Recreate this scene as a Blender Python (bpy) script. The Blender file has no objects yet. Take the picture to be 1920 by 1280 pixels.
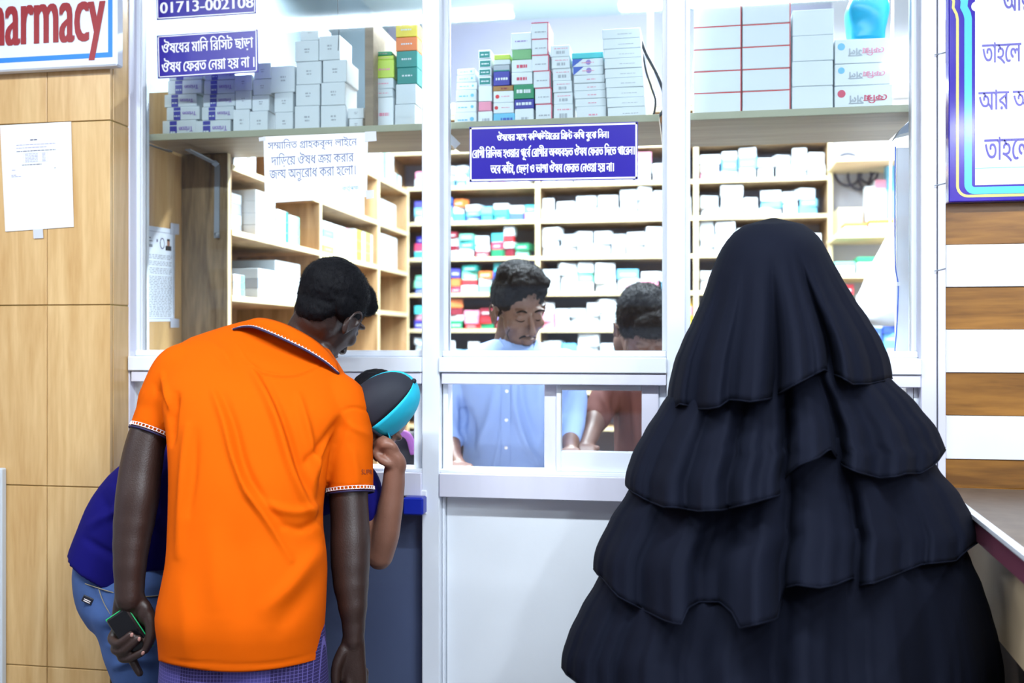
import bpy, bmesh, math, random
import numpy as np
from mathutils import Vector, Matrix, geometry, noise

# ------------------------------------------------------------------ camera, world, light, exposure
SC = bpy.context.scene
COL = SC.collection
F = 1920 * 35.0 / 36.0
CAM = Vector((0.0, -2.5, 1.45))
YAW = math.radians(10.0)
FWD = Vector((-math.sin(YAW), math.cos(YAW), 0))
RGT = Vector((math.cos(YAW), math.sin(YAW), 0))
UP = Vector((0, 0, 1))
cd = bpy.data.cameras.new('camera')
cd.lens = 35.0
cd.sensor_width = 36.0
cd.clip_start = 0.05
cd.dof.use_dof = True
cd.dof.focus_distance = 2.2
cd.dof.aperture_fstop = 2.5
co = bpy.data.objects.new('camera', cd)
COL.objects.link(co)
co.location = CAM
co.rotation_euler = (math.radians(90), 0, YAW)
SC.camera = co

W = bpy.data.worlds.new('world')
SC.world = W
W.use_nodes = True
W.node_tree.nodes['Background'].inputs[0].default_value = (0.80, 0.88, 1.0, 1)
W.node_tree.nodes['Background'].inputs[1].default_value = 0.10

SC.view_settings.view_transform = 'Standard'
SC.view_settings.look = 'None'
SC.view_settings.gamma = 1.0
SC.view_settings.use_curve_mapping = False
SC.view_settings.exposure = 1.15
SC.cycles.use_denoising = True
SC.cycles.max_bounces = 7
SC.cycles.diffuse_bounces = 3
SC.cycles.glossy_bounces = 3
SC.cycles.transparent_max_bounces = 10
SC.cycles.caustics_reflective = False
SC.cycles.caustics_refractive = False
SC.cycles.sample_clamp_indirect = 4.0

def area(name, loc, sx, sy, power, color=(0.86, 0.94, 1.0), rot=(0, 0, 0)):
    l = bpy.data.lights.new(name, 'AREA')
    l.shape = 'RECTANGLE'
    l.size = sx
    l.size_y = sy
    l.energy = power
    l.color = color
    o = bpy.data.objects.new(name, l)
    COL.objects.link(o)
    o.location = loc
    o.rotation_euler = rot
    return o

# ceiling tube lamps of the customers' side (x, y, z, length x, length y, watts)
HALL_LAMPS = [(-1.35, -1.60, 2.86, 1.25, 0.10, 26), (0.35, -1.60, 2.86, 1.25, 0.10, 30), (-2.83, -2.24, 2.86, 0.10, 0.40, 9), (1.01, -2.54, 2.86, 0.10, 0.40, 14), (1.95, -3.30, 2.86, 0.10, 1.25, 34), (1.80, -4.38, 2.86, 0.26, 0.26, 10)]
# ceiling tube lamps of the dispensary
SHOP_LAMPS = [(-0.95, 1.15, 2.98, 1.25, 0.10, 62), (0.65, 1.15, 2.98, 1.25, 0.10, 66), (-0.3, 0.62, 2.98, 1.25, 0.10, 30)]
for lx, ly, lz, sx, sy, p in HALL_LAMPS + SHOP_LAMPS:
    area('tube_glow', (lx, ly, lz - 0.035), sx, sy, p)
# tube lamps lying on top of the back shelves, lighting the wall above them
TOP_LAMPS = [(-0.75, 2.40, 2.62), (0.55, 2.40, 2.62)]
for lx, ly, lz in TOP_LAMPS:
    area('tube_glow', (lx, ly, lz + 0.05), 1.2, 0.06, 9, rot=(math.radians(180 - 35), 0, 0))

# ------------------------------------------------------------------ measuring helpers
def ray(x, y):
    return FWD + RGT * ((x - 960) / F) + UP * ((640 - y) / F)
def at(x, y, d):
    return CAM + ray(x, y) * d
def onY(x, y, Y):
    r = ray(x, y)
    return CAM + r * ((Y - CAM.y) / r.y)
def onX(x, y, X):
    r = ray(x, y)
    return CAM + r * ((X - CAM.x) / r.x)
def X_(x, Y=0.0):
    return onY(x, 640, Y).x
def Z_(x, y, Y=0.0):
    return onY(x, y, Y).z
def proj(p):
    v = p - CAM
    d = v.dot(FWD)
    return 960 + F * v.dot(RGT) / d, 640 - F * v.z / d, d

# ------------------------------------------------------------------ materials
def lin(c):
    return tuple(((v / 255) / 12.92 if v / 255 <= 0.04045 else ((v / 255 + 0.055) / 1.055) ** 2.4) for v in c)
MATS = {}
def mat(name, rgb, rough=0.5, metal=0.0, bump=0.0, bscale=60.0, var=0.0, vscale=4.0, spec=0.5, emit=None, sheen=0.0, stretch=None, alpha=1.0, sub=0.0):
    if name in MATS:
        return MATS[name]
    m = bpy.data.materials.new(name)
    m.use_nodes = True
    nt = m.node_tree
    b = nt.nodes['Principled BSDF']
    c = lin(rgb)
    b.inputs['Base Color'].default_value = (*c, 1)
    b.inputs['Roughness'].default_value = rough
    b.inputs['Metallic'].default_value = metal
    b.inputs['Specular IOR Level'].default_value = spec
    if alpha < 1: b.inputs['Alpha'].default_value = alpha
    if sheen: b.inputs['Sheen Weight'].default_value = sheen
    if sub:
        b.inputs['Subsurface Weight'].default_value = sub
        b.inputs['Subsurface Radius'].default_value = (0.01, 0.004, 0.002)
    if emit:
        b.inputs['Emission Color'].default_value = (*lin(emit[0]), 1)
        b.inputs['Emission Strength'].default_value = emit[1]
    tc = nt.nodes.new('ShaderNodeTexCoord')
    src = tc.outputs['Object']
    if stretch:
        mp = nt.nodes.new('ShaderNodeMapping')
        mp.inputs['Scale'].default_value = stretch
        nt.links.new(src, mp.inputs['Vector'])
        src = mp.outputs['Vector']
    if var:
        n = nt.nodes.new('ShaderNodeTexNoise')
        n.inputs['Scale'].default_value = vscale
        n.inputs['Detail'].default_value = 6
        nt.links.new(src, n.inputs['Vector'])
        r = nt.nodes.new('ShaderNodeMapRange')
        r.inputs['From Min'].default_value = 0.3
        r.inputs['From Max'].default_value = 0.7
        r.inputs['To Min'].default_value = 1 - var
        r.inputs['To Max'].default_value = 1 + var
        nt.links.new(n.outputs['Fac'], r.inputs['Value'])
        hs = nt.nodes.new('ShaderNodeHueSaturation')
        hs.inputs['Color'].default_value = (*c, 1)
        nt.links.new(r.outputs['Result'], hs.inputs['Value'])
        nt.links.new(hs.outputs['Color'], b.inputs['Base Color'])
    if bump:
        n2 = nt.nodes.new('ShaderNodeTexNoise')
        n2.inputs['Scale'].default_value = bscale
        n2.inputs['Detail'].default_value = 4
        nt.links.new(src, n2.inputs['Vector'])
        bp = nt.nodes.new('ShaderNodeBump')
        bp.inputs['Strength'].default_value = bump
        bp.inputs['Distance'].default_value = 0.004
        nt.links.new(n2.outputs['Fac'], bp.inputs['Height'])
        nt.links.new(bp.outputs['Normal'], b.inputs['Normal'])
    MATS[name] = m
    return m

def wood(name, dark, light, rough=0.35, axis='z', scale=1.0, seams=None):
    """procedural wood; grain runs along axis"""
    if name in MATS: return MATS[name]
    m = bpy.data.materials.new(name); m.use_nodes = True
    nt = m.node_tree; b = nt.nodes['Principled BSDF']
    b.inputs['Roughness'].default_value = rough
    tc = nt.nodes.new('ShaderNodeTexCoord')
    mp = nt.nodes.new('ShaderNodeMapping')
    s = {'z': (9, 9, 0.9), 'x': (0.9, 9, 9), 'y': (9, 0.9, 9)}[axis]
    mp.inputs['Scale'].default_value = [v * scale for v in s]
    nt.links.new(tc.outputs['Object'], mp.inputs['Vector'])
    n = nt.nodes.new('ShaderNodeTexNoise'); n.inputs['Scale'].default_value = 1.6; n.inputs['Detail'].default_value = 8; n.inputs['Distortion'].default_value = 1.6
    nt.links.new(mp.outputs['Vector'], n.inputs['Vector'])
    n3 = nt.nodes.new('ShaderNodeTexNoise'); n3.inputs['Scale'].default_value = 14; n3.inputs['Detail'].default_value = 5
    nt.links.new(mp.outputs['Vector'], n3.inputs['Vector'])
    mx0 = nt.nodes.new('ShaderNodeMath'); mx0.operation = 'MULTIPLY_ADD'; mx0.inputs[1].default_value = 0.35
    nt.links.new(n3.outputs['Fac'], mx0.inputs[0]); nt.links.new(n.outputs['Fac'], mx0.inputs[2])
    cr = nt.nodes.new('ShaderNodeValToRGB')
    cr.color_ramp.elements[0].position = 0.48; cr.color_ramp.elements[0].color = (*lin(dark), 1)
    cr.color_ramp.elements[1].position = 0.85; cr.color_ramp.elements[1].color = (*lin(light), 1)
    nt.links.new(mx0.outputs[0], cr.inputs['Fac'])
    nt.links.new(cr.outputs['Color'], b.inputs['Base Color'])
    MATS[name] = m
    return m

def glass_mat(name, tint=(0.93, 0.98, 0.98), refl=1.0, rough=0.02):
    m = bpy.data.materials.new(name); m.use_nodes = True
    nt = m.node_tree
    for n in list(nt.nodes): nt.nodes.remove(n)
    out = nt.nodes.new('ShaderNodeOutputMaterial')
    tr = nt.nodes.new('ShaderNodeBsdfTransparent'); tr.inputs[0].default_value = (*tint, 1)
    gl = nt.nodes.new('ShaderNodeBsdfGlossy'); gl.inputs['Roughness'].default_value = rough
    fr = nt.nodes.new('ShaderNodeFresnel'); fr.inputs['IOR'].default_value = 1.45
    mu = nt.nodes.new('ShaderNodeMath'); mu.operation = 'MULTIPLY'; mu.inputs[1].default_value = refl
    mx = nt.nodes.new('ShaderNodeMixShader')
    nt.links.new(fr.outputs[0], mu.inputs[0]); nt.links.new(mu.outputs[0], mx.inputs[0])
    nt.links.new(tr.outputs[0], mx.inputs[1]); nt.links.new(gl.outputs[0], mx.inputs[2])
    nt.links.new(mx.outputs[0], out.inputs[0])
    MATS[name] = m
    return m

# ------------------------------------------------------------------ object helpers
def tag(o, label=None, cat=None, group=None, kind=None):
    if label: o['label'] = label
    if cat: o['category'] = cat
    if group: o['group'] = group
    if kind: o['kind'] = kind
    return o
def empty(name, loc=(0, 0, 0)):
    o = bpy.data.objects.new(name, None)
    COL.objects.link(o)
    o.location = loc
    o.empty_display_size = 0.1
    return o
class MB:
    """collects faces of one mesh, several materials"""
    def __init__(s):
        s.v = []; s.f = []; s.mi = []; s.m = []; s.sm = []
    def slot(s, m):
        if m not in s.m: s.m.append(m)
        return s.m.index(m)
    def add(s, vs, fs, m, smooth=False):
        k = len(s.v); i = s.slot(m)
        s.v += [tuple(v) for v in vs]
        for f in fs:
            s.f.append([k + j for j in f]); s.mi.append(i); s.sm.append(smooth)
        return s
    def box(s, x0, x1, y0, y1, z0, z1, m, M=None):
        vs = [Vector((x, y, z)) for z in (z0, z1) for y in (y0, y1) for x in (x0, x1)]
        if M: vs = [M @ v for v in vs]
        return s.add(vs, [(0, 2, 3, 1), (4, 5, 7, 6), (0, 1, 5, 4), (2, 6, 7, 3), (0, 4, 6, 2), (1, 3, 7, 5)], m)
    def bbox(s, x0, x1, y0, y1, z0, z1, m, b=0.002, M=None):
        """box with chamfered edges"""
        b = min(b, (x1 - x0) * .3, (y1 - y0) * .3, (z1 - z0) * .3)
        bm = bmesh.new()
        bmesh.ops.create_cube(bm, size=1)
        for v in bm.verts:
            v.co = Vector((x0 + (v.co.x + .5) * (x1 - x0), y0 + (v.co.y + .5) * (y1 - y0), z0 + (v.co.z + .5) * (z1 - z0)))
        bmesh.ops.bevel(bm, geom=bm.edges[:], offset=b, segments=1, affect='EDGES')
        bm.verts.index_update()
        vs = [M @ v.co if M else v.co.copy() for v in bm.verts]
        s.add(vs, [[v.index for v in f.verts] for f in bm.faces], m)
        bm.free()
        return s
    def quad(s, a, b, c, d, m):
        return s.add([a, b, c, d], [(0, 1, 2, 3)], m)
    def tube(s, pts, r, m, n=10, caps=True):
        pts = [Vector(p) for p in pts]
        rs = r if isinstance(r, (list, tuple)) else [r] * len(pts)
        t0 = (pts[1] - pts[0]).normalized()
        a = t0.orthogonal().normalized()
        vs = []
        for i, p in enumerate(pts):
            t = (pts[min(i + 1, len(pts) - 1)] - pts[max(i - 1, 0)]).normalized()
            a = (a - t * a.dot(t)).normalized()
            b = t.cross(a)
            for k in range(n):
                w = 2 * math.pi * k / n
                vs.append(p + (a * math.cos(w) + b * math.sin(w)) * rs[i])
        fs = [(i * n + k, i * n + (k + 1) % n, (i + 1) * n + (k + 1) % n, (i + 1) * n + k) for i in range(len(pts) - 1) for k in range(n)]
        if caps:
            fs.append(list(range(n))[::-1]); fs.append([(len(pts) - 1) * n + k for k in range(n)])
        return s.add(vs, fs, m, True)
    def build(s, name, parent=None, loc=None, matrix=None):
        me = bpy.data.meshes.new(name)
        off = Vector(loc) if loc is not None else Vector((0, 0, 0))
        me.from_pydata([tuple(Vector(v) - off) for v in s.v], [], s.f)
        for m in s.m: me.materials.append(m)
        me.polygons.foreach_set('material_index', s.mi)
        me.polygons.foreach_set('use_smooth', s.sm)
        me.update()
        o = bpy.data.objects.new(name, me)
        COL.objects.link(o)
        o.location = off
        if parent is not None:
            o.parent = parent
            o.matrix_parent_inverse = Matrix.Translation(parent.location).inverted()
        return o
def catmull(pts, n=8):
    pts = [Vector(p) for p in pts]
    P = [pts[0] * 2 - pts[1]] + pts + [pts[-1] * 2 - pts[-2]]
    out = []
    for i in range(1, len(P) - 2):
        for k in range(n):
            t = k / n
            out.append(0.5 * ((2 * P[i]) + (P[i + 1] - P[i - 1]) * t + (2 * P[i - 1] - 5 * P[i] + 4 * P[i + 1] - P[i + 2]) * t * t + (3 * P[i] - P[i - 1] - 3 * P[i + 1] + P[i + 2]) * t ** 3))
    out.append(pts[-1])
    return out
# Bengali glyph outlines: per contour the start point, then steps
GLYPHS = {
    5: [[21,430,-2,-16,-4,-15,-6,-13,-7,-13,-10,-10,-11,-9,-13,-6,-16,-4,-18,-2,-18,2,-16,4,-14,6,-11,9,-10,10,-7,12,-6,14,-4,15,-3,16,35,4,2,-17,5,-14,7,-12,10,-8,12,-6,16,-1,16,1,12,5,10,9,8,11,5,15,3,18],[-45,415,-2,-9,-4,-6,-7,-5,-9,-1,-10,2,-7,4,-4,7,-1,9,1,8,4,6,7,5,9,1,10,-1,8,-4,4,-7]],
    8: [[452,311,0,-35,-53,0,0,-276,-39,0,-10,19,-12,17,-14,16,-14,14,-16,13,-16,11,13,33,13,-8,13,-10,13,-12,13,-13,11,-13,8,-13,0,8,-1,6,0,7,0,7,0,7,-1,8,0,179,-365,0,0,35],[188,46,-22,1,-22,6,-21,9,-20,13,-20,18,-18,23,-18,28,-17,36,-16,41,37,12,12,-33,13,-28,13,-24,13,-20,15,-17,16,-12,17,-9,19,-5,20,-1,17,0,15,3,12,5,10,7,8,8,7,9,4,11,2,11,1,12,-2,18,-5,16,-9,13,-11,10,-13,6,-15,2,-10,-1,-8,-2,-7,-4,-5,-6,-3,-7,-1,-9,1,-4,1,-6,1,-5,1,-5,-38,-8,-3,10,-2,9,-1,9,0,8,1,12,3,10,6,9,7,8,9,6,10,5,11,3,12,2,11,1,19,-1,17,-5,16,-7,13,-10,11,-12,9,-15,7,-16,4,-18,1,-19,-1,-18,-5,-16,-7,-16,-9,-15,-13,-12,-16,-10,-18,-8,-22,-5],[172,232,-3,11,-5,9,-7,9,-9,7,-12,6,-14,4,12,22,22,-6,17,-7,14,-9,10,-8,7,-11,5,-11,3,-14]],
    9: [[449,311,0,-35,-50,0,0,-276,-39,0,-10,19,-12,17,-14,16,-14,14,-16,13,-16,11,13,33,13,-8,13,-10,13,-12,13,-13,11,-13,8,-13,0,8,-1,6,0,7,0,7,0,7,-1,8,0,179,-365,0,0,35],[188,46,-22,1,-22,6,-21,9,-20,13,-20,18,-18,23,-18,28,-17,36,-16,41,37,12,12,-33,13,-28,13,-24,13,-20,15,-17,16,-12,17,-9,19,-5,20,-1,17,0,15,3,12,5,10,7,8,8,7,9,4,10,2,12,1,12,-2,18,-5,16,-9,13,-11,10,-13,6,-15,2,-10,-1,-8,-2,-7,-4,-5,-6,-3,-7,-1,-9,1,-4,1,-6,1,-5,1,-5,-38,-8,-3,10,-2,9,-1,9,0,8,1,12,3,10,6,9,7,8,9,6,10,5,11,3,12,2,11,1,19,-1,17,-5,16,-7,13,-10,11,-12,9,-15,7,-16,4,-18,1,-19,-1,-18,-5,-16,-7,-16,-9,-15,-13,-12,-16,-10,-18,-8,-22,-5],[172,232,-3,11,-5,9,-7,9,-9,7,-12,6,-14,4,12,22,22,-6,17,-7,14,-9,10,-8,7,-11,5,-11,3,-14],[584,311,0,-35,-52,0,0,-276,-39,0,0,240,-6,11,-6,9,-7,7,-8,5,-8,3,-10,1,-4,0,0,35,4,0,10,-1,8,-2,9,-5,7,-6,7,-8,6,-9,-1,4,0,7,-1,8,0,7,0,38,27,0,11,-33]],
    10: [[179,311,-1,12,-4,10,-5,7,-7,6,-10,2,-13,2,-36,0,-20,0,-17,2,-14,2,-11,4,-10,4,-9,6,-8,7,-7,9,-5,10,-4,11,-2,12,-1,13,0,6,1,6,1,7,1,7,36,-2,0,-6,-1,-5,0,-4,-1,-5,1,-10,2,-9,3,-8,4,-6,5,-5,7,-4,8,-3,10,-2,13,-1,15,0,28,0,17,-1,14,-1,11,-2,10,-4,9,-5,8,-6,5,-6,5,-7,3,-9,3,-10,1,-11,1,-13],[121,250,25,-1,21,-5,18,-7,15,-10,11,-11,9,-13,7,-13,4,-14,1,-14,-3,-25,-10,-22,-16,-17,-22,-14,-28,-9,-35,-5,5,6,15,-5,16,-6,16,-7,17,-9,17,-9,17,-10,17,-11,16,-12,16,-12,-23,-27,-20,15,-19,13,-18,12,-17,11,-17,10,-16,9,-17,8,-18,7,-19,7,-19,6,-21,6,-23,5,7,35,12,-4,11,-2,11,-2,12,-1,13,-1,15,0,21,1,19,3,14,4,12,7,9,7,6,8,4,10,3,9,0,9,-2,16,-6,14,-11,11,-14,8,-17,4,-18,2,-12,0,-9,-2,-9,-1,-9,-5,-6,-6,-4,-7,-1,-9,0,-4,1,-4,1,-4,1,-4,-37,-7,-2,7,-2,8,-1,8,0,7,1,12,4,10,6,10,8,7,10,7,12,5,14,4,15,2],[88,232,-3,11,-5,9,-8,9,-9,7,-12,6,-15,4,12,22,24,-6,16,-7,14,-9,10,-8,8,-11,4,-11,3,-14],[270,311,0,-35,-275,0,0,35]],
    12: [[254,311,-1,12,-4,10,-5,7,-7,6,-10,2,-13,2,-70,0,-20,0,-17,2,-13,2,-11,4,-11,4,-8,6,-9,7,-7,9,-5,10,-3,11,-3,12,-1,13,1,6,0,6,1,7,1,7,37,-2,-1,-6,-1,-5,0,-4,0,-5,1,-10,1,-9,3,-8,5,-6,5,-5,7,-4,8,-3,10,-2,12,-1,16,0,62,0,16,-1,14,-1,12,-2,9,-4,9,-5,8,-6,5,-6,5,-7,3,-9,3,-10,1,-11,1,-13],[361,311,0,-35,-183,0,0,-90,1,-13,3,-8,6,-5,8,-2,10,2,10,4,7,5,8,6,7,8,9,9,8,12,9,12,30,5,10,-16,9,-16,6,-17,5,-16,3,-17,1,-17,-2,-20,-4,-19,-8,-17,-10,-15,-14,-14,-16,-11,-19,-8,-22,-4,-25,-2,-21,1,-21,4,-19,7,-19,9,-17,12,-17,16,-15,19,-15,22,-14,27,-12,30,-12,35,-12,38,38,10,13,-43,13,-37,14,-31,15,-26,17,-20,18,-16,20,-10,21,-7,23,-2,25,2,21,7,16,11,12,15,8,17,2,20,-1,14,-2,13,-3,11,-5,10,-5,9,-6,7,22,10,-10,-16,-10,-14,-10,-12,-11,-10,-10,-8,-11,-7,-10,-4,-11,-3,-10,-1,-11,1,-10,2,-10,4,-8,6,-5,5,-4,7,-4,8,-3,10,-2,14,0,18,0,80,-145,0,0,35]],
    18: [[254,314,24,-2,20,-6,16,-11,12,-15,7,-17,3,-21,-2,-16,-4,-14,-7,-14,-9,-12,-11,-11,-13,-9,-16,-9,-16,-9,-18,-7,-16,36,21,8,18,8,14,10,10,11,6,12,3,15,-2,11,-3,10,-6,7,-8,6,-10,3,-13,1,-11,-1,-12,-2,-11,-3,-10,-4,-9,-5,-9,-6,-8,-7,-6,-6,-6,-7,-5,-10,-1,-8,1,-8,3,-6,5,-4,8,-2,10,-2,-11,-38,-17,5,-14,7,-11,8,-8,10,-5,12,-1,14,1,11,3,11,6,12,7,11,10,11,11,10,13,9,13,8,15,7,16,5,16,3],[340,112,-3,-25,-10,-23,-17,-18,-23,-14,-28,-8,-33,-3,-22,1,-23,5,-21,7,-20,10,-20,13,-18,17,-18,20,-16,24,-15,28,-14,31,-13,36,-12,41,38,10,13,-44,15,-39,16,-33,18,-28,19,-22,20,-18,23,-11,25,-8,27,-2,19,1,18,5,15,7,11,11,7,14,2,17,-1,12,-5,11,-7,10,-9,8,-11,8,-13,6,40,17,14,-8,11,-11,9,-11,7,-14,4,-14]],
    19: [[254,314,24,-2,20,-6,16,-11,12,-14,7,-17,2,-20,-1,-11,-4,-11,-4,-7,-5,-7,-5,-7,2,-11,-10,-10,-10,-9,-13,-9,-14,-7,-15,-7,-16,-7,-16,36,21,8,18,8,14,10,10,11,6,12,3,15,-2,11,-3,10,-6,7,-8,6,-10,3,-13,1,-11,-1,-12,-2,-11,-3,-10,-4,-9,-5,-9,-6,-8,-7,-6,-6,-6,-7,-5,-10,-1,-8,1,-8,3,-6,5,-4,8,-2,10,-2,-11,-38,-17,5,-14,7,-11,8,-8,10,-5,12,-1,14,1,11,3,11,6,12,7,11,10,11,11,10,13,9,13,8,15,7,16,5,16,3],[340,112,-3,-25,-10,-23,-17,-18,-23,-14,-28,-8,-33,-3,-22,1,-23,5,-21,7,-20,10,-20,13,-18,17,-18,20,-16,24,-15,28,-14,31,-13,36,-12,41,38,10,13,-44,15,-39,16,-33,18,-28,19,-22,20,-18,23,-11,25,-8,27,-2,19,1,18,5,15,7,11,11,7,14,2,17,-1,12,-5,11,-7,10,-9,8,-11,8,-13,6,40,17,14,-8,11,-11,9,-11,7,-14,4,-14],[416,288,-2,-18,-5,-17,-8,-15,-11,-13,-14,-13,-16,-11,-18,-10,-21,-10,-23,-9,28,48,8,4,9,6,8,6,7,6,6,7,6,8,4,9,2,9,1,10,-1,12,-3,10,-5,9,-6,7,-7,6,-8,4,-9,4,-12,3,-12,3,-14,3,-59,8,-20,3,-17,5,-14,6,-12,7,-9,9,-7,11,-6,12,-2,14,-2,17,1,4,0,6,1,5,0,5,38,-2,-1,-4,-1,-4,0,-5,0,-4,1,-9,1,-9,4,-7,4,-7,6,-5,9,-5,7,-2,9,-3,11,-2,70,-9,12,-1,10,-2,9,-2,9,-3,8,-3,7,-3,6,-4,7,-4,6,-4,9,-8,7,-10,6,-11,5,-11,2,-13]],
    20: [[408,311,0,-35,-162,0,0,-32,0,-8,0,-236,-38,0,-11,19,-14,19,-16,18,-18,16,-20,14,-21,13,-23,11,-23,7,-24,5,-20,48,33,18,32,16,33,16,33,14,34,13,35,11,-10,-20,0,38,-213,0,0,35],[208,234,10,-15,-17,-5,-18,-6,-18,-8,-18,-7,-17,-8,-18,-9,-16,-8,-16,-8,-15,-8,19,-5,19,-7,20,-9,19,-11,18,-13,17,-14,15,-15,13,-16,9,-17,-4,-1,-1,12,-1,11,0,13,0,14],[380,144,0,-11,-2,-10,-4,-10,-5,-9,-7,-9,-10,-7,-11,-5,-13,-3,-16,-1,-7,0,-8,1,-7,0,-7,2,3,36,3,-1,4,0,5,0,5,-1,14,2,11,3,6,5,6,10,2,12,-3,17,-9,15,-14,13,-20,11,-26,9,-30,6,1,37,25,-3,23,-7,22,-9,20,-11,16,-13,15,-15,10,-16,6,-18]],
    22: [[242,0,0,212,10,-31,-11,16,-11,14,-10,13,-10,12,-10,10,-10,8,-9,8,-9,6,-10,4,-10,3,-10,2,-10,1,-17,-2,-14,-4,-12,-8,-11,-9,-9,-11,-9,-12,-7,-4,6,5,7,3,8,3,11,3,11,1,12,1,14,-2,13,-2,10,-6,9,-6,7,-8,5,-8,4,-9,2,-9,1,-10,-2,-18,-7,-18,-11,-16,-16,-16,-20,-15,-26,-15,-25,36,17,8,16,9,14,9,11,10,7,12,2,12,-2,11,-7,8,-6,4,-8,3,-10,0,-13,0,-11,-2,-8,-3,-8,-3,-8,-4,-41,33,11,17,11,15,11,13,12,12,13,10,13,8,15,6,15,3,16,1,16,0,15,-3,14,-5,14,-7,13,-9,14,-10,13,-13,13,-15,14,-16,-10,6,0,8,-1,13,-1,10,0,10,0,9,0,52,26,0,12,-33,53,0,0,-35,-53,0,0,-276]],
    26: [[308,155,-2,-17,-3,-16,-6,-14,-8,-12,-9,-10,-10,-10,-12,-7,-13,-7,-13,-5,-14,-4,-14,-3,-14,-2,-10,12,18,-3,17,-4,18,-4,17,-5,18,-6,18,-6,18,-8,19,-9,19,-9,-18,-30,-26,13,-26,11,-27,11,-28,9,-28,7,-28,7,-29,5,-30,5,-30,3,4,36,10,-2,10,-2,11,-1,11,-1,13,-1,14,0,28,1,24,4,20,7,16,8,14,10,9,11,7,13,5,12,1,13,-2,16,-5,14,-10,11,-12,7,-16,5,-18,2,-4,-1,-3,0,-4,0,-4,-1,-5,32,6,1,7,0,7,0,6,1,18,-1,16,-3,13,-5,12,-7,10,-7,7,-9,7,-9,5,-9,3,-10,3,-10,1,-9],[114,108,-11,1,-10,1,-9,2,-9,4,-7,4,-6,4,-4,6,-4,6,-4,8,-2,9,-2,12,0,15,0,100,38,0,0,-20,-1,-22,0,-6,1,-7,0,-7,0,-8,0,-30,1,-12,1,-8,3,-5,3,-5,6,-4,8,-2,10,-1,14,1,13,3,11,4,9,6,9,6,6,7,5,8,3,7,1,7,-2,8,-5,4,-8,2,-11,0,-3,0,-17,2,-15,2,-14,6,-13,6,-12,8,-9,10,6,32,6,-6,6,-6,6,-5,7,-4,8,-4,9,-3,10,-2,12,-1,14,-1,24,0,5,0,2,-2,3,-4,5,-2,6,-4,6,-5,5,-5,4,-7,2,-8,1,-9,-2,-16,-5,-14,-8,-14,-11,-12,-13,-10,-16,-8,-17,-6,-19,-4],[-5,276,0,35,353,0,0,-35]],
    27: [[200,32,-19,1,-19,3,-18,6,-18,8,-17,12,-16,14,-15,17,-15,21,-13,24,-13,28,-12,31,-11,35,38,10,12,-38,13,-33,13,-28,15,-23,16,-19,18,-14,19,-10,21,-6,23,-1,23,1,18,6,15,9,11,12,6,16,2,20,0,10,-2,9,-2,7,-4,11,-4,8,30,0,-9,-9,-10,-9,-10,-8,-11,-7,-10,-6,-12,-5,-12,-4,-12,-2,-13,-1,-13,1,-11,3,-11,4,-9,6,-8,7,-6,9,-5,10,-3,11,-1,13,2,15,5,15,8,15,13,14,18,14,22,11,-11,0,-12,0,-12,0,-13,0,-154,0,0,35,469,0,0,-35,-157,0,-11,0,-10,0,-10,0,-8,1,-26,-12,-21,-12,-17,-11,-13,-10,-9,-9,-7,-9,-4,-8,-3,-8,0,-8,2,-12,6,-8,8,-4,10,-2,12,1,11,3,11,5,10,6,11,9,13,10,42,-16,3,-7,3,-8,2,-9,2,-10,1,-10,0,-11,-1,-16,-4,-16,-6,-15,-9,-13,-12,-12,-16,-10,-18,-7,-23,-5],[400,102,1,-16,1,-15,2,-15,4,-16,4,-17,6,-18,-38,-9,-5,20,-5,19,-4,18,-2,19,-2,19,0,20,0,17,2,16,2,14,4,14,3,12,5,10,-25,1,-21,4,-19,5,-17,7,-15,9,-13,10,-11,13,-11,13,-8,16,38,8,5,-10,7,-8,8,-8,9,-7,10,-6,13,-5,14,-4,16,-2,18,0,6,0,7,0,7,0,7,1,19,-35,-7,-15,-5,-15,-4,-14,-3,-15,-2,-17]],
    28: [[246,311,0,-311,-38,0,-11,19,-14,19,-16,18,-18,16,-20,14,-21,13,-23,11,-23,7,-24,5,-20,48,32,18,33,18,33,16,34,15,34,13,34,12,-10,-21,0,35,-213,0,0,35],[208,237,10,-14,-17,-6,-17,-6,-17,-7,-18,-8,-17,-8,-17,-8,-17,-9,-17,-9,-16,-10,19,-5,19,-7,20,-9,19,-11,18,-13,17,-14,15,-15,13,-16,9,-17,-4,-1,-1,12,-1,11,0,13,0,14],[402,311,0,-35,-52,0,0,-240,-39,0,-7,13,-8,13,-8,11,-9,11,-9,10,-10,9,-10,9,-10,8,-11,8,13,31,9,-6,10,-7,10,-8,10,-9,9,-10,8,-10,8,-10,6,-10,5,-9,-4,-2,-1,12,0,11,-1,13,0,14,0,216,27,0,11,-33]],
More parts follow.
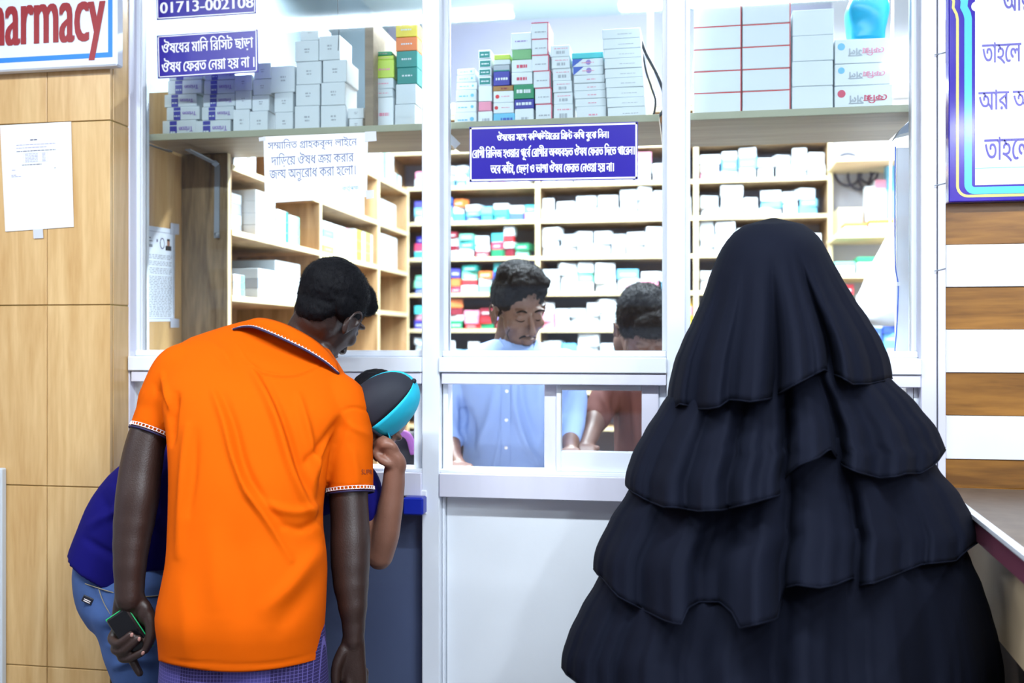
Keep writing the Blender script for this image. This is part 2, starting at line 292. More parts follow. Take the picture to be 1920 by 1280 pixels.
    30: [[288,311,0,-35,-202,0,0,-174,0,-13,1,-10,1,-7,3,-8,3,-6,8,-5,9,-4,11,-1,13,1,12,3,12,6,11,6,10,8,10,9,8,11,8,11,6,11,4,12,3,12,1,12,-1,9,-3,8,-4,7,-7,4,-9,3,-11,1,-6,0,-7,-1,-7,-1,-7,-2,-5,36,10,2,10,2,10,1,11,1,12,-1,11,-3,11,-4,8,-5,8,-7,6,-10,5,-10,3,-14,0,-14,-1,-20,-5,-19,-8,-19,-10,-17,-13,-16,-13,-13,-13,-10,-14,-9,-14,-7,-15,-6,-16,-3,-16,-1,-12,1,-11,1,-9,4,-9,4,-7,4,-6,6,-5,6,-4,8,-4,8,-3,11,-2,14,0,17,0,180,-53,0,0,35],[198,311,-2,12,-3,10,-5,7,-8,6,-10,2,-12,2,-48,0,-20,0,-16,2,-14,2,-11,4,-10,4,-9,6,-8,7,-7,9,-5,10,-4,11,-2,12,-1,13,0,6,1,6,1,7,1,7,36,-2,0,-6,-1,-4,0,-5,-1,-5,1,-10,2,-9,3,-8,4,-6,5,-5,7,-4,8,-3,10,-2,13,-1,15,0,39,0,16,-1,14,-1,12,-2,10,-4,9,-5,8,-6,5,-6,4,-7,3,-9,3,-10,2,-11,1,-13]],
    35: [[204,25,-27,2,-26,7,-24,11,-23,17,-21,21,-20,28,-18,34,-16,40,-15,48,38,10,13,-39,12,-34,14,-29,14,-24,16,-20,18,-15,19,-11,21,-6,23,-2,15,1,13,2,12,3,10,4,9,6,7,6,6,7,4,8,4,9,2,10,2,10,0,10,0,14,-3,12,-5,12,-6,11,-7,9,-9,7,-10,6,-12,3,-12,1,-12,0,-10,-3,-7,-5,-5,-6,-3,-8,-1,-8,1,-6,1,-5,1,-6,2,-7,-39,-7,-2,9,-2,10,-2,9,0,9,1,12,3,11,6,10,7,8,9,7,11,5,12,4,13,2,14,1,20,-2,18,-4,16,-8,15,-11,12,-13,11,-16,7,-18,5,-20,1,-21,-1,-20,-5,-19,-7,-18,-11,-15,-13,-14,-16,-11,-20,-8,-23,-5],[358,311,0,-35,-363,0,0,35]],
    37: [[306,311,0,-35,-226,0,0,-150,-8,10,14,15,16,14,16,13,18,13,18,12,20,11,20,11,21,9,23,9,32,-32,-6,-12,-5,-11,-4,-11,-4,-11,-3,-12,-2,-12,-1,-12,-1,-13,0,-15,0,-16,1,-15,3,-15,3,-16,4,-17,6,-18,-37,-9,-6,20,-5,19,-3,18,-3,19,-2,19,-1,20,1,13,1,13,2,13,2,11,2,11,4,10,3,9,4,7,3,7,6,-3,-18,-8,-19,-9,-18,-11,-18,-11,-18,-13,-17,-14,-17,-14,-18,-17,-19,-17,-29,20,0,168,-46,0,0,35]],
    38: [[303,311,0,-35,-53,0,0,-276,-38,0,-11,19,-14,19,-16,17,-19,16,-20,14,-22,13,-23,10,-24,8,-25,6,-20,48,33,18,33,18,34,16,34,15,36,13,36,12,-12,-21,0,70],[212,237,10,-14,-25,-9,-27,-10,-28,-12,-27,-12,-26,-14,-24,-14,18,-5,20,-7,19,-8,20,-11,19,-12,18,-14,16,-15,13,-17,11,-19,-5,0,0,12,-1,11,-1,13,0,14],[120,314,6,0,7,0,7,-1,6,-1,-2,-36,-4,0,-4,1,-5,0,-5,0,-14,-2,-10,-4,-6,-7,-2,-10,1,-8,4,-7,7,-7,9,-6,14,-7,17,-7,-30,-23,-12,6,-11,7,-9,7,-9,8,-7,8,-6,8,-4,9,-3,10,-1,10,1,9,3,8,4,9,5,7,7,7,9,5,11,4,12,3]],
    39: [[307,311,0,-35,-53,0,0,-276,-38,0,0,122,8,-28,-11,14,-12,14,-13,13,-13,11,-13,10,-14,8,-14,7,-13,3,-13,2,-12,-2,-10,-3,-9,-5,-7,-8,-5,-9,-1,-12,1,-10,4,-8,5,-8,9,-7,11,-6,13,-6,-19,-36,-19,10,-16,11,-13,13,-9,15,-6,16,-2,17,1,16,4,14,7,11,8,10,10,8,12,7,12,4,12,3,13,1,17,-2,16,-2,15,-6,14,-6,13,-8,13,-10,12,-11,12,-12,12,-13,-8,-2,-1,11,-1,12,0,11,0,12,0,90,-221,0,0,35]],
    40: [[363,311,0,-35,-53,0,0,-276,-38,0,0,198,11,-32,-13,19,-13,17,-11,15,-12,14,-10,11,-11,10,-10,8,-10,7,-11,5,-10,3,-11,2,-12,1,-13,-1,-12,-2,-11,-5,-11,-5,-10,-7,-9,-8,-9,-8,-8,-9,-8,-9,-4,-2,8,5,8,3,8,2,9,0,18,-1,14,-5,11,-9,7,-12,5,-12,1,-15,0,-5,-1,-5,0,-5,-1,-3,-9,3,6,6,6,7,6,6,6,6,6,6,6,6,62,58,25,-26,-142,-134,-29,27,40,39,-18,-22,-14,-11,4,6,4,6,4,6,4,11,2,12,-2,11,-6,9,-9,5,-13,2,-8,-1,-8,-1,-7,-3,-8,-4,-38,36,13,17,14,15,14,14,14,12,15,11,15,8,16,7,16,3,18,1,18,-1,16,-3,16,-6,15,-8,14,-11,15,-12,14,-15,14,-18,16,-20,-10,3,-1,13,-1,13,0,10,0,10,0,10,0,65,26,0,12,-33]],
    41: [[424,311,0,-35,-359,0,-8,4,14,-4,14,-5,14,-7,14,-8,13,-7,13,-9,11,-8,10,-8,8,-8,2,-28,-12,-6,-12,-5,-13,-7,-13,-6,-13,-6,-12,-6,-12,-7,-11,-6,-10,-7,-5,9,25,-6,23,-7,21,-8,19,-8,17,-10,16,-12,16,-12,15,-14,15,-14,-1,8,0,9,0,9,-1,10,0,169,7,0,18,0,18,-2,17,-3,17,-3,16,-5,15,-6,14,-8,14,-10,12,-11,7,-9,6,-9,6,-10,4,-11,2,-12,1,-12,-1,-11,-2,-10,-4,-10,-5,-9,-7,-9,-9,-7,-12,-5,-13,-3,-15,-1,-8,0,-7,1,-7,0,-8,2,3,35,3,0,4,-1,5,0,5,0,14,1,11,3,7,6,5,10,2,12,-3,16,-8,15,-15,14,-19,11,-23,8,-28,5,0,-217,-39,0,-14,18,-15,16,-16,15,-17,13,-19,12,-21,10,-23,9,-26,7,-29,6,-18,46,10,6,11,7,11,7,12,6,12,6,11,6,12,6,12,6,11,5,-13,9,-15,9,-16,8,-17,7,-20,6,-21,5,16,34,0,-9,-45,0,0,35]],
    42: [[303,311,0,-35,-53,0,0,-276,-38,0,-11,19,-14,19,-16,17,-19,16,-20,14,-22,13,-23,10,-24,8,-25,6,-20,48,33,18,33,18,34,16,34,15,36,13,36,12,-12,-21,0,35,-217,0,0,35],[212,237,10,-14,-25,-9,-27,-10,-28,-12,-27,-12,-26,-14,-24,-14,18,-5,20,-7,19,-8,20,-11,19,-12,18,-14,16,-15,13,-17,11,-19,-5,0,0,12,-1,11,-1,13,0,14]],
    43: [[211,22,-21,1,-21,3,-19,6,-19,9,-17,11,-17,15,-16,18,-15,22,-14,25,-14,29,-12,34,-12,37,38,10,13,-41,14,-35,14,-30,16,-24,17,-20,19,-14,20,-10,22,-6,23,-2,17,1,15,3,13,5,12,7,9,9,8,10,6,12,3,13,1,14,0,9,-1,9,-2,8,-2,8,-3,8,-3,6,-6,9,-6,8,24,39,12,-18,9,-18,7,-18,5,-17,3,-17,1,-17,-2,-20,-4,-19,-8,-18,-11,-15,-13,-14,-17,-11,-19,-8,-22,-5],[192,142,-19,2,-17,5,-14,9,-9,12,-7,14,-2,17,1,11,3,12,4,10,4,9,40,-12,-4,-6,-3,-7,-2,-7,-1,-8,2,-12,6,-7,8,-5,11,-1,11,0,10,4,7,3,8,5,8,7,8,9,9,12,10,15,31,5,-4,-27,-9,-14,-10,-13,-9,-11,-10,-9,-11,-8,-11,-6,-12,-4,-13,-3],[366,311,0,-35,-371,0,0,35]],
    44: [[316,311,0,-35,-52,0,0,-276,-39,0,0,68,9,-27,-12,17,-11,17,-12,15,-12,14,-13,12,-13,10,-13,8,-15,5,-15,1,-12,-1,-10,-3,-9,-5,-7,-7,-5,-10,-1,-12,1,-10,4,-9,7,-8,9,-7,12,-7,15,-5,-13,-39,-17,7,-14,7,-13,9,-10,9,-8,10,-6,11,-5,11,-2,11,-1,12,1,15,4,13,7,12,8,10,10,8,12,6,12,5,12,3,13,0,19,-1,17,-3,16,-6,15,-9,13,-9,12,-12,11,-13,11,-14,10,-15,-9,-1,-1,12,0,11,-1,12,0,12,0,136,-230,0,0,35],[150,162,-1,-4,0,-2,0,-4,-1,-2,-38,11,-1,18,-3,16,-6,13,-7,10,-9,9,-12,7,-15,6,-17,4,-21,3,7,36,22,-7,16,-1,14,-4,13,-4,12,-6,11,-7,9,-9,8,-10,7,-12,5,-13,4,-14,2,-17]],
    45: [[318,311,0,-35,-52,0,0,-276,-39,0,-15,18,-15,16,-17,15,-17,14,-20,12,-21,10,-24,9,-27,7,-29,5,-18,46,10,6,11,7,11,7,12,6,12,6,11,6,12,6,12,6,11,5,-13,9,-15,9,-16,8,-17,7,-20,6,-21,5,16,34,0,-9,-45,0,0,35],[227,276,-159,0,-11,4,14,-4,14,-5,14,-7,14,-8,13,-7,13,-9,11,-8,10,-8,8,-8,2,-28,-12,-6,-12,-5,-13,-7,-13,-6,-13,-6,-12,-6,-12,-7,-11,-6,-10,-7,-6,8,28,-5,25,-7,23,-8,20,-10,20,-11,17,-13,16,-14,16,-15,14,-15,-7,-2,0,10,0,12,-1,12,0,12]],
    46: [[303,311,0,-35,-53,0,0,-276,-38,0,-11,19,-14,19,-16,17,-19,16,-20,14,-22,13,-23,10,-24,8,-25,6,-20,48,33,18,33,18,34,16,34,15,36,13,36,12,-12,-21,0,35,-217,0,0,35],[212,237,10,-14,-25,-9,-27,-10,-28,-12,-27,-12,-26,-14,-24,-14,18,-5,20,-7,19,-8,20,-11,19,-12,18,-14,16,-15,13,-17,11,-19,-5,0,0,12,-1,11,-1,13,0,14],[92,-3,-11,2,-10,6,-6,9,-3,12,1,8,3,7,5,7,10,6,11,2,12,-2,10,-6,5,-7,3,-7,0,-8,-2,-12,-6,-9,-10,-6]],
    47: [[370,311,0,-35,-52,0,0,-276,-38,0,0,168,2,-14,-7,10,-8,9,-8,7,-8,5,-9,3,-10,2,-7,-1,-8,-2,-7,-4,-6,-7,-4,-9,-1,-13,0,-6,0,-4,1,-4,0,-4,-32,-3,-3,13,-3,12,-6,10,-6,8,-7,8,-9,6,-8,4,-10,2,-10,1,-12,-1,-10,-4,-9,-6,-6,-8,-4,-10,-1,-10,2,-13,5,-11,8,-10,11,-9,14,-8,16,-7,-13,-36,-15,5,-15,7,-13,8,-12,9,-10,11,-8,12,-6,13,-4,15,-1,16,1,14,4,13,6,12,8,10,10,8,12,7,12,5,14,3,14,1,17,-1,15,-3,14,-6,12,-8,12,-10,10,-13,-7,0,4,10,7,8,8,7,10,5,10,3,10,1,11,-1,11,-3,9,-4,9,-5,9,-7,11,-8,-5,-7,-1,11,0,10,0,11,0,11,0,42,-285,0,0,35]],
    49: [[322,311,0,-35,-53,0,0,-276,-39,0,-16,18,-17,17,-17,15,-18,14,-20,11,-21,11,-23,8,-27,7,-29,5,-18,46,17,10,18,11,19,10,20,11,21,9,21,9,30,4,0,-28,-16,-8,-18,-8,-18,-8,-17,-9,-16,-9,-14,-8,23,-6,22,-6,20,-8,19,-9,17,-10,16,-11,15,-12,15,-13,14,-13,-1,8,0,9,0,9,-1,10,0,70,2,11,0,12,-1,13,0,12,-1,13,0,59,-235,0,0,35],[38,284,21,-6,21,-7,21,-8,21,-9,21,-11,20,-12,19,-12,19,-14,17,-13,16,-14,0,-46,-14,14,-14,13,-16,13,-17,12,-18,12,-18,11,-19,10,-19,9,-19,8,-19,7,-19,6,-18,4]],
    50: [[346,311,0,-35,-52,0,0,-276,-39,0,0,176,11,-31,-9,13,-9,10,-8,8,-8,7,-7,3,-7,2,-7,-2,-6,-2,-6,-6,-7,-10,-6,-9,-7,-11,-7,-14,-9,-15,-8,-14,-8,-11,-7,-10,-8,-7,-8,-6,-9,-4,-10,-3,-11,0,-9,0,-8,2,-9,3,-8,4,-8,7,-8,7,-9,10,-8,11,-9,14,30,18,9,-14,7,-10,6,-7,10,-6,10,-1,8,1,8,4,6,4,5,6,6,8,7,10,7,12,7,13,12,17,9,16,8,13,8,8,8,6,9,3,10,1,10,-1,10,-3,9,-5,10,-7,10,-9,11,-12,-10,-1,-2,12,0,10,-1,11,0,10,0,47,-260,0,0,35],[136,136,-4,21,-3,18,-4,15,-4,12,-6,10,-8,8,-9,8,-12,5,-13,5,-16,3,-18,4,-20,3,7,38,28,-10,17,-4,16,-4,14,-4,12,-5,10,-6,9,-7,7,-8,6,-10,5,-10,3,-12,3,-13,2,-15]],
    51: [[121,250,25,-1,21,-5,18,-7,15,-10,11,-11,9,-13,7,-13,4,-14,1,-14,-3,-25,-10,-22,-16,-17,-22,-14,-28,-9,-35,-5,5,6,15,-5,16,-6,16,-7,17,-9,17,-9,17,-10,17,-11,16,-12,16,-12,-23,-27,-20,15,-19,13,-18,12,-17,11,-17,10,-16,9,-17,8,-18,7,-19,7,-19,6,-21,6,-23,5,7,35,12,-4,11,-2,11,-2,12,-1,13,-1,15,0,21,1,19,3,14,4,12,7,9,7,6,8,4,10,3,9,0,9,-2,16,-6,14,-11,11,-14,8,-17,4,-18,2,-12,0,-9,-2,-9,-1,-9,-5,-6,-6,-4,-7,-1,-9,0,-4,1,-4,1,-4,1,-4,-37,-7,-2,7,-2,8,-1,8,0,7,1,12,4,10,6,10,8,7,10,7,12,5,14,4,15,2],[88,232,-3,11,-5,9,-8,9,-9,7,-12,6,-15,4,12,22,24,-6,16,-7,14,-9,10,-8,8,-11,4,-11,3,-14],[270,311,0,-35,-275,0,0,35]],
    54: [[138,311,0,-35,-52,0,0,-276,-39,0,0,234,-5,11,-6,10,-7,9,-8,6,-10,4,-12,2,-4,0,0,35,7,0,9,-1,8,-2,9,-5,8,-6,7,-8,5,-9,0,4,0,7,-1,8,0,7,0,38,27,0,11,-33]],
    55: [[138,311,0,-35,-52,0,0,-276,-39,0,0,276,-52,0,0,35,46,0,-5,6,-6,7,-5,7,-6,7,-4,7,-5,7,12,19,12,18,12,17,14,15,16,13,16,10,19,8,22,5,23,1,18,0,17,-2,16,-4,16,-5,16,-6,16,-8,16,-8,16,-10,15,-11,17,-12,16,-13,17,-13,-20,-28,-23,18,-21,16,-19,13,-18,11,-18,10,-17,7,-17,5,-18,3,-19,1,-17,-1,-16,-3,-14,-6,-13,-7,-12,-9,-10,-10,-10,-12,-9,-13,-8,-15,5,-7,6,-9,5,-6,5,-6,6,-7]],
    56: [[138,276,-52,0,0,-276,-39,0,0,276,-52,0,0,35,52,0,-3,21,-5,18,-9,16,-11,13,-12,12,-15,9,-17,8,-18,6,-19,4,-21,4,-21,1,-22,1,-19,0,-17,-1,-15,-2,-13,-3,-11,-3,-9,-3,-8,-7,-3,-9,3,-8,9,-4,13,-2,14,0,48,0,16,-1,14,-1,12,-3,9,-4,9,-4,6,-7,6,-6,5,-8,3,-8,2,-9,2,-11,0,-12,-34,0,0,10,-2,9,-4,7,-4,5,-6,3,-7,2,-8,2,-12,0,-49,0,-14,0,-12,1,-10,2,-10,2,-9,2,-7,3,-8,6,-5,5,-5,7,-3,10,-1,10,3,19,11,15,18,13,25,10,33,6,41,1,62,-3,53,-12,41,-20,31,-29,20,-37,9,-46,51,0]],
    57: [[-143,-133,-9,1,-10,2,-10,3,-11,4,-9,6,-8,8,-6,9,-4,11,-1,13,2,16,7,14,10,11,15,9,18,5,22,1,20,-1,20,-3,20,-7,19,-8,20,-11,19,-12,20,-14,22,-16,21,-16,-22,-28,-22,18,-20,16,-19,13,-18,11,-17,10,-17,7,-16,5,-16,3,-17,1,-10,0,-10,-3,-6,-3,-7,-8,-3,-10,3,-12,7,-8,11,-5,12,-1,12,1,9,2,9,5,7,5,5,7,5,7,4,8,2,8,2,8,2,11,0,10,0,34,38,0,0,-26,0,-10,-1,-11,-2,-12,-3,-13,-4,-12,-6,-12,-7,-11,-10,-10,-11,-8,-15,-7,-16,-4]],
    58: [[-88,-120,-11,0,-10,2,-10,3,-9,4,-9,6,-7,7,-6,8,-3,10,-1,12,2,15,7,12,11,10,14,7,16,4,18,2,0,22,38,0,0,-32,-16,-23,-4,0,-4,1,-5,0,-5,0,-11,-1,-9,-1,-6,-3,-7,-6,-3,-9,2,-8,6,-6,10,-4,10,-2,14,2,13,3,11,5,12,8,10,10,11,11,16,-7,16,-9,18,-10,18,-11,17,-10,16,-11,-22,-27,-12,10,-12,8,-13,8,-12,7,-12,6,-10,5,-7,-5,-7,-5,-8,-5,-8,-4,-9,-3,-9,-3,-9,-2,-10,-1]],
    59: [[-178,-40,14,6,13,6,13,6,14,6,14,6,14,6,15,6,14,5,15,5,12,-32,-11,-4,-12,-4,-12,-4,-12,-4,-11,-4,-11,-4,-11,-4,-9,-5,-9,-4,-7,6,25,-3,22,-4,21,-5,19,-6,17,-7,17,-7,14,-8,14,-8,14,-8,-18,-29,-18,11,-17,9,-17,8,-16,7,-18,6,-17,5,-19,4,-19,4,-19,2]],
    61: [[178,311,0,-35,-10,0,-11,-4,-11,-5,-12,-7,-11,-8,-12,-11,-11,-11,-10,-13,-8,-15,-8,-16,-5,-17,-4,-19,-1,-19,1,-22,4,-19,6,-16,7,-13,9,-10,11,-7,10,-5,11,-3,11,-2,11,1,9,2,10,3,10,6,18,-30,-9,-6,-10,-5,-10,-3,-10,-3,-11,-1,-10,0,-20,1,-19,6,-17,9,-15,12,-12,16,-11,18,-7,21,-5,23,-2,26,2,26,5,25,9,23,12,21,13,19,17,16,18,14,19,12,21,8,-32,-16,-9,-1,-11,-1,-11,0,-12,0,-70,0,0,35]],
    68: [[361,311,0,-35,-183,0,0,-90,1,-13,3,-8,6,-5,8,-2,10,2,10,4,7,5,8,6,7,8,9,9,8,12,9,12,30,5,10,-16,9,-16,6,-17,5,-16,3,-17,1,-17,-2,-20,-4,-19,-8,-17,-10,-15,-14,-14,-16,-11,-19,-8,-22,-4,-25,-2,-21,1,-21,4,-19,7,-19,9,-17,12,-17,16,-15,19,-15,22,-14,27,-12,30,-12,35,-12,38,38,10,13,-43,13,-37,14,-31,15,-26,17,-20,18,-16,20,-10,21,-7,23,-2,25,2,21,7,16,11,12,15,8,17,2,20,-1,14,-2,13,-3,11,-5,10,-5,9,-6,7,22,10,-10,-16,-10,-14,-10,-12,-11,-10,-10,-8,-11,-7,-10,-4,-11,-3,-10,-1,-11,1,-10,2,-10,4,-8,6,-5,5,-4,7,-4,8,-3,10,-2,14,0,18,0,80,-145,0,0,35],[182,-74,-12,2,-10,6,-6,9,-2,11,0,9,3,7,5,6,10,6,12,2,11,-2,10,-6,5,-6,3,-7,1,-9,-3,-11,-6,-9,-10,-6]],
    70: [[318,311,0,-35,-52,0,0,-276,-39,0,-15,18,-15,16,-17,15,-17,14,-20,12,-21,10,-24,9,-27,7,-29,5,-18,46,10,6,11,7,11,7,12,6,12,6,11,6,12,6,12,6,11,5,-13,9,-15,9,-16,8,-17,7,-20,6,-21,5,16,34,0,-9,-45,0,0,35],[227,276,-159,0,-11,4,14,-4,14,-5,14,-7,14,-8,13,-7,13,-9,11,-8,10,-8,8,-8,2,-28,-12,-6,-12,-5,-13,-7,-13,-6,-13,-6,-12,-6,-12,-7,-11,-6,-10,-7,-6,8,28,-5,25,-7,23,-8,20,-10,20,-11,17,-13,16,-14,16,-15,14,-15,-7,-2,0,10,0,12,-1,12,0,12],[90,-3,-12,2,-9,6,-7,9,-2,12,1,8,3,7,5,7,9,6,12,2,12,-2,9,-6,5,-7,3,-7,1,-8,-2,-12,-7,-9,-9,-6]],
    129: [[464,311,0,-35,-157,0,0,-276,-39,0,0,42,3,13,-1,8,-1,11,0,14,-1,13,0,109,0,6,0,60,-273,0,0,35],[438,136,-1,-10,-2,-10,-3,-10,-5,-9,-7,-7,-9,-7,-10,-5,-13,-3,-16,-1,-7,0,-7,0,-7,1,-7,1,4,36,3,0,4,0,5,0,4,0,13,0,10,3,6,5,5,8,2,10,-1,9,-3,8,-4,6,-6,6,-9,6,-12,5,-13,4,-16,2,-18,2,-21,0,-17,0,-19,1,-18,2,-16,4,-14,6,-12,8,-10,11,-8,13,-4,16,-1,19,0,4,0,6,1,6,1,6,38,-2,-1,-5,-1,-5,0,-4,0,-4,1,-17,6,-13,10,-8,13,-5,16,-3,19,-1,15,0,31,-1,25,-3,20,-4,17,-6,15,-8,12,-9,7,-8,6,-8,4,-9,3,-9,1,-10],[174,132,14,-1,13,-3,13,-5,12,-7,12,-8,10,-10,11,-11,9,-11,8,-13,1,-35,-5,-11,-11,16,-11,15,-10,12,-10,11,-11,9,-10,8,-11,5,-11,3,-11,1,-8,-1,-7,-2,-5,-3,-4,-5,-2,-5,0,-7,0,-8,2,-6,2,-6,2,-4,-39,-8,-3,7,-3,9,-2,8,-1,9,2,13,4,12,3,7,5,6,5,5,6,4,7,4,8,3,12,3],[92,232,17,-2,16,-4,15,-6,13,-9,11,-11,9,-14,7,-15,4,-18,2,-21,-1,-8,-1,-8,0,-7,-2,-6,-38,1,1,6,1,7,1,6,0,5,-1,11,-1,11,-3,10,-4,10,-5,8,-7,8,-9,5,-10,4,-12,1,-14,-2,-9,-5,-5,-8,-1,-10,0,-4,1,-5,1,-5,2,-5,-39,-8,-3,8,-2,8,-2,7,0,7,1,13,4,11,4,7,4,6,6,5,6,5,8,3,7,4,9,2,9,1],[62,202,0,5,1,5,0,6,0,6,-1,14,-3,14,-6,13,-8,11,-11,9,-13,6,47,10,10,-10,8,-10,7,-11,4,-13,3,-15,1,-17,0,-7,-1,-6,-1,-6,-1,-6]],
    131: [[-127,354,163,104,19,-28,-159,-108]],
    153: [[98,245,14,-1,14,-2,12,-4,13,-5,12,-7,12,-8,13,-10,13,-11,13,-13,-26,-26,-14,14,-14,12,-14,10,-14,9,-15,4,-13,2,-11,-1,-9,-3,-8,-5,-7,-6,-4,-9,-1,-10,1,-9,3,-7,5,-7,7,-6,10,-6,11,-6,-19,-35,-17,9,-14,10,-12,13,-9,14,-5,15,-2,16,1,15,4,12,6,11,8,10,9,7,11,6,11,5,12,2],[-5,276,0,35,195,0,0,-35]],
    156: [[260,311,0,-35,-265,0,0,35],[225,278,0,-216,-39,0,-11,16,-13,14,-14,13,-16,10,-17,10,-19,7,-19,6,-19,5,-21,3,-19,45,19,9,19,10,20,8,20,9,21,8,20,7,20,7,20,5,19,6,-10,-20,0,38],[186,237,11,-15,-15,-3,-15,-5,-16,-5,-16,-6,-16,-5,-16,-7,-15,-6,-15,-7,-15,-7,-3,7,28,-6,26,-8,23,-11,21,-13,19,-14,16,-15,0,10,-1,12,0,11,-1,8]],
    203: [[470,311,0,-35,-475,0,0,35],[236,264,11,0,11,-2,9,-2,8,-2,7,-4,6,-4,7,-6,5,-7,4,-7,4,-10,1,-11,1,-15,0,-4,0,-7,0,-7,-1,-7,-1,-7,2,-9,0,-153,-38,0,-4,14,-6,11,-6,8,-9,6,-10,3,-12,2,-11,-1,-11,0,-9,-1,-10,-2,-10,-1,-11,-2,-11,-1,-12,-1,-14,0,-11,0,-11,2,-12,1,-11,4,-11,4,-11,6,-10,7,-9,10,-7,11,-6,15,-3,16,-1,20,0,11,1,12,2,12,2,10,38,-6,-1,-8,-2,-8,-1,-10,0,-12,1,-16,3,-13,6,-11,7,-7,8,-6,10,-3,10,-2,9,-2,10,0,11,0,11,1,10,1,10,2,10,1,9,1,9,2,10,0,10,0,12,0,11,-2,9,-4,9,-5,8,-7,7,-9,0,138,-1,11,-2,9,-3,6,-4,5,-5,3,-5,2,-7,1,-9,0,-10,0,-10,-2,-8,-3,-8,-4,-8,-5,-7,-6,-6,-5,-6,-7,-4,-6,-5,-10,-1,-10,1,-7,4,-7,7,-4,13,-2,7,1,6,0,5,1,5,0,3,-35,-5,-1,-8,-2,-9,-1,-11,0,-14,1,-14,5,-12,7,-10,10,-6,13,-1,17,0,12,3,11,5,11,7,11,8,11,10,10,11,9,12,7,12,7,14,5,14,3],[380,212,18,-1,17,-6,13,-10,11,-12,6,-15,2,-18,-1,-10,-2,-10,-3,-10,-6,-11,-7,-9,-10,-10,-13,-8,-17,-8,-19,-6,-12,36,15,4,13,6,11,6,7,8,5,9,2,9,-2,11,-3,8,-5,6,-7,4,-8,2,-9,1,-12,-2,-11,-5,-12,-8,-11,-11,-10,-14,-10,-17,-22,19,14,22,13,19,15,14,15,10,17,6]],
    205: [[368,311,0,-35,-52,0,0,-276,-38,0,0,212,10,-31,-11,16,-11,14,-11,13,-10,12,-10,10,-9,8,-10,8,-9,6,-10,4,-9,3,-11,2,-10,1,-17,-2,-14,-4,-12,-8,-10,-9,-10,-11,-8,-12,-8,-4,6,5,7,3,9,3,10,3,11,1,13,1,14,-2,12,-2,11,-6,8,-6,7,-8,6,-8,4,-9,2,-9,0,-10,-2,-18,-6,-18,-10,-15,-15,-15,-19,-14,-24,-15,-26,36,16,8,15,8,13,9,10,9,6,11,2,12,-2,11,-6,8,-6,4,-9,3,-9,0,-13,0,-12,-2,-7,-3,-9,-3,-8,-4,-41,33,11,17,11,15,12,13,12,12,12,10,14,8,14,6,15,3,16,1,16,0,15,-3,15,-5,13,-7,14,-9,13,-10,13,-13,14,-15,13,-16,-9,6,-1,8,-1,13,0,10,0,10,0,9,0,52,26,0,12,-33],[316,-22,-37,0,-5,13,-7,11,-9,8,-10,6,-12,4,-13,2,-11,-1,-10,0,-10,-1,-10,-2,-10,-1,-11,-2,-11,-1,-11,-1,-13,0,-11,0,-11,2,-12,1,-12,4,-11,4,-11,6,-10,7,-8,9,-7,12,-6,13,-3,16,-1,19,0,10,1,10,1,9,2,9,39,-6,-2,-7,-1,-8,-1,-8,0,-9,1,-13,3,-11,4,-10,6,-7,8,-6,9,-5,10,-3,12,-1,12,-1,11,0,11,1,9,1,10,2,9,1,9,2,10,1,11,0,11,1,11,-1,10,-2,10,-3,10,-5,9,-7,10,-10,0,4,38,0]],
    224: [[382,311,0,-35,-52,0,0,-276,-38,0,0,198,10,-32,-13,19,-12,17,-12,15,-11,14,-11,11,-10,10,-10,8,-11,7,-10,5,-11,3,-11,2,-12,1,-12,-1,-12,-2,-12,-5,-10,-5,-10,-7,-10,-8,-8,-8,-9,-9,-7,-9,-4,-2,7,5,8,3,8,2,9,0,18,-1,15,-5,10,-9,8,-12,4,-12,1,-15,0,-5,0,-5,-1,-5,-1,-3,-8,3,6,6,6,7,5,6,6,6,7,6,6,6,62,58,24,-26,-142,-134,-29,27,41,39,-18,-22,-15,-11,5,6,4,6,4,6,4,11,1,12,-2,11,-5,9,-10,5,-12,2,-8,-1,-8,-1,-8,-3,-8,-4,-38,36,14,17,14,15,14,14,14,12,14,11,16,8,15,7,17,3,17,1,18,-1,17,-3,15,-6,15,-8,14,-11,15,-12,14,-15,15,-18,15,-20,-9,3,-1,13,-1,13,0,10,0,10,0,10,0,65,26,0,12,-33],[330,-22,-38,0,-3,10,-4,8,-5,7,-6,6,-6,4,-6,4,-12,3,-12,2,-18,-1,-16,-1,-17,-3,-16,-2,-18,-2,-19,0,-12,0,-12,2,-13,1,-13,4,-12,4,-12,6,-10,7,-9,9,-8,12,-6,13,-3,16,-2,19,1,8,1,10,1,10,2,10,39,-6,-2,-6,-2,-8,0,-9,0,-9,0,-13,3,-11,5,-10,7,-7,8,-6,11,-5,11,-3,13,-1,14,-1,16,0,16,2,15,2,16,3,16,1,16,1,12,-1,12,-2,11,-4,10,-5,9,-7,9,-9,0,46,38,0]],
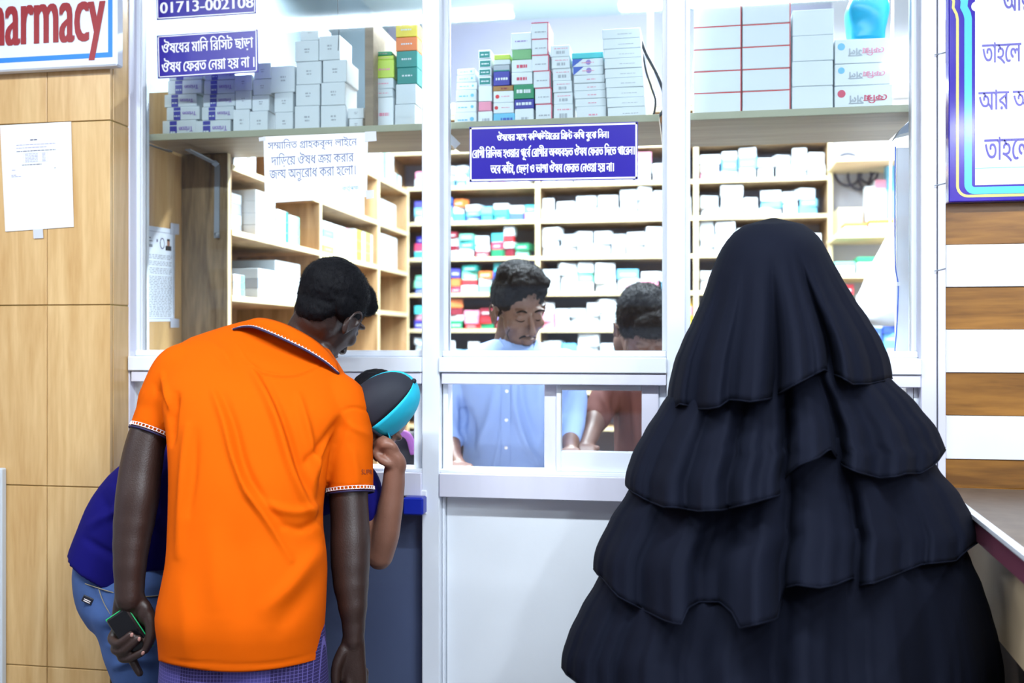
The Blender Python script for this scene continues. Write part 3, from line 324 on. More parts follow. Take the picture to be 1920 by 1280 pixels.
    293: [[220,278,0,-26,0,6,20,-4,20,-6,18,-8,16,-9,15,-11,11,-13,9,-14,5,-16,2,-17,-1,-11,-2,-9,-4,-9,-5,-8,-7,-7,-8,-6,-9,-4,-12,-2,-12,-1,-7,0,-7,1,-6,1,-6,1,2,34,3,0,3,0,4,0,4,0,13,0,9,3,5,3,5,8,2,8,-3,14,-7,12,-11,11,-15,9,-20,8,-24,5,1,3,0,-192,-36,0,-11,15,-13,15,-13,14,-14,14,-16,12,-18,11,-18,9,-21,7,-23,5,-20,48,20,10,19,10,21,10,20,10,20,9,20,8,19,8,18,6,17,5,-10,-20,0,40],[182,236,10,-17,-14,-4,-15,-6,-16,-6,-16,-7,-16,-7,-16,-8,-16,-8,-14,-7,-13,-8,-6,10,31,-8,26,-11,23,-14,21,-16,17,-17,16,-17,0,10,-1,12,0,11,-1,8],[330,311,0,-35,-335,0,0,35],[462,311,0,-35,-53,0,0,-292,-39,0,0,24,2,16,-1,11,0,12,0,12,-1,11,0,206,-50,0,0,35],[152,-14,-8,1,-8,1,-8,4,-9,4,-8,6,-8,8,-8,9,-9,12,-9,13,31,19,8,-14,8,-11,6,-7,10,-6,12,-1,9,0,7,1,8,2,8,4,7,4,7,4,9,5,16,10,14,8,13,7,12,5,13,3,14,1,10,0,10,-2,9,-2,9,-4,8,-6,9,-6,10,-8,10,-9,10,-11,-2,-44,-11,13,-11,11,-9,9,-8,7,-9,6,-8,4,-12,5,-12,1,-9,-1,-9,-2,-9,-3,-10,-5,-7,-4,-7,-4,-9,-5,-11,-7,-10,-6,-10,-5,-8,-5,-9,-3,-7,-3,-12,-2]],
    307: [[112,44,-12,1,-11,4,-11,6,-11,9,-10,12,-10,14,29,19,6,-9,6,-7,5,-5,8,-5,9,-1,9,1,9,5,5,5,7,7,8,10,6,9,4,9,1,8,1,8,-1,14,-2,12,-4,11,-5,10,-7,8,-8,6,-9,5,-11,3,-11,1,-9,-1,-8,-3,-6,-3,-6,-8,-2,-11,0,-5,1,-5,2,-6,2,-6,-36,-8,-4,10,-3,10,-1,9,0,7,1,12,3,11,6,8,7,7,9,6,10,4,10,4,12,1,11,1,18,-1,17,-5,15,-6,13,-10,11,-12,8,-15,7,-18,3,-19,1,-22,0,-5,0,-6,0,-5,0,-4,-24,14,9,13,10,12,12,12,13,10,14,10,16,8,18,7,20,7,22,5,27,-28,-8,-15,-6,-15,-5,-16,-4,-16,-3,-16,-1,-16,1,-15,2,-15,2,-15,4,-15,4,-15,5,-16,-38,-9,-5,18,-4,18,-4,17,-3,18,-2,18,0,18,0,13,2,14,3,14,4,13,5,14,6,13,14,-3,-13,-3,-13,-3,-12,-5,-13,-7,-13,-7,-12,-10,-13,-11,-12,-14,-12,-17,-10,-13,-9,-13,-8,-10,-7,-8,-7,-6,-8,-5,-7,-3,-9,-2],[35,300,23,-6,17,-7,14,-9,10,-8,7,-11,5,-11,3,-14,-40,-2,-3,11,-5,9,-7,9,-10,7,-12,6,-14,4],[241,216,-21,2,-19,6,-17,10,-15,15,-13,17,-10,21,41,7,5,-12,5,-10,5,-8,7,-6,6,-4,7,-4,9,-2,9,-1,11,1,9,3,6,4,6,9,2,10,-1,8,-3,7,-4,6,-6,3,44,5,4,-6,2,-7,2,-8,0,-8,-1,-13,-3,-10,-6,-10,-7,-8,-8,-6,-10,-5,-11,-4,-12,-2],[368,311,0,-35,-72,0,-6,0,-112,0,-6,0,-177,0,0,35]],
    363: [[453,311,0,-35,-227,0,0,-150,-7,10,14,15,15,14,16,13,18,13,18,12,20,11,20,11,22,9,22,9,32,-32,-5,-12,-5,-11,-5,-11,-3,-11,-3,-12,-2,-12,-2,-12,-1,-13,0,-15,0,-16,2,-15,2,-15,3,-16,5,-17,6,-18,-38,-9,-6,20,-4,19,-4,18,-3,19,-1,19,-1,20,0,13,1,13,2,13,2,11,3,11,3,10,4,9,3,7,4,7,6,-3,-19,-8,-18,-9,-18,-11,-18,-11,-18,-13,-17,-14,-18,-14,-18,-17,-18,-17,-29,20,0,72,2,5,-1,10,-1,10,0,10,0,10,0,51,-193,0,0,35],[98,238,13,-1,13,-3,12,-3,11,-5,12,-7,10,-8,11,-9,10,-10,10,-12,0,-44,-15,18,-16,15,-16,14,-17,10,-16,6,-16,3,-11,-1,-9,-3,-8,-5,-7,-7,-4,-8,-1,-10,1,-9,3,-8,5,-7,7,-6,10,-6,11,-5,-19,-35,-17,8,-14,11,-12,12,-9,14,-5,16,-2,16,1,14,4,13,6,11,8,9,9,8,11,6,11,4,12,3]],
    370: [[96,236,15,-1,13,-3,12,-4,12,-5,11,-7,11,-8,10,-9,10,-9,10,-11,0,-45,-15,17,-15,16,-17,13,-17,11,-16,6,-16,3,-11,-1,-9,-3,-8,-5,-7,-7,-4,-8,-1,-10,1,-9,3,-8,5,-7,7,-6,10,-6,11,-5,-19,-35,-17,8,-14,11,-12,13,-9,13,-5,16,-2,16,1,15,4,13,6,11,8,9,9,7,11,6,11,4,11,3],[429,311,0,-35,-203,0,0,-174,0,-13,1,-10,1,-7,3,-8,3,-6,8,-5,9,-4,11,-1,13,1,12,3,12,6,11,6,10,8,10,9,8,11,8,11,6,11,4,12,3,12,1,12,-1,9,-3,8,-4,7,-7,4,-9,3,-11,1,-6,0,-7,-1,-7,-1,-7,-2,-5,36,10,2,10,2,10,1,11,1,12,-1,11,-3,11,-4,8,-5,8,-7,6,-10,5,-10,3,-14,0,-14,-1,-20,-5,-19,-8,-19,-10,-17,-13,-16,-13,-13,-13,-10,-14,-9,-14,-7,-15,-6,-16,-3,-16,-1,-12,1,-11,1,-9,4,-9,4,-7,4,-6,6,-5,6,-4,8,-4,8,-3,11,-2,14,0,17,0,72,2,14,-1,9,-1,10,0,10,0,11,0,54,-193,0,0,35],[338,311,-2,12,-3,10,-5,7,-8,6,-10,2,-12,2,-48,0,-20,0,-16,2,-14,2,-11,4,-10,4,-9,6,-8,7,-7,9,-5,10,-4,11,-2,12,-1,13,0,6,1,6,1,7,1,7,36,-2,0,-6,-1,-4,0,-5,-1,-5,1,-10,2,-9,3,-8,4,-6,5,-5,7,-4,8,-3,10,-2,13,-1,15,0,39,0,16,-1,14,-1,12,-2,10,-4,9,-5,8,-6,5,-6,4,-7,3,-9,3,-10,2,-11,1,-13]],
    394: [[198,150,-10,0,-10,2,-9,2,-9,3,-8,3,-8,5,-9,5,-9,6,-9,6,-8,6,-6,5,-5,3,-8,3,-8,1,-8,-2,-6,-3,-5,-6,-1,-7,1,-8,4,-7,6,-6,7,-7,-28,-28,-8,8,-7,9,-7,9,-5,10,-3,11,-1,11,1,11,3,10,4,8,6,7,7,5,9,5,9,3,9,1,9,1,12,-1,11,-3,7,-3,7,-3,6,-4,6,-4,6,-4,6,-4,11,-7,9,-6,9,-4,8,-4,9,-2,9,0,12,0,9,3,7,5,5,7,3,9,2,11,-2,12,-3,13,-5,11,-8,11,-8,10,-10,10,8,23,24,0,6,-6,5,-7,7,-9,6,-10,6,-11,5,-11,4,-12,2,-12,1,-12,-1,-14,-3,-13,-4,-11,-6,-10,-8,-8,-10,-7,-12,-4,-13,-3],[44,300,22,-6,20,-9,15,-9,10,-11,6,-12,4,-15,1,-17,0,-4,0,-5,-1,-5,-1,-5,-38,2,1,5,1,5,0,4,0,4,-1,13,-4,12,-7,10,-10,9,-13,7,-17,5],[216,311,0,-35,-221,0,0,35],[578,311,0,-35,-52,0,0,-276,-38,0,0,198,10,-32,-13,19,-12,17,-12,15,-11,14,-11,11,-10,10,-10,8,-11,7,-10,5,-11,3,-11,2,-12,1,-12,-1,-12,-2,-12,-5,-10,-5,-10,-7,-10,-8,-8,-8,-9,-9,-7,-9,-4,-2,7,5,8,3,8,2,9,0,18,-1,14,-5,11,-9,8,-12,4,-12,1,-15,0,-5,0,-5,-1,-5,-1,-3,-8,3,6,6,6,7,5,6,6,6,7,6,6,6,62,58,24,-26,-142,-134,-29,27,41,39,-18,-22,-15,-11,5,6,4,6,4,6,4,11,1,12,-2,11,-5,9,-10,5,-12,2,-8,-1,-8,-1,-8,-3,-8,-4,-18,58,10,12,11,12,12,10,13,10,13,8,13,6,14,5,14,3,15,0,18,-1,17,-3,15,-6,15,-8,14,-11,15,-12,14,-15,15,-18,15,-20,-9,3,-1,13,-1,13,0,10,0,10,0,10,0,65,26,0,12,-33]],
    397: [[198,150,-15,1,-14,3,-13,4,-12,7,-13,8,-14,9,-8,6,-6,5,-5,3,-8,3,-8,1,-8,-2,-6,-3,-5,-6,-1,-7,1,-8,4,-7,6,-6,7,-7,-28,-28,-8,8,-7,9,-7,9,-5,10,-3,11,-1,11,1,11,3,10,4,8,6,7,7,5,9,5,9,3,9,1,9,1,12,-1,11,-3,7,-3,7,-3,6,-4,6,-4,6,-4,6,-4,11,-7,9,-6,9,-4,8,-4,9,-2,9,0,12,0,9,3,7,5,5,7,3,9,2,11,-2,12,-3,13,-5,11,-8,11,-8,10,-10,10,40,8,5,-6,6,-6,5,-7,5,-8,4,-8,4,-9,3,-10,1,-10,1,-11,-1,-14,-3,-13,-4,-11,-6,-10,-8,-8,-10,-7,-12,-4,-13,-3],[44,300,22,-6,20,-9,15,-9,10,-11,6,-12,4,-15,1,-17,0,-4,0,-5,-1,-5,-1,-5,-38,2,1,5,1,5,0,4,0,4,-1,13,-4,12,-7,10,-10,9,-13,7,-17,5],[440,311,0,-35,-53,0,0,-276,-39,0,0,38,2,20,-1,12,0,12,0,13,-1,12,0,169,-353,0,0,35],[235,116,-1,9,-3,9,-4,7,-6,6,-6,5,-8,4,35,18,8,-6,7,-8,4,-5,4,-7,3,-7,2,-8,2,-9,0,-10],[246,118,17,-2,16,-3,15,-5,14,-8,13,-9,13,-11,12,-12,12,-14,11,-14,-13,-34,-10,14,-11,13,-11,12,-12,10,-11,10,-12,7,-12,6,-13,3,-14,1,-9,-1,-8,-4,-5,-6,-2,-7,2,-9,6,-7,5,-4,7,-4,8,-3,-18,-35,-14,7,-12,8,-10,10,-7,11,-5,12,-2,14,3,16,5,13,10,11,13,7,14,5]],
    413: [[370,311,0,-35,-52,0,0,-170,-38,0,0,76,2,-15,-7,10,-8,8,-8,7,-8,6,-9,3,-10,1,-7,-1,-8,-2,-7,-4,-6,-6,-4,-9,-1,-14,0,-5,0,-5,1,-4,0,-4,-32,-2,-4,19,-7,15,-11,13,-12,9,-14,6,-15,2,-12,-2,-10,-3,-9,-5,-5,-7,-4,-8,-1,-9,1,-12,5,-10,7,-8,10,-6,12,-6,13,-6,-13,-37,-14,5,-13,6,-12,7,-10,8,-10,10,-7,11,-6,12,-3,14,-1,15,1,12,4,12,5,10,8,9,9,8,11,7,13,5,13,3,13,1,19,-2,17,-3,14,-5,12,-8,12,-11,11,-13,-8,0,4,10,7,9,8,6,10,5,10,3,10,1,11,-1,11,-2,9,-4,9,-5,9,-7,11,-8,-5,-7,-1,10,0,10,0,11,0,11,0,30,-285,0,0,35],[143,99,13,-1,13,-3,12,-4,10,-7,9,-7,8,-10,4,7,4,6,6,4,10,4,12,1,10,-1,9,-2,9,-4,9,-6,9,-6,9,-8,-19,8,0,5,0,6,0,7,0,9,0,22,38,0,0,-141,-38,0,0,89,16,-43,-8,9,-8,7,-7,6,-8,5,-7,3,-8,1,-10,-2,-8,-4,-5,-9,-1,-12,0,-4,0,-4,0,-4,0,-4,-30,-2,-3,17,-6,13,-8,11,-9,8,-11,4,-13,2,-9,-1,-7,-2,-6,-4,-6,-9,-2,-9,2,-9,3,-8,5,-6,8,-6,11,-6,13,-5,-14,-34,-19,8,-16,9,-13,11,-10,13,-6,16,-2,18,2,16,6,14,10,11,13,10,16,5]],
    450: [[178,311,0,-35,-10,0,-11,-4,-11,-5,-12,-7,-11,-8,-12,-11,-11,-11,-10,-13,-8,-15,-8,-16,-5,-17,-4,-19,-1,-19,1,-22,4,-19,6,-16,7,-13,9,-10,11,-7,10,-5,11,-3,11,-2,11,1,9,2,10,3,10,6,18,-30,-9,-6,-10,-5,-10,-3,-10,-3,-11,-1,-10,0,-21,1,-18,6,-17,9,-15,12,-12,16,-11,18,-7,21,-5,23,-2,26,2,25,4,23,7,21,9,19,10,18,13,16,13,14,15,12,15,11,15,9,15,7,14,6]],
    487: [[121,250,25,-1,21,-5,18,-7,15,-10,11,-11,9,-13,7,-13,4,-14,1,-14,-3,-25,-10,-22,-16,-17,-22,-14,-28,-9,-35,-5,5,6,15,-5,16,-6,16,-7,17,-9,17,-9,17,-10,17,-11,16,-12,16,-12,-23,-27,-20,15,-19,13,-18,12,-17,11,-17,10,-16,9,-17,8,-18,7,-19,7,-19,6,-21,6,-23,5,7,35,12,-4,11,-2,11,-2,12,-1,13,-1,15,0,21,1,19,3,14,4,12,7,9,7,6,8,4,10,3,9,0,9,-2,16,-6,14,-11,11,-14,8,-17,4,-18,2,-12,0,-9,-2,-9,-1,-9,-5,-6,-6,-4,-7,-1,-9,0,-4,1,-4,1,-4,1,-4,-37,-7,-2,7,-2,8,-1,8,0,7,1,12,4,10,6,10,8,7,10,7,12,5,14,4,15,2],[88,232,-3,11,-5,9,-8,9,-9,7,-12,6,-15,4,12,22,24,-6,16,-7,14,-9,10,-8,8,-11,4,-11,3,-14],[362,311,0,-35,-367,0,0,35],[317,110,0,-11,1,-12,2,-13,3,-13,3,-13,4,-14,-34,-8,-5,15,-4,15,-3,15,-2,14,-2,14,0,13,0,11,1,11,1,11,2,11,3,11,3,10,4,1,-8,-2,-7,-3,-9,-3,-8,-3,-9,-4,-8,-3,-8,-4,-7,-3,-7,-3,0,38,12,5,14,6,15,5,15,6,15,5,14,5,28,-29,-6,-13,-6,-14,-3,-14,-2,-13,-2,-14]],
    597: [[95,58,3,-6,-3,-11,-3,-12,-5,-13,-4,-13,-5,-12,-5,-13,-5,-13,-6,-12,-6,-13,-33,0,5,20,4,20,5,21,4,20,3,19,2,18]],
    611: [[74,207,-9,1,-7,3,-6,4,-5,6,-3,9,-2,11,2,11,2,9,6,7,10,5,12,2,12,-2,10,-5,5,-7,3,-9,0,-11,0,-11,-4,-9,-4,-6,-7,-4,-7,-3],[74,-7,-9,1,-7,3,-6,4,-5,6,-3,9,-2,11,2,11,2,9,6,7,10,5,12,2,12,-2,10,-5,5,-7,3,-9,0,-11,0,-11,-4,-9,-4,-6,-7,-4,-7,-3]],
    641: [[97,0,0,311,41,0,0,-311]],
}
LINES = {
    'contact': (4608,[(450,0),(45,346),(54,972),(22,1238),(54,1894),(61,2160),(45,2506),(54,3132),(22,3398),(611,4314)]),
    's2a': (9891,[(19,0),(49,874),(61,1507),(38,1853),(46,2449),(44,3305),(54,3927),(55,4193),(39,4459),(55,5323),(46,5589),(55,6185),(50,6451),(30,7133),(26,7960),(54,8647),(68,8913),(54,9625)]),
    's2b': (10137,[(19,0),(49,874),(38,1507),(450,2363),(41,2709),(46,3547),(35,4143),(450,5110),(39,5456),(70,6060),(54,6686),(51,7212),(70,7742),(39,8628),(54,9232),(641,9758)]),
    's3a': (18909,[(19,0),(49,874),(61,1507),(38,1853),(46,2449),(50,3305),(61,3987),(307,4333),(20,5319),(55,6126),(394,6392),(12,7539),(30,8251),(54,8818),(61,9084),(46,9430),(46,10026),(55,10882),(224,11148),(370,11903),(20,13011),(55,13818),(40,14084),(42,15060),(57,15656),(61,15656),(28,16002),(55,17056),(39,17322),(39,17926),(641,18530)]),
    's3b': (27851,[(450,0),(46,346),(54,942),(22,1208),(56,1864),(55,2390),(46,2656),(55,3252),(47,3518),(27,4249),(51,5426),(18,5956),(70,6694),(54,7320),(46,7586),(40,8442),(58,9158),(61,9158),(42,9504),(131,10100),(450,10360),(46,10706),(54,11302),(22,11568),(56,12224),(46,12490),(8,13346),(156,14239),(45,14749),(42,15375),(487,15971),(35,16685),(19,17652),(49,18526),(38,19159),(450,20015),(41,20361),(46,21199),(35,21795),(55,22762),(37,23028),(61,23631),(35,23977),(40,24944),(54,25660),(61,25926),(46,26272),(39,26868),(641,27472)]),
    's3c': (20461,[(35,0),(61,707),(42,1053),(20,1909),(54,2716),(5,2982),(30,2982),(54,3549),(597,3815),(450,4338),(26,4684),(68,5371),(54,6083),(18,6609),(43,7607),(54,8328),(307,8594),(54,9320),(19,9846),(49,10720),(38,11353),(450,12209),(41,12555),(46,13393),(35,13989),(450,14956),(39,15302),(18,15906),(70,16644),(54,17270),(51,17796),(70,18326),(39,19212),(54,19816),(641,20082)]),
    'p1': (10213,[(50,0),(397,682),(54,1551),(55,1817),(39,2083),(35,2687),(205,3654),(54,4381),(51,4647),(20,5177),(42,5984),(59,6580),(363,6580),(47,7736),(54,8467),(10,8733),(61,9263),(39,9609)]),
    'p2': (9523,[(37,0),(54,603),(55,869),(68,1135),(61,1847),(70,2193),(19,3079),(49,3953),(38,4586),(203,5442),(70,6372),(20,7258),(46,8065),(54,8661),(46,8927)]),
    'p3': (9914,[(27,0),(153,917),(45,1286),(8,2172),(39,3065),(57,3669),(61,3669),(46,4015),(54,4611),(38,4877),(20,5733),(46,6540),(54,7136),(51,7662),(61,8192),(47,8538),(54,9269),(641,9535)]),
    'p4': (3149,[(20,0),(35,807),(131,1514),(59,1514),(40,1514),(129,2230)]),
    'b1': (2685,[(9,0),(413,1158),(54,1889),(51,2155)]),
    'b2': (3710,[(35,0),(54,707),(51,973),(61,1503),(47,1849),(55,2840),(39,3106)]),
    'b3': (4699,[(9,0),(46,1158),(9,2014),(413,3172),(54,3903),(51,4169)]),
    'b4': (3998,[(35,0),(54,707),(51,973),(61,1503),(47,1849),(9,2840)]),
    'x1': (2363,[(450,0),(41,346),(55,1184),(293,1450)]),
    'x2': (1413,[(50,0),(47,682)]),
}
# ------------------------------------------------------------------ lettering
def glyph_polys(gid):
    cs = []
    for l in GLYPHS[gid]:
        x, y = l[0], l[1]
        c = [(x, y)]
        for k in range(2, len(l), 2):
            x += l[k]; y += l[k + 1]; c.append((x, y))
        cs.append(c)
    return cs
def s_area(c): return sum(a[0] * b[1] - b[0] * a[1] for a, b in zip(c, c[1:] + c[:1])) / 2
def inside(p, c):
    r = False; j = len(c) - 1
    for i in range(len(c)):
        if (c[i][1] > p[1]) != (c[j][1] > p[1]) and p[0] < (c[j][0] - c[i][0]) * (p[1] - c[i][1]) / (c[j][1] - c[i][1]) + c[i][0]: r = not r
        j = i
    return r
GC = {}
def glyph_mesh(gid):
    if gid in GC: return GC[gid]
    cs = glyph_polys(gid)
    outer = [c for c in cs if s_area(c) < 0]; holes = [c for c in cs if s_area(c) > 0]
    V = []; T = []
    for o in outer:
        hs = [h for h in holes if inside(h[0], o)]
        loops = [[Vector((x, y, 0)) for x, y in c] for c in [o] + hs]
        k = len(V)
        V += [p for l in loops for p in l]
        T += [[k + i for i in t] for t in geometry.tessellate_polygon(loops)]
    GC[gid] = (V, T)
    return GC[gid]
LC = {}
def latin(s):
    """mesh of a latin string, unit size 1"""
    if s in LC: return LC[s]
    cu = bpy.data.curves.new('t', 'FONT'); cu.body = s; cu.size = 1; cu.resolution_u = 3
    o = bpy.data.objects.new('t', cu); COL.objects.link(o)
    bpy.context.view_layer.update()
    me = bpy.data.meshes.new_from_object(o.evaluated_get(bpy.context.evaluated_depsgraph_get()))
    V = [v.co.copy() for v in me.vertices]; T = [list(p.vertices) for p in me.polygons]
    COL.objects.unlink(o); bpy.data.objects.remove(o); bpy.data.meshes.remove(me)
    LC[s] = (V, T)
    return LC[s]
def put_text(mb, VT, origin, ux, uy, width, height, m, base=0.0, bold=0.0, box=None):
    """fit glyph mesh into a width x height frame at origin (lower left), axes ux, uy; bold = extra copies shifted sideways"""
    V, T = VT
    if box is None:
        x0 = min(v.x for v in V); x1 = max(v.x for v in V); y0 = min(v.y for v in V); y1 = max(v.y for v in V)
    else: x0, x1, y0, y1 = box
    nrm = Vector(ux).cross(Vector(uy)).normalized()
    for j, dx in enumerate([0] if not bold else [-bold, 0, bold]):
        pts = [Vector(origin) + Vector(ux) * ((v.x - x0) / (x1 - x0) * width + dx) + Vector(uy) * ((v.y - y0) / (y1 - y0) * height) + nrm * (0.0006 + 0.0001 * j) for v in V]
        mb.add(pts, T, m)
def bengali(key):
    w, seq = LINES[key]
    V = []; T = []
    for gid, x in seq:
        v, t = glyph_mesh(gid); k = len(V)
        V += [Vector((p.x + x * 0.5, p.y, 0)) for p in v]
        T += [[k + i for i in q] for q in t]
    return V, T
# ------------------------------------------------------------------ palette
alu = mat('brushed aluminium paint', (220, 220, 236), 0.38, 0.0, var=0.03, vscale=3, stretch=(6, 6, .6))
alu_w = mat('white aluminium', (230, 236, 246), 0.3, 0.0, var=0.02, vscale=5)
alu_d = mat('grey aluminium', (150, 160, 172), 0.35, 0.4)
seal = mat('dark rubber seal', (60, 62, 70), 0.6)
panel_w = mat('white laminate', (236, 242, 250), 0.22, var=0.02, vscale=2, bump=0.15, bscale=30)
panel_b = mat('blue grey steel sheet', (84, 96, 128), 0.42, 0.25, var=0.05, vscale=3)
wall_paint = mat('lavender white wall paint', (196, 198, 212), 0.7, var=0.02, vscale=3)
ceil_paint = mat('pale green grey ceiling paint', (138, 152, 154), 0.8, var=0.04, vscale=2)
tile_floor = mat('grey terrazzo', (96, 92, 88), 0.35, var=0.12, vscale=40)
tan_tile = wood('tan wood grain tile', (196, 154, 98), (222, 186, 132), 0.3, 'z', 0.9)
grout = mat('olive grout', (150, 128, 70), 0.7)
brown_lam = wood('brown wood laminate', (108, 68, 20), (164, 112, 46), 0.32, 'x', 1.0)
shelf_ply = wood('plywood board', (128, 110, 92), (158, 140, 118), 0.5, 'x', 0.8)
shelf_edge = mat('pale shelf edging', (226, 208, 164), 0.5, var=0.03, vscale=6)
shelf_in = wood('shelf carcass wood', (150, 116, 78), (196, 160, 116), 0.5, 'z', 0.8)
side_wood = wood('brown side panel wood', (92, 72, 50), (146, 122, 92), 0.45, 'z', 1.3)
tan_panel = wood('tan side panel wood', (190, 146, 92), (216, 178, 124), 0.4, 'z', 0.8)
white_p = mat('white gloss paint', (238, 240, 244), 0.2, var=0.02, vscale=3)
paper = mat('white paper', (236, 240, 244), 0.8)
tape = mat('clear tape', (222, 226, 240), 0.25, alpha=0.75)
ink = mat('blue grey ink', (70, 74, 120), 0.7)
ink_k = mat('grey ink', (120, 130, 142), 0.7)
navy = mat('sign navy', (34, 18, 150), 0.3)
white_l = mat('white lettering', (245, 245, 250), 0.5)
glass = glass_mat('window glass', (0.945, 0.975, 0.98), 1.0, 0.03)
black_cable = mat('black cable', (26, 30, 38), 0.5)
metal = mat('galvanised steel', (150, 158, 168), 0.35, 0.8)
lamp_m = mat('lit tube', (255, 255, 255), 0.5, emit=((225, 240, 255), 9.0))
lamp_h = mat('lamp housing', (230, 230, 230), 0.5)

def st(mb, name, parent=None):
    o = mb.build(name, parent)
    if parent is None: o['kind'] = 'structure'
    return o

XL = -3.6; XR = 2.6; ZC = 2.95
# floors and ceilings
st(MB().box(XL, XR, -4.6, 3.1, -0.06, 0, tile_floor), 'floor')
st(MB().box(XL, XR, -4.6, -0.16, ZC, ZC + .06, ceil_paint), 'ceiling')
st(MB().box(XL, XR, -0.02, 3.1, 3.24, 3.30, ceil_paint), 'ceiling')
st(MB().box(XL, XR, -4.66, -4.6, 0, ZC, wall_paint), 'wall_rear')
# rear wall stripes of brown laminate, seen in the glass as reflections
mb = MB()
for k in range(6): mb.box(XL, XR, -4.6, -4.585, .95 + k * .3, 1.1 + k * .3, brown_lam)
st(mb, 'trim_rear')
st(MB().box(XL, XR, 2.98, 3.1, 0, 3.24, mat('lavender grey wall paint', (146, 146, 166), .8)), 'wall_back')
st(MB().box(XL - .06, XL, -4.6, 3.1, 0, 3.24, wall_paint), 'wall_left')
st(MB().box(XR, XR + .06, -4.6, 3.1, 0, 3.24, wall_paint), 'wall_right')
# lintel above the glass front
st(MB().box(XL, XR, -0.16, 0.02, 2.62, 3.24, wall_paint), 'wall_lintel')

# tiled pillar wall on the left, wood grain tiles with grout seams
YP = -0.14
xa = X_(207, YP)
mb = MB()
mb.box(XL, xa - .002, YP + .004, 0.02, 0, ZC, grout)
zs = [0, Z_(90, 1250, YP), Z_(90, 911, YP), Z_(90, 572, YP), Z_(90, 230, YP), Z_(90, 230, YP) + .45, Z_(90, 230, YP) + .90]
zs = [z for z in zs if z < ZC] + [ZC]
xs = [X_(88, YP)]
while xs[-1] > XL: xs.append(xs[-1] - (xa - X_(88, YP)))
xs = sorted(set([max(x, XL) for x in xs])) + [xa]
for i in range(len(zs) - 1):
    for j in range(len(xs) - 1):
        if xs[j + 1] - xs[j] > .01:
            mb.bbox(xs[j] + .0009, xs[j + 1] - .0009, YP, YP + .012, zs[i] + .0015, zs[i + 1] - .0015, tan_tile, .001)
# return face of the pillar
for i in range(len(zs) - 1):
    mb.bbox(xa - .012, xa, YP + .014, 0.0, zs[i] + .0015, zs[i + 1] - .0015, tan_tile, .001)
st(mb, 'wall_front')

# ---- aluminium shop front
FY0, FY1 = -0.055, 0.0
def vbar(x0, x1, y0, y1, z0, z1, m, nm, extra=None):
    mb = MB(); mb.bbox(X_(x0, y0), X_(x1, y0), y0, y1, z0, z1, m, .002)
    if extra: extra(mb)
    return st(mb, nm)
def left_col(mb):
    mb.bbox(X_(243, -.02), X_(262, -.02), -.02, .03, 1.40, 2.62, alu_w, .002)
    for yy in (560, 682, 741, 808, 905):
        p = onY(223, yy, FY0); mb.tube([p + Vector((0, -.003, 0)), p + Vector((0, .002, 0))], .0035, alu_d if yy % 2 else seal, 8)
vbar(216, 243, FY0, .02, 0, 2.62, alu, 'trim_1', left_col)
vbar(791, 824, FY0, .03, 0, 2.62, alu_w, 'trim_2')
vbar(1250, 1285, FY0, .03, 0, 2.62, alu_w, 'trim_3')
def right_col(mb):
    mb.bbox(X_(1758, FY0), X_(1772, FY0), FY0 - .006, .0, 0, 2.62, alu, .001)
    mb.bbox(X_(1757.2, FY0), X_(1758.2, FY0), FY0 - .0005, .0, 0, 2.62, seal, .0001)
    for yy in (100, 345, 505, 840): 
        a = onY(1752, yy + 3, FY0 - .0065); b = onY(1773, yy - 2, FY0 - .0075); mb.tube([a, b], .0012, alu_d, 6)
vbar(1727, 1757, FY0, .03, 0, 2.62, alu, 'trim_4', right_col)
# rails, one set per bay: sill ledge, broad rail, track, lower sill
zl0, zl1, zl2, zl3 = 1.45 - 17 / 735, 1.45 - 29 / 735, 1.45 - 57 / 735, 1.45 - 79 / 735
zs0, zs1 = 1.45 - 244 / 735, 1.45 - 288 / 735
bays = [(243, 791), (824, 1250), (1285, 1727)]
for k, (b0, b1) in enumerate(bays):
    x0, x1 = X_(b0, FY0), X_(b1, FY0)
    win = empty('window_%d' % (k + 1), ((x0 + x1) / 2, 0, 1.4)); win['kind'] = 'structure'
    mb = MB()
    mb.bbox(x0, x1, -.03, .03, zl1, zl0, alu_w, .003)
    mb.bbox(x0, x1, FY0 - .01, .03, zl2, zl1, alu_w, .002)
    mb.bbox(x0 + .006, x1 - .001, FY0 - .004, .03, zl3, zl2 - .0012, alu, .002)
    mb.bbox(x0, x1, FY0 - .006, .03, zs1, zs0, alu, .002)
    mb.bbox(x0, x1, FY0 + .004, .03, zs0, zs0 + .008, alu_w, .001)
    mb.bbox(x0, x1, -.03, .03, 2.56, 2.62, alu_w, .002)
    # slim glazing beads
    mb.bbox(x0, x0 + .012, -.012, .02, zl0, 2.56, alu_w, .001)
    mb.bbox(x1 - .012, x1, -.012, .02, zl0, 2.56, alu_w, .001)
    mb.build('window_frame', win)
    g = MB(); g.box(x0 + .011, x1 - .011, .004, .009, zl0, 2.56, glass); g.build('glass_pane', win)
    # solid panel below
    mb = MB()
    if k == 0:
        mb.bbox(x0 + .001, x1 - .001, -.012, .01, 0.02, zs1 - .001, panel_b, .002)
        st(mb, 'wall_panel_steel')
    else:
        mb.bbox(x0 + .008, x1 - .008, -.012, .01, 0.02, zs1 - .001, panel_w, .002)
        mb.bbox(x0 + .001, x0 + .007, -.03, .01, 0.02, zs1 - .001, alu_w, .001)
        st(mb, 'wall_panel_white')
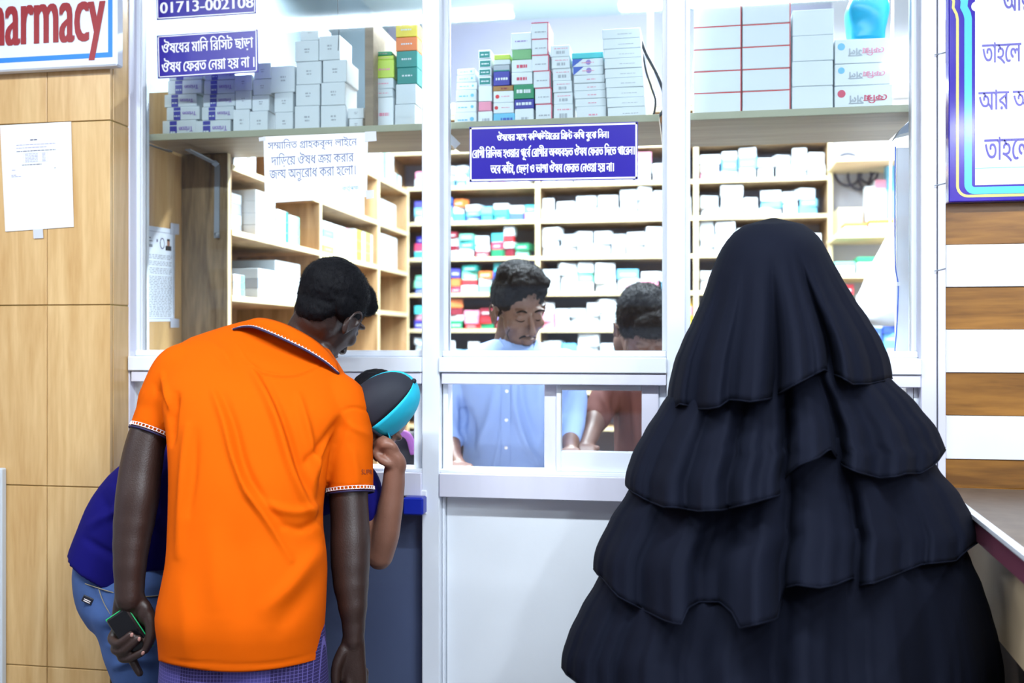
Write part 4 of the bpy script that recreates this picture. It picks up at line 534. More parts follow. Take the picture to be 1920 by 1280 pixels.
# small service openings with sliding sashes in each bay
def sash(px0, px1, py0, py1, gx0, gx1, gy0, gy1, y, nm='sliding_sash'):
    e = empty(nm, onY((px0 + px1) / 2, py1, y)); e['kind'] = 'structure'; e.name = 'window_sash'
    X0, X1, Z1, Z0 = X_(px0, y), X_(px1, y), Z_((px0 + px1) / 2, py0, y), Z_((px0 + px1) / 2, py1, y)
    a, b, c, d = X_(gx0, y), X_(gx1, y), Z_((px0 + px1) / 2, gy0, y), Z_((px0 + px1) / 2, gy1, y)
    mb = MB()
    mb.bbox(X0, a, y, y + .022, Z0, Z1, alu_w, .002); mb.bbox(b, X1, y, y + .022, Z0, Z1, alu, .002)
    mb.bbox(a, b, y, y + .022, c, Z1, alu_w, .002); mb.bbox(a, b, y, y + .022, Z0, d, alu_w, .002)
    mb.build('sash_frame', e)
    g = MB(); g.box(a - .001, b + .001, y + .009, y + .013, d - .001, c + .001, glass); g.build('glass_pane', e)
sash(1043, 1235, 722, 886, 1052, 1203, 732, 847, -.035)
mb = MB()
yy = -.03
mb.bbox(X_(1020, yy), X_(1044, yy), yy + .004, .02, zs0, zl3, alu, .002)
mb.bbox(X_(830, yy), X_(840, yy), yy, .02, zs0, zl3, alu_w, .002)
mb.bbox(X_(1235, yy), X_(1250, yy), yy + .004, .02, zs0, zl3, alu_w, .002)
st(mb, 'window_jamb')
mb = MB()
mb.bbox(X_(243, yy), X_(253, yy), yy, .02, zs0, zl3, alu_w, .002)
mb.bbox(X_(272, yy), X_(284, yy), yy, .02, zs0, zl3, alu_w, .002)
mb.bbox(X_(776, yy), X_(791, yy), yy, .02, zs0, zl3, alu_w, .002)
mb.bbox(X_(262, .01), X_(264, .01), .005, .02, zs0, zl3, alu_d, .0005)
st(mb, 'window_jamb')
sash(284, 480, 722, 886, 296, 468, 732, 847, -.035)
sash(1500, 1690, 722, 886, 1512, 1668, 732, 847, -.035)
mb = MB(); mb.bbox(X_(1700, yy), X_(1727, yy), yy, .02, zs0, zl3, alu_w, .002)
mb.bbox(X_(1712, yy), X_(1713, yy), yy - .001, .0, zs0, zl3, seal, .0001)
st(mb, 'window_jamb')

# ---- striped wall on the right (brown laminate and white boards alternating)
YS = 0.0
mb = MB()
xr0 = X_(1774, YS)
mb.box(xr0, XR, YS + .02, .10, 0, ZC, white_p)
edges = [-200, -130, -50, 32, 113, 195, 300, 380, 457, 538, 617, 699, 779, 862, 915]
zz = [Z_(1850, e, YS) for e in edges]
for i in range(len(zz) - 1):
    brown = (i % 2 == 0)
    if edges[i] == -200: continue
    if brown: mb.bbox(xr0, XR, YS, YS + .02, zz[i + 1] + .001, zz[i] - .001, white_p, .001)
    else: mb.bbox(xr0, XR, YS + .004, YS + .02, zz[i + 1], zz[i], brown_lam, .001)
mb.bbox(xr0, XR, YS + .004, YS + .02, 0, zz[-1], brown_lam, .001)
st(mb, 'wall_striped')

# ---- dispensary: counter desk behind the front
desk = mat('desk laminate', (196, 188, 176), 0.4, var=.03)
XD0 = onY(430, 640, .262).x + .006
mb = MB(); mb.bbox(XD0, X_(1680, .03) , .035, .335, 1.005, 1.03, desk, .003); mb.box(XD0, X_(1680, .03), .05, .325, 0.0, 1.005, desk)
tag(mb.build('service_desk', loc=(-.5, .2, 0)), 'long pale service desk running behind the glass front', 'desk')

# left side wall of the dispensary near the glass: tan panel, then a dark end panel
XW = X_(265, .03)
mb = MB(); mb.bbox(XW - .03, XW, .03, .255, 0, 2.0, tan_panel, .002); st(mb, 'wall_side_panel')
st(MB().box(XW - .26, XW - .20, .02, 2.98, 0, 3.24, mat('teal grey wall paint', (112, 128, 136), .8)), 'wall_side')
# fluorescent fixtures
for L, z0 in ((HALL_LAMPS, ZC), (SHOP_LAMPS, 3.24)):
    for lx, ly, lz, sx, sy, p in L:
        mb = MB(); mb.bbox(lx - sx / 2 - .02, lx + sx / 2 + .02, ly - sy / 2 - .02, ly + sy / 2 + .02, lz, lz + .05, lamp_h, .004); mb.box(lx - .01, lx + .01, ly - .01, ly + .01, lz + .04, z0, lamp_h)
        e = mb.build('ceiling_light', loc=(lx, ly, z0))
        t = MB()
        a = Vector((lx - (sx / 2 if sx > sy else 0), ly - (sy / 2 if sy > sx else 0), lz - .014)); b = Vector((2 * lx - a.x, 2 * ly - a.y, lz - .014))
        t.tube([a, b], .013, lamp_m, 10); t.build('lamp_tube', e)
        tag(e, 'slim white fluorescent batten on the ceiling', 'light', 'ceiling fluorescent battens')
for lx, ly, lz in TOP_LAMPS:
    mb = MB(); mb.bbox(lx - .62, lx + .62, ly - .03, ly + .03, lz - .03, lz, lamp_h, .004)
    e = mb.build('tube_lamp', loc=(lx, ly, lz)); t = MB(); t.tube([(lx - .6, ly, lz + .015), (lx + .6, ly, lz + .015)], .013, lamp_m, 10); t.build('lamp_tube', e)
    tag(e, 'fluorescent tube lamp lying on top of the back shelves', 'light', 'tube lamps on the back shelves')
# ------------------------------------------------------------------ shelves and goods
rnd = random.Random(7)
ZS = 2.025          # top face of the loft shelf right behind the glass
def board(name, label, x0, x1, y0, y1, z1, t=.018, top=None):
    mb = MB()
    mb.bbox(x0, x1, y0 + .004, y1, z1 - t, z1, shelf_ply, .001)
    mb.bbox(x0, x1, y0, y0 + .004, z1 - t, z1, mat('greenish shelf lip', (172, 172, 148), .45), .001)
    o = mb.build(name, loc=((x0 + x1) / 2, y0, z1 - t)); tag(o, label, 'shelf'); return o
LY0, LY1 = .045, .40
board('loft_shelf', 'plywood shelf behind the left window, carrying stacks of plain white cartons', XW, X_(806, .05), LY0, .33, ZS)
board('loft_shelf', 'plywood shelf behind the middle window, above the long blue notice', X_(812, .05), X_(1236, .05), LY0, .36, ZS)
board('loft_shelf', 'plywood shelf behind the right window, carrying red-edged white cartons', X_(1268, .05), X_(1722, .05), LY0, LY1, ZS)
# wooden divider board and the thin post
p0, p1 = X_(684, .06), X_(700, .06)
tag(MB().bbox(p0, p1, .06, .30, ZS, Z_(690, 35, .06), shelf_ply, .001).build('divider_board', loc=(p0, .06, ZS)), 'upright wooden divider board standing on the left loft shelf', 'divider')
p0, p1 = X_(1213, .22), X_(1223, .22)
tag(MB().bbox(p0, p1, .22, .34, ZS, 2.7, shelf_edge, .001).build('divider_board', loc=(p0, .22, ZS)), 'pale upright board behind the black cables at the end of the middle shelf', 'divider')

def palette(n):
    P = {'white': (226, 234, 240), 'off': (210, 220, 226), 'grey': (170, 178, 188), 'navy': (52, 52, 158), 'red': (206, 40, 50), 'pink': (232, 150, 176), 'crimson': (206, 60, 96), 'teal': (22, 128, 122), 'green': (34, 138, 96),
         'lime': (190, 216, 84), 'yellow': (222, 200, 60), 'orange': (224, 122, 60), 'sky': (110, 190, 226), 'blue': (58, 92, 190), 'cyan': (70, 196, 206), 'mint': (120, 206, 176), 'brown': (164, 118, 60),
         'sage': (118, 178, 122), 'lilac': (150, 130, 200), 'maroon': (130, 30, 50), 'cardboard': (178, 160, 128)}
    return mat('carton ' + n, P[n], 0.45)
CN = {'off': 'white', 'navy': 'dark blue', 'sky': 'sky blue', 'mint': 'mint green', 'sage': 'sage green', 'lime': 'lime green', 'cardboard': 'brown cardboard'}

def carton(name, x0, x1, z0, z1, y, dep, col, parts=(), edge=None, rot=0.0, label=None, cat='box', group=None, bev=.0015, m=None):
    """cardboard carton with printed front; parts: (kind, u0, v0, u1, v1, colour[, text])"""
    mb = MB()
    cx, cz = (x0 + x1) / 2, z0
    w = (x1 - x0) / 2; h = z1 - z0
    mb.bbox(-w, w, 0, dep, 0, h, m or palette(col), bev)
    if edge:
        e = palette(edge); t = .0022
        mb.box(-w, w, -.0006, .001, h - t, h + .0002, e); mb.box(w - t, w + .0003, -.0006, .001, 0, h, e)
        mb.box(w - .001, w + .0004, 0, dep, h - t, h + .0004, e)
    for q in parts:
        k, u0, v0, u1, v1, c = q[:6]
        c = palette(c) if isinstance(c, str) else c
        a, b, g, d = -w + u0 * 2 * w, -w + u1 * 2 * w, v0 * h, v1 * h
        if k == 'band': mb.quad((a, -.0005, g), (b, -.0005, g), (b, -.0005, d), (a, -.0005, d), c)
        elif k == 'top': mb.quad((a, 0, h + .0004), (b, 0, h + .0004), (b, dep, h + .0004), (a, dep, h + .0004), c)
        elif k == 'disc':
            r = (d - g) / 2; n = 18
            mb.add([((a + b) / 2 + r * math.cos(6.2832 * i / n), -.0006, (g + d) / 2 + r * math.sin(6.2832 * i / n)) for i in range(n)], [list(range(n))], c)
        elif k == 'tri': mb.add([(a, -.0007, d), (a, -.0007, g), (b, -.0007, d)], [(0, 1, 2)], c)
        elif k == 'line':
            x = a
            while x < b:
                l = min(rnd.uniform(.003, .009), b - x)
                mb.quad((x, -.0008, g), (x + l, -.0008, g), (x + l, -.0008, d), (x, -.0008, d), c); x += l + rnd.uniform(.001, .003)
        elif k == 'text': put_text(mb, latin(q[6]), (a, -.0005, g), (1, 0, 0), (0, 0, 1), b - a, d - g, c, bold=q[7] if len(q) > 7 else 0)
        elif k == 'textinv': put_text(mb, latin(q[6]), (b, -.0005, d), (-1, 0, 0), (0, 0, -1), b - a, d - g, c, bold=q[7] if len(q) > 7 else 0)
        elif k == 'bninv': put_text(mb, bengali(q[6]), (b, -.0005, d), (-1, 0, 0), (0, 0, -1), b - a, d - g, c, bold=q[7] if len(q) > 7 else 0)
    o = mb.build(name)
    o.location = (cx, y, cz)
    o.rotation_euler = (0, 0, rot)
    tag(o, label, cat, group)
    return o

def stack(name, px, ys, Y, dep, cols, label, group=None, parts=None, edge=None, cat='box', z0=ZS, jit=.002):
    """a stack measured in the photograph: px = (left, right), ys = edges from bottom to top"""
    zc = z0; n = len(ys) - 1
    for i in range(n):
        l, r = px[i] if isinstance(px[0], tuple) else px
        h = Z_((l + r) / 2, ys[i + 1], Y) - (Z_((l + r) / 2, ys[i], Y) if i else z0)
        if i == 0: h = max(h, .012)
        lab = label[i] if isinstance(label, list) else label
        c = cols[i] if isinstance(cols, list) else cols
        pt = parts[i] if (isinstance(parts, list) and isinstance(parts[0], list)) else parts
        ed = edge[i] if isinstance(edge, list) else edge
        carton(name, X_(l, Y), X_(r, Y), zc, zc + h - .0004, Y + rnd.uniform(0, jit), dep, c, pt or (), ed, rnd.uniform(-.02, .02), lab, cat, group if not isinstance(label, list) else None)
        zc += h

Yb = .10
# left bay, inverted printed cartons in two stacks
tz = [('band', .22, .0, .43, .66, 'navy'), ('band', .22, .72, .43, .96, 'navy'), ('line', .24, .25, .40, .36, 'off'), ('textinv', .50, .32, .90, .62, 'lilac', 'Trizon', .0006)]
for (sx, nm) in (([(304, 368), (312, 374), (308, 368), (314, 378), (316, 380)], 'left'), ([(366, 432), (378, 438), (380, 440), (382, 440), (384, 440)], 'right')):
    ys = [248, 225, 200, 176, 150, 128]
    stack('tablet_carton', sx, ys, Yb, .09, 'off', ['upside-down white and blue carton, %s of the %s stack under the blue notice' % (w, nm) for w in ('bottom', 'second from bottom', 'middle', 'second from top', 'topmost')], parts=tz)
# plain white cartons
PL = [('line', .40, .55, .62, .62, 'grey'), ('line', .42, .42, .60, .48, 'grey')]
def whites(sx, ys, lab, dep=.10, Y=Yb, col='white', parts=PL, name='white_carton'):
    words = {1: ['only'], 2: ['bottom', 'top'], 3: ['bottom', 'middle', 'top'], 4: ['bottom', 'second', 'third', 'top'], 5: ['bottom', 'second', 'third', 'fourth', 'top'], 6: ['bottom', 'second', 'third', 'fourth', 'fifth', 'top'], 7: ['bottom', 'second', 'third', 'fourth', 'fifth', 'sixth', 'top'],
             8: ['bottom', 'second', 'third', 'fourth', 'fifth', 'sixth', 'seventh', 'top'], 9: ['bottom', 'second', 'third', 'fourth', 'fifth', 'sixth', 'seventh', 'eighth', 'top'], 10: ['bottom', 'second', 'third', 'fourth', 'fifth', 'sixth', 'seventh', 'eighth', 'ninth', 'top']}[len(ys) - 1]
    cc = col if isinstance(col, list) else [col] * len(words)
    stack(name, sx, ys, Y, dep, cc, ['%s %s carton, %s one of %s' % ('blank' if parts is PL else 'printed', CN.get(c, c), w, lab) for w, c in zip(words, cc)], parts=parts)
whites([(437, 468), (441, 471), (440, 472)], [240, 205, 170, 140], 'the narrow stack right of the upside-down cartons')
whites([(468, 502), (472, 504), (474, 508), (476, 508)], [240, 208, 178, 148, 118], 'the stack at the small blue notice corner')
whites([(516, 549), (514, 549), (508, 552)], [240, 210, 173, 123], 'the leaning stack left of the tallest white pile')
whites([(552, 598), (554, 599), (555, 602), (553, 597), (563, 597)], [241, 198, 158, 115, 76, 42], 'the tallest white pile on the left shelf')
whites([(601, 648), (602, 647), (605, 650), (598, 637)], [240, 197, 154, 112, 66], 'the wide pile right of the tallest white pile')
whites([(654, 680), (652, 682)], [240, 222, 202], 'the small pair beside the wooden divider')
whites([(697, 737), (697, 736), (698, 737), (703, 738), (702, 737), (702, 734)], [233, 182, 166, 146, 112, 104, 96], 'the pile right of the wooden divider', col=['white', 'off', 'off', 'lime', 'lime', 'green'], parts=[('line', .2, .42, .8, .52, 'pink')])
whites([(740, 778), (742, 780), (744, 782), (743, 782), (742, 782), (742, 782)], [232, 195, 157, 126, 95, 69, 42], 'the pile touching the second window post', col=['off', 'off', 'teal', 'teal', 'orange', 'yellow'], parts=[('line', .25, .45, .75, .55, 'off')])

# middle bay
g = 'the first stack at the left of the middle shelf'
whites([(852, 893), (853, 893), (855, 893), (856, 894), (856, 892), (857, 890)], [229, 210, 190, 168, 154, 140, 128], g, parts=[('line', .15, .4, .6, .5, 'sky'), ('disc', .75, .35, .85, .65, 'sky')], col=['white', 'white', 'off', 'white', 'off', 'white'])
tl = [('band', .08, .12, .92, .80, 'teal'), ('line', .2, .38, .8, .52, 'off')]
stack('ointment_carton', [(896, 923), (897, 921), (897, 922), (897, 921), (897, 921), (898, 921), (897, 920)], [228, 208, 190, 160, 142, 127, 110, 93], Yb, .08, ['white', 'pink', 'white', 'white', 'white', 'white', 'white'],
      ['white carton with small grey print at the foot of the green-fronted stack', 'pale pink carton low in the green-fronted stack', 'blank white carton below the green-fronted cartons', 'green-fronted small carton, lowest of the four', 'green-fronted small carton, second of the four', 'green-fronted small carton, third of the four', 'green-fronted small carton, topmost of the four'],
      parts=[[('line', .3, .3, .8, .5, 'grey')], [], [], tl, tl, tl, tl])
stack('syrup_carton', [(925, 965), (925, 963), (925, 963), (924, 962), (925, 955), (925, 955), (925, 956), (926, 956)], [227, 212, 192, 170, 160, 133, 121, 111, 101], Yb, .10, ['sky', 'white', 'white', 'brown', 'navy', 'grey', 'off', 'lime'],
      ['sky blue carton at the foot of the stack with the orange-brown carton', 'white carton with a red mark just above the sky blue carton', 'white carton with a red mark just under the orange-brown carton', 'thin orange-brown carton in the third stack of the middle shelf', 'dark blue carton with white lettering above the orange-brown one', 'grey striped carton above the dark blue one', 'pale grey carton under the thin yellow-green carton', 'thin yellow-green carton on top of the third stack'],
      parts=[[('line', .35, .3, .9, .6, 'blue')], [('disc', .1, .35, .2, .7, 'red'), ('line', .4, .5, .8, .56, 'pink')], [('disc', .15, .35, .25, .7, 'red'), ('line', .4, .5, .8, .56, 'pink')], [('line', .4, .3, .75, .6, 'maroon')], [('line', .15, .38, .9, .55, 'white')], [('band', .0, .0, 1, .2, 'teal')], [], []])
stack('tablet_carton', [(965, 1000), (964, 1001), (963, 1001), (959, 998), (959, 998), (960, 996), (958, 996)], [227, 203, 185, 158, 135, 111, 92, 60], Yb, .10, ['white', 'navy', 'green', 'white', 'white', 'sage', 'white'],
      ['white carton under the dark blue carton of the fourth stack', 'dark blue carton with white lettering under the dark green one', 'dark green carton with bold white lettering', 'white carton with red lettering directly on the dark green carton', 'white carton with red lettering under the sage green carton', 'sage green carton below the topmost white one', 'white carton topping the stack with the dark green carton'],
      parts=[[('line', .35, .25, .75, .45, 'grey')], [('line', .1, .35, .9, .65, 'white')], [('line', .15, .4, .85, .65, 'white')], [('line', .25, .35, .75, .6, 'crimson')], [('line', .25, .35, .75, .6, 'crimson')], [], [('line', .2, .45, .8, .52, 'lilac')]])
W6 = ['bottom', 'second', 'third', 'fourth', 'fifth', 'topmost']
stack('tablet_carton', [(1004, 1035), (1003, 1034), (1000, 1032), (997, 1029), (997, 1028), (996, 1028)], [224, 194, 164, 132, 102, 72, 41], Yb, .10, 'white', ['white carton with magenta edges, %s of the slim stack' % w for w in W6], parts=[('line', .2, .38, .85, .45, 'grey')], edge='crimson')
stack('tablet_carton', [(1038, 1074), (1038, 1073), (1037, 1072), (1036, 1070), (1034, 1068), (1032, 1068)], [216, 195, 173, 151, 128, 106, 84], Yb, .10, 'white', ['white carton with grey number print, %s of the stack right of the magenta-edged one' % w for w in W6], parts=[('line', .3, .25, .75, .5, 'grey'), ('line', .2, .68, .9, .74, 'pink')])
stack('tablet_carton', [(1080, 1137), (1078, 1137), (1077, 1136), (1076, 1135), (1076, 1134), (1075, 1131), (1073, 1131), (1072, 1130)], [216, 199, 184, 169, 155, 140, 124, 109, 97], Yb, .10, ['white'] * 7 + ['cyan'],
      ['white carton with a thin red line, %s of the pile under the blue-cornered cartons' % w for w in ('bottom', 'second', 'third', 'fourth', 'fifth')] + ['white carton with a blue corner, lower one', 'white carton with a blue corner, upper one', 'bright turquoise flat carton on top of the blue-cornered cartons'],
      parts=[[('line', .42, .4, .7, .5, 'pink')]] * 5 + [[('tri', 0, .0, .35, 1, 'blue'), ('disc', .48, .2, .56, .85, 'lilac'), ('line', .3, .45, .7, .55, 'pink')]] * 2 + [[]])
stack('tablet_carton', [(1139 - i * 1.2, 1211 - i * 1.3) for i in range(9)], [219, 200, 182, 163, 145, 127, 108, 90, 71, 52], .075, .10, 'white', ['white carton with fine grey print, %s of the nine in the broad right-hand pile' % w for w in ('bottom', 'second', 'third', 'fourth', 'fifth', 'sixth', 'seventh', 'eighth', 'topmost')],
      parts=[('line', .4, .4, .8, .46, 'grey')])
# right bay
for (a, b, nm) in ((1301, 1390, 'left'), (1392, 1482, 'right')):
    stack('red_edged_carton', (a, b), [213 if nm == 'left' else 211, 173 if nm == 'left' else 169, 132 if nm == 'left' else 128, 91 if nm == 'left' else 86, 49 if nm == 'left' else 44, 8 if nm == 'left' else 3, -36], Yb - .02, .12, 'white', ['large white carton with red edges, %s of the %s stack in the right window' % (w, nm) for w in W6], edge='red')
stack('white_carton', [(1485, 1562), (1485, 1562), (1486, 1563), (1486, 1563)], [207, 161, 114, 66, 17], Yb, .12, 'white', ['blank large white carton, %s of the stack beside the red-edged cartons' % w for w in ('bottom', 'second', 'third', 'topmost')])
def sp(c): return [('disc', .07, .55, .17, .85, c), ('bninv', .25, .30, .50, .62, 'grey', 'x2', .0006), ('bninv', .50, .30, .90, .62, 'crimson' if c == 'crimson' else 'pink', 'x1', .0006)]
stack('printed_carton', [(1565, 1674), (1565, 1670), (1565, 1668)], [205, 159, 118, 72], Yb, .12, 'white', ['white carton with a pink disc and red lettering upside down', 'white carton with a blue disc, middle of the upside-down lettered three', 'white carton with a blue disc directly under the turquoise bag'], parts=[sp('crimson'), sp('sky'), sp('sky')])
# turquoise plastic bag standing on them
tb = mat('turquoise plastic', (24, 176, 220), .35)
def sack(name, label, cx, y, z0, w, d, h, m, seed, cat='bag', top=.35):
    V = []; n = 28; R = 14; r_ = random.Random(seed)
    for i in range(R + 1):
        t = i / R
        s = (0.86 + .2 * math.sin(math.pi * min(t * 1.2, 1))) * (1 - (1 - top) * max(0, (t - .55) / .45) ** 1.6)
        for k in range(n):
            a = 2 * math.pi * k / n
            ca, sa = math.cos(a), math.sin(a)
            e = .55
            x = math.copysign(abs(ca) ** e, ca) * w * s; yy = math.copysign(abs(sa) ** e, sa) * d * s
            nz = noise.noise(Vector((x * 18, yy * 18, t * h * 18 + seed))) * .012
            V.append((cx + x + nz, y + yy + nz, z0 + t * h))
    Fs = [(i * n + k, i * n + (k + 1) % n, (i + 1) * n + (k + 1) % n, (i + 1) * n + k) for i in range(R) for k in range(n)]
    Fs.append(list(range(n))[::-1]); Fs.append([R * n + k for k in range(n)])
    mb = MB(); mb.add(V, Fs, m, True); o = mb.build(name, loc=(cx, y, z0)); tag(o, label, cat); return o
zt = Z_(1615, 72, Yb)
sack('plastic_bag', 'bright turquoise plastic bag on top of the upside-down lettered cartons', X_(1626, .14), .15, zt, .047, .04, .16, tb, 3, top=.8)

# cables hanging at the end of the middle shelf
mb = MB()
P1 = [onY(a, b, .12) for a, b in ((1203, 78), (1211, 100), (1232, 140), (1246, 180), (1244, 205), (1228, 224), (1200, 232))]
P2 = [onY(a, b, .15) for a, b in ((1205, 100), (1212, 135), (1222, 165), (1229, 190), (1225, 215), (1213, 230))]
mb.tube(catmull(P1, 6), .0042, black_cable, 8); mb.tube(catmull(P2, 6), .003, black_cable, 8)
tag(mb.build('power_cable', loc=P1[-1]), 'black looped cables hanging at the right end of the middle loft shelf', 'cable')
# thin wire hanging at the top of the left bay
mb = MB(); mb.tube(catmull([onY(a, b, .05) for a, b in ((634, -60), (633, 10), (636, 40), (635, 75), (634, 95))], 5), .0012, black_cable, 6)
tag(mb.build('thin_wire', loc=onY(634, 95, .05)), 'thin dark wire hanging in front of the wide white pile', 'wire')

# steel angle brackets under the left shelf
def strip(name, pts, w, label, m=metal, t=.004):
    mb = MB()
    for a, b in zip(pts, pts[1:]):
        a = Vector(a); b = Vector(b); d = (b - a).normalized()
        s = d.cross(Vector((0, 1, 0)));  s = s.normalized() if s.length > .2 else Vector((1, 0, 0))
        n = d.cross(s).normalized()
        vs = [p + s * (w / 2) * i + n * t * j for p in (a, b) for i, j in ((-1, 0), (1, 0), (1, 1), (-1, 1))]
        mb.add(vs, [(0, 1, 2, 3), (7, 6, 5, 4), (0, 4, 5, 1), (1, 5, 6, 2), (2, 6, 7, 3), (3, 7, 4, 0)], m)
    o = mb.build(name, loc=pts[0]); tag(o, label, 'bracket'); return o
strip('shelf_bracket', [onY(268, 268, .06), onY(318, 283, .2)], .018, 'short steel bracket under the left end of the left loft shelf', alu_d)
br = strip('shelf_bracket', [onY(352, 279, .10), onY(400, 303, .24), onY(408, 310, .25), onY(407, 446, .25)], .016, 'bent steel bracket running down the dark wood panel', alu_d)
mb = MB(); q = onY(407, 440, .24); mb.tube([q + Vector((0, -.006, 0)), q], .006, metal, 10); mb.build('bolt', br)
strip('shelf_bracket', [onY(836, 252, .05), onY(857, 272, .12)], .02, 'pale bracket arm left of the long blue notice', alu_w)

# ---------------- left shelf unit (open front faces right)
XF = onY(430, 640, .262).x
secY = [.262, onX(602, 640, XF).y, onX(711, 640, XF).y, onX(766, 640, XF).y]
zsh = [1.19, 1.39, 1.588, 1.785, 1.98, 2.18]
T = .018; DEP = XF - (XW - .18)
un = empty('left_shelf_unit', (XF - DEP / 2, 1.2, 0))
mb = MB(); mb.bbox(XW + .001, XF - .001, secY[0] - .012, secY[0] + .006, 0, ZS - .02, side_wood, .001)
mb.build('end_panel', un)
for y in secY:
    MB().bbox(XF - DEP, XF - .004, y - T / 2 + (.015 if y == secY[0] else 0), y + T / 2 + (.015 if y == secY[0] else 0), 0, 2.2, shelf_in, .001).bbox(XF - .004, XF, y - T / 2, y + T / 2, 0, 2.2, shelf_edge, .001).build('upright', un)
for z in zsh:
    MB().bbox(XF - DEP, XF - .005, secY[0] + .02, secY[-1] - .01, z - T, z, shelf_in, .001).bbox(XF - .005, XF - .001, secY[0] + .02, secY[-1] - .01, z - T, z, shelf_edge, .001).build('shelf_board', un)
MB().box(XF - DEP - .012, XF - DEP, secY[0], secY[-1], 0, 2.2, shelf_in).build('back_board', un)
tag(un, 'tall wooden shelf unit along the left side wall with pale edging', 'shelf unit')

def side_box(y0, y1, z0, h, dep, col, label, stripe=None, group=None, name='medicine_carton', inset=.015):
    mb = MB(); mb.bbox(-dep, 0, 0, y1 - y0, 0, h, palette(col), .0015)
    if stripe:
        for s0, s1, c in stripe: mb.quad((.0005, (y1 - y0) * s0, .001), (.0005, (y1 - y0) * s1, .001), (.0005, (y1 - y0) * s1, h - .001), (.0005, (y1 - y0) * s0, h - .001), palette(c))
    else:
        mb.quad((.0005, (y1 - y0) * .2, h * .5), (.0005, (y1 - y0) * .8, h * .5), (.0005, (y1 - y0) * .8, h * .58), (.0005, (y1 - y0) * .2, h * .58), palette('grey'))
    o = mb.build(name); o.location = (XF - inset, y0, z0); tag(o, label, 'box', group); return o
def Yx(x): return onX(x, 640, XF - .015).y
NUM = ['bottom', 'second', 'third', 'fourth', 'fifth', 'sixth']
def side_stack(x0, x1, z0, n, h, dep, cols, what, **k):
    for i in range(n):
        c = cols[i % len(cols)]
        side_box(Yx(x0), Yx(x1), z0 + i * (h + .0004), h, dep, c, '%s carton, %s of %s' % (CN.get(c, c), NUM[i], what), **k)
# section 1 (nearest)
side_stack(447, 478, 1.785, 4, .032, .2, ['grey', 'off'], 'the grey stack at the near end of the upper left shelf', inset=.06)
side_stack(480, 516, 1.785, 4, .037, .2, ['white'], 'the white pile beside the grey stack on the upper left shelf')
side_stack(520, 540, 1.785, 3, .036, .2, ['white'], 'the middle white pile on the upper left shelf', stripe=[(.75, 1, 'teal')])
side_stack(543, 561, 1.785, 3, .034, .2, ['white'], 'the far white pile with green ends on the upper left shelf', stripe=[(.7, 1, 'mint')])
side_stack(438, 459, 1.588, 3, .022, .18, ['white', 'off'], 'the mint-striped stack at the near end of the lower left shelf', stripe=[(.6, .95, 'mint')])
side_stack(462, 480, 1.588, 5, .029, .2, ['grey'], 'the tall grey stack on the lower left shelf', inset=.10)
side_stack(484, 520, 1.588, 3, .032, .2, ['off', 'grey'], 'the white-ended pile on the lower left shelf')
side_stack(524, 570, 1.588, 4, .034, .2, ['off'], 'the far pile on the lower left shelf', inset=.03)
side_stack(440, 470, 1.39, 3, .03, .2, ['off', 'grey'], 'the near pile below head height')
side_stack(470, 480, 1.98, 1, .06, .2, ['white'], 'the single one partly behind the handwritten notice')
side_stack(438, 462, 1.98, 1, .055, .2, ['off'], 'the single one at the near end of the top left shelf')
# section 2
side_stack(606, 626, 1.785, 4, .030, .2, ['lime', 'white', 'sky', 'off'], 'the near pile in the middle section')
side_stack(628, 662, 1.785, 3, .04, .2, ['white'], 'the pink-marked pile in the middle section', stripe=[(.55, .8, 'pink')])
side_stack(664, 698, 1.785, 3, .043, .2, ['white'], 'the yellow-marked pile in the middle section', stripe=[(.1, .42, 'yellow'), (.58, .92, 'lime')])
side_stack(640, 682, 1.98, 2, .04, .2, ['white'], 'the pink-marked pair above the yellow-marked pile', stripe=[(.5, .75, 'pink')])
side_stack(684, 698, 2.18, 2, .04, .2, ['white', 'off'], 'the pair at the far top of the middle section', stripe=[(.2, .5, 'mint')])
side_stack(606, 640, 1.98, 2, .03, .2, ['white', 'off'], 'the near pair above the middle section')
# section 3
side_stack(715, 738, 2.18, 2, .07, .2, ['white'], 'the tall pair on the top shelf of the far section', stripe=[(.1, .4, 'mint')])
side_stack(740, 752, 2.18, 1, .06, .2, ['white'], 'the small one right of the tall pair', stripe=[(.2, .5, 'cyan')])
side_stack(715, 742, 1.98, 1, .11, .2, ['white'], 'the single tall one in the far section')
side_stack(715, 744, 1.785, 2, .075, .2, ['white'], 'the broad pair under the tall one')
# crumpled packs in the lower near shelf
sack('plastic_pack', 'crumpled grey plastic pack in the lower near compartment of the left shelves', XF - .12, Yx(470), 1.39, .06, .05, .12, mat('grey film', (140, 140, 150), .4), 5)

# ---------------- back shelf unit
YB = 2.32
zb = [.86, 1.035, 1.21, 1.34, 1.5125, 1.69, 1.867, 2.046, 2.221, 2.40]
xv = [X_(1008, YB) - (X_(1305, YB) - X_(1008, YB)), X_(1008, YB), X_(1305, YB), X_(1557, YB)]
bu = empty('back_shelf_unit', ((xv[0] + xv[-1]) / 2, YB, 0))
for x in xv:
    MB().bbox(x - .011, x + .011, YB + .003, YB + .28, 0, 2.56, shelf_in, .001).bbox(x - .011, x + .011, YB - .001, YB + .003, 0, 2.56, shelf_edge, .001).build('upright', bu)
for z in zb + [2.57]:
    MB().bbox(xv[0] - .011, xv[-1] + .011, YB + .004, YB + .28, z - .018, z, shelf_in, .001).bbox(xv[0] - .011, xv[-1] + .011, YB, YB + .004, z - .018, z, shelf_edge, .001).build('shelf_board', bu)
MB().box(xv[0], xv[-1], YB + .28, YB + .29, 0, 2.57, mat('grey backing board', (128, 124, 136), .7)).build('back_board', bu)
tag(bu, 'wide wooden shelf unit across the back wall crammed with medicine boxes', 'shelf unit')

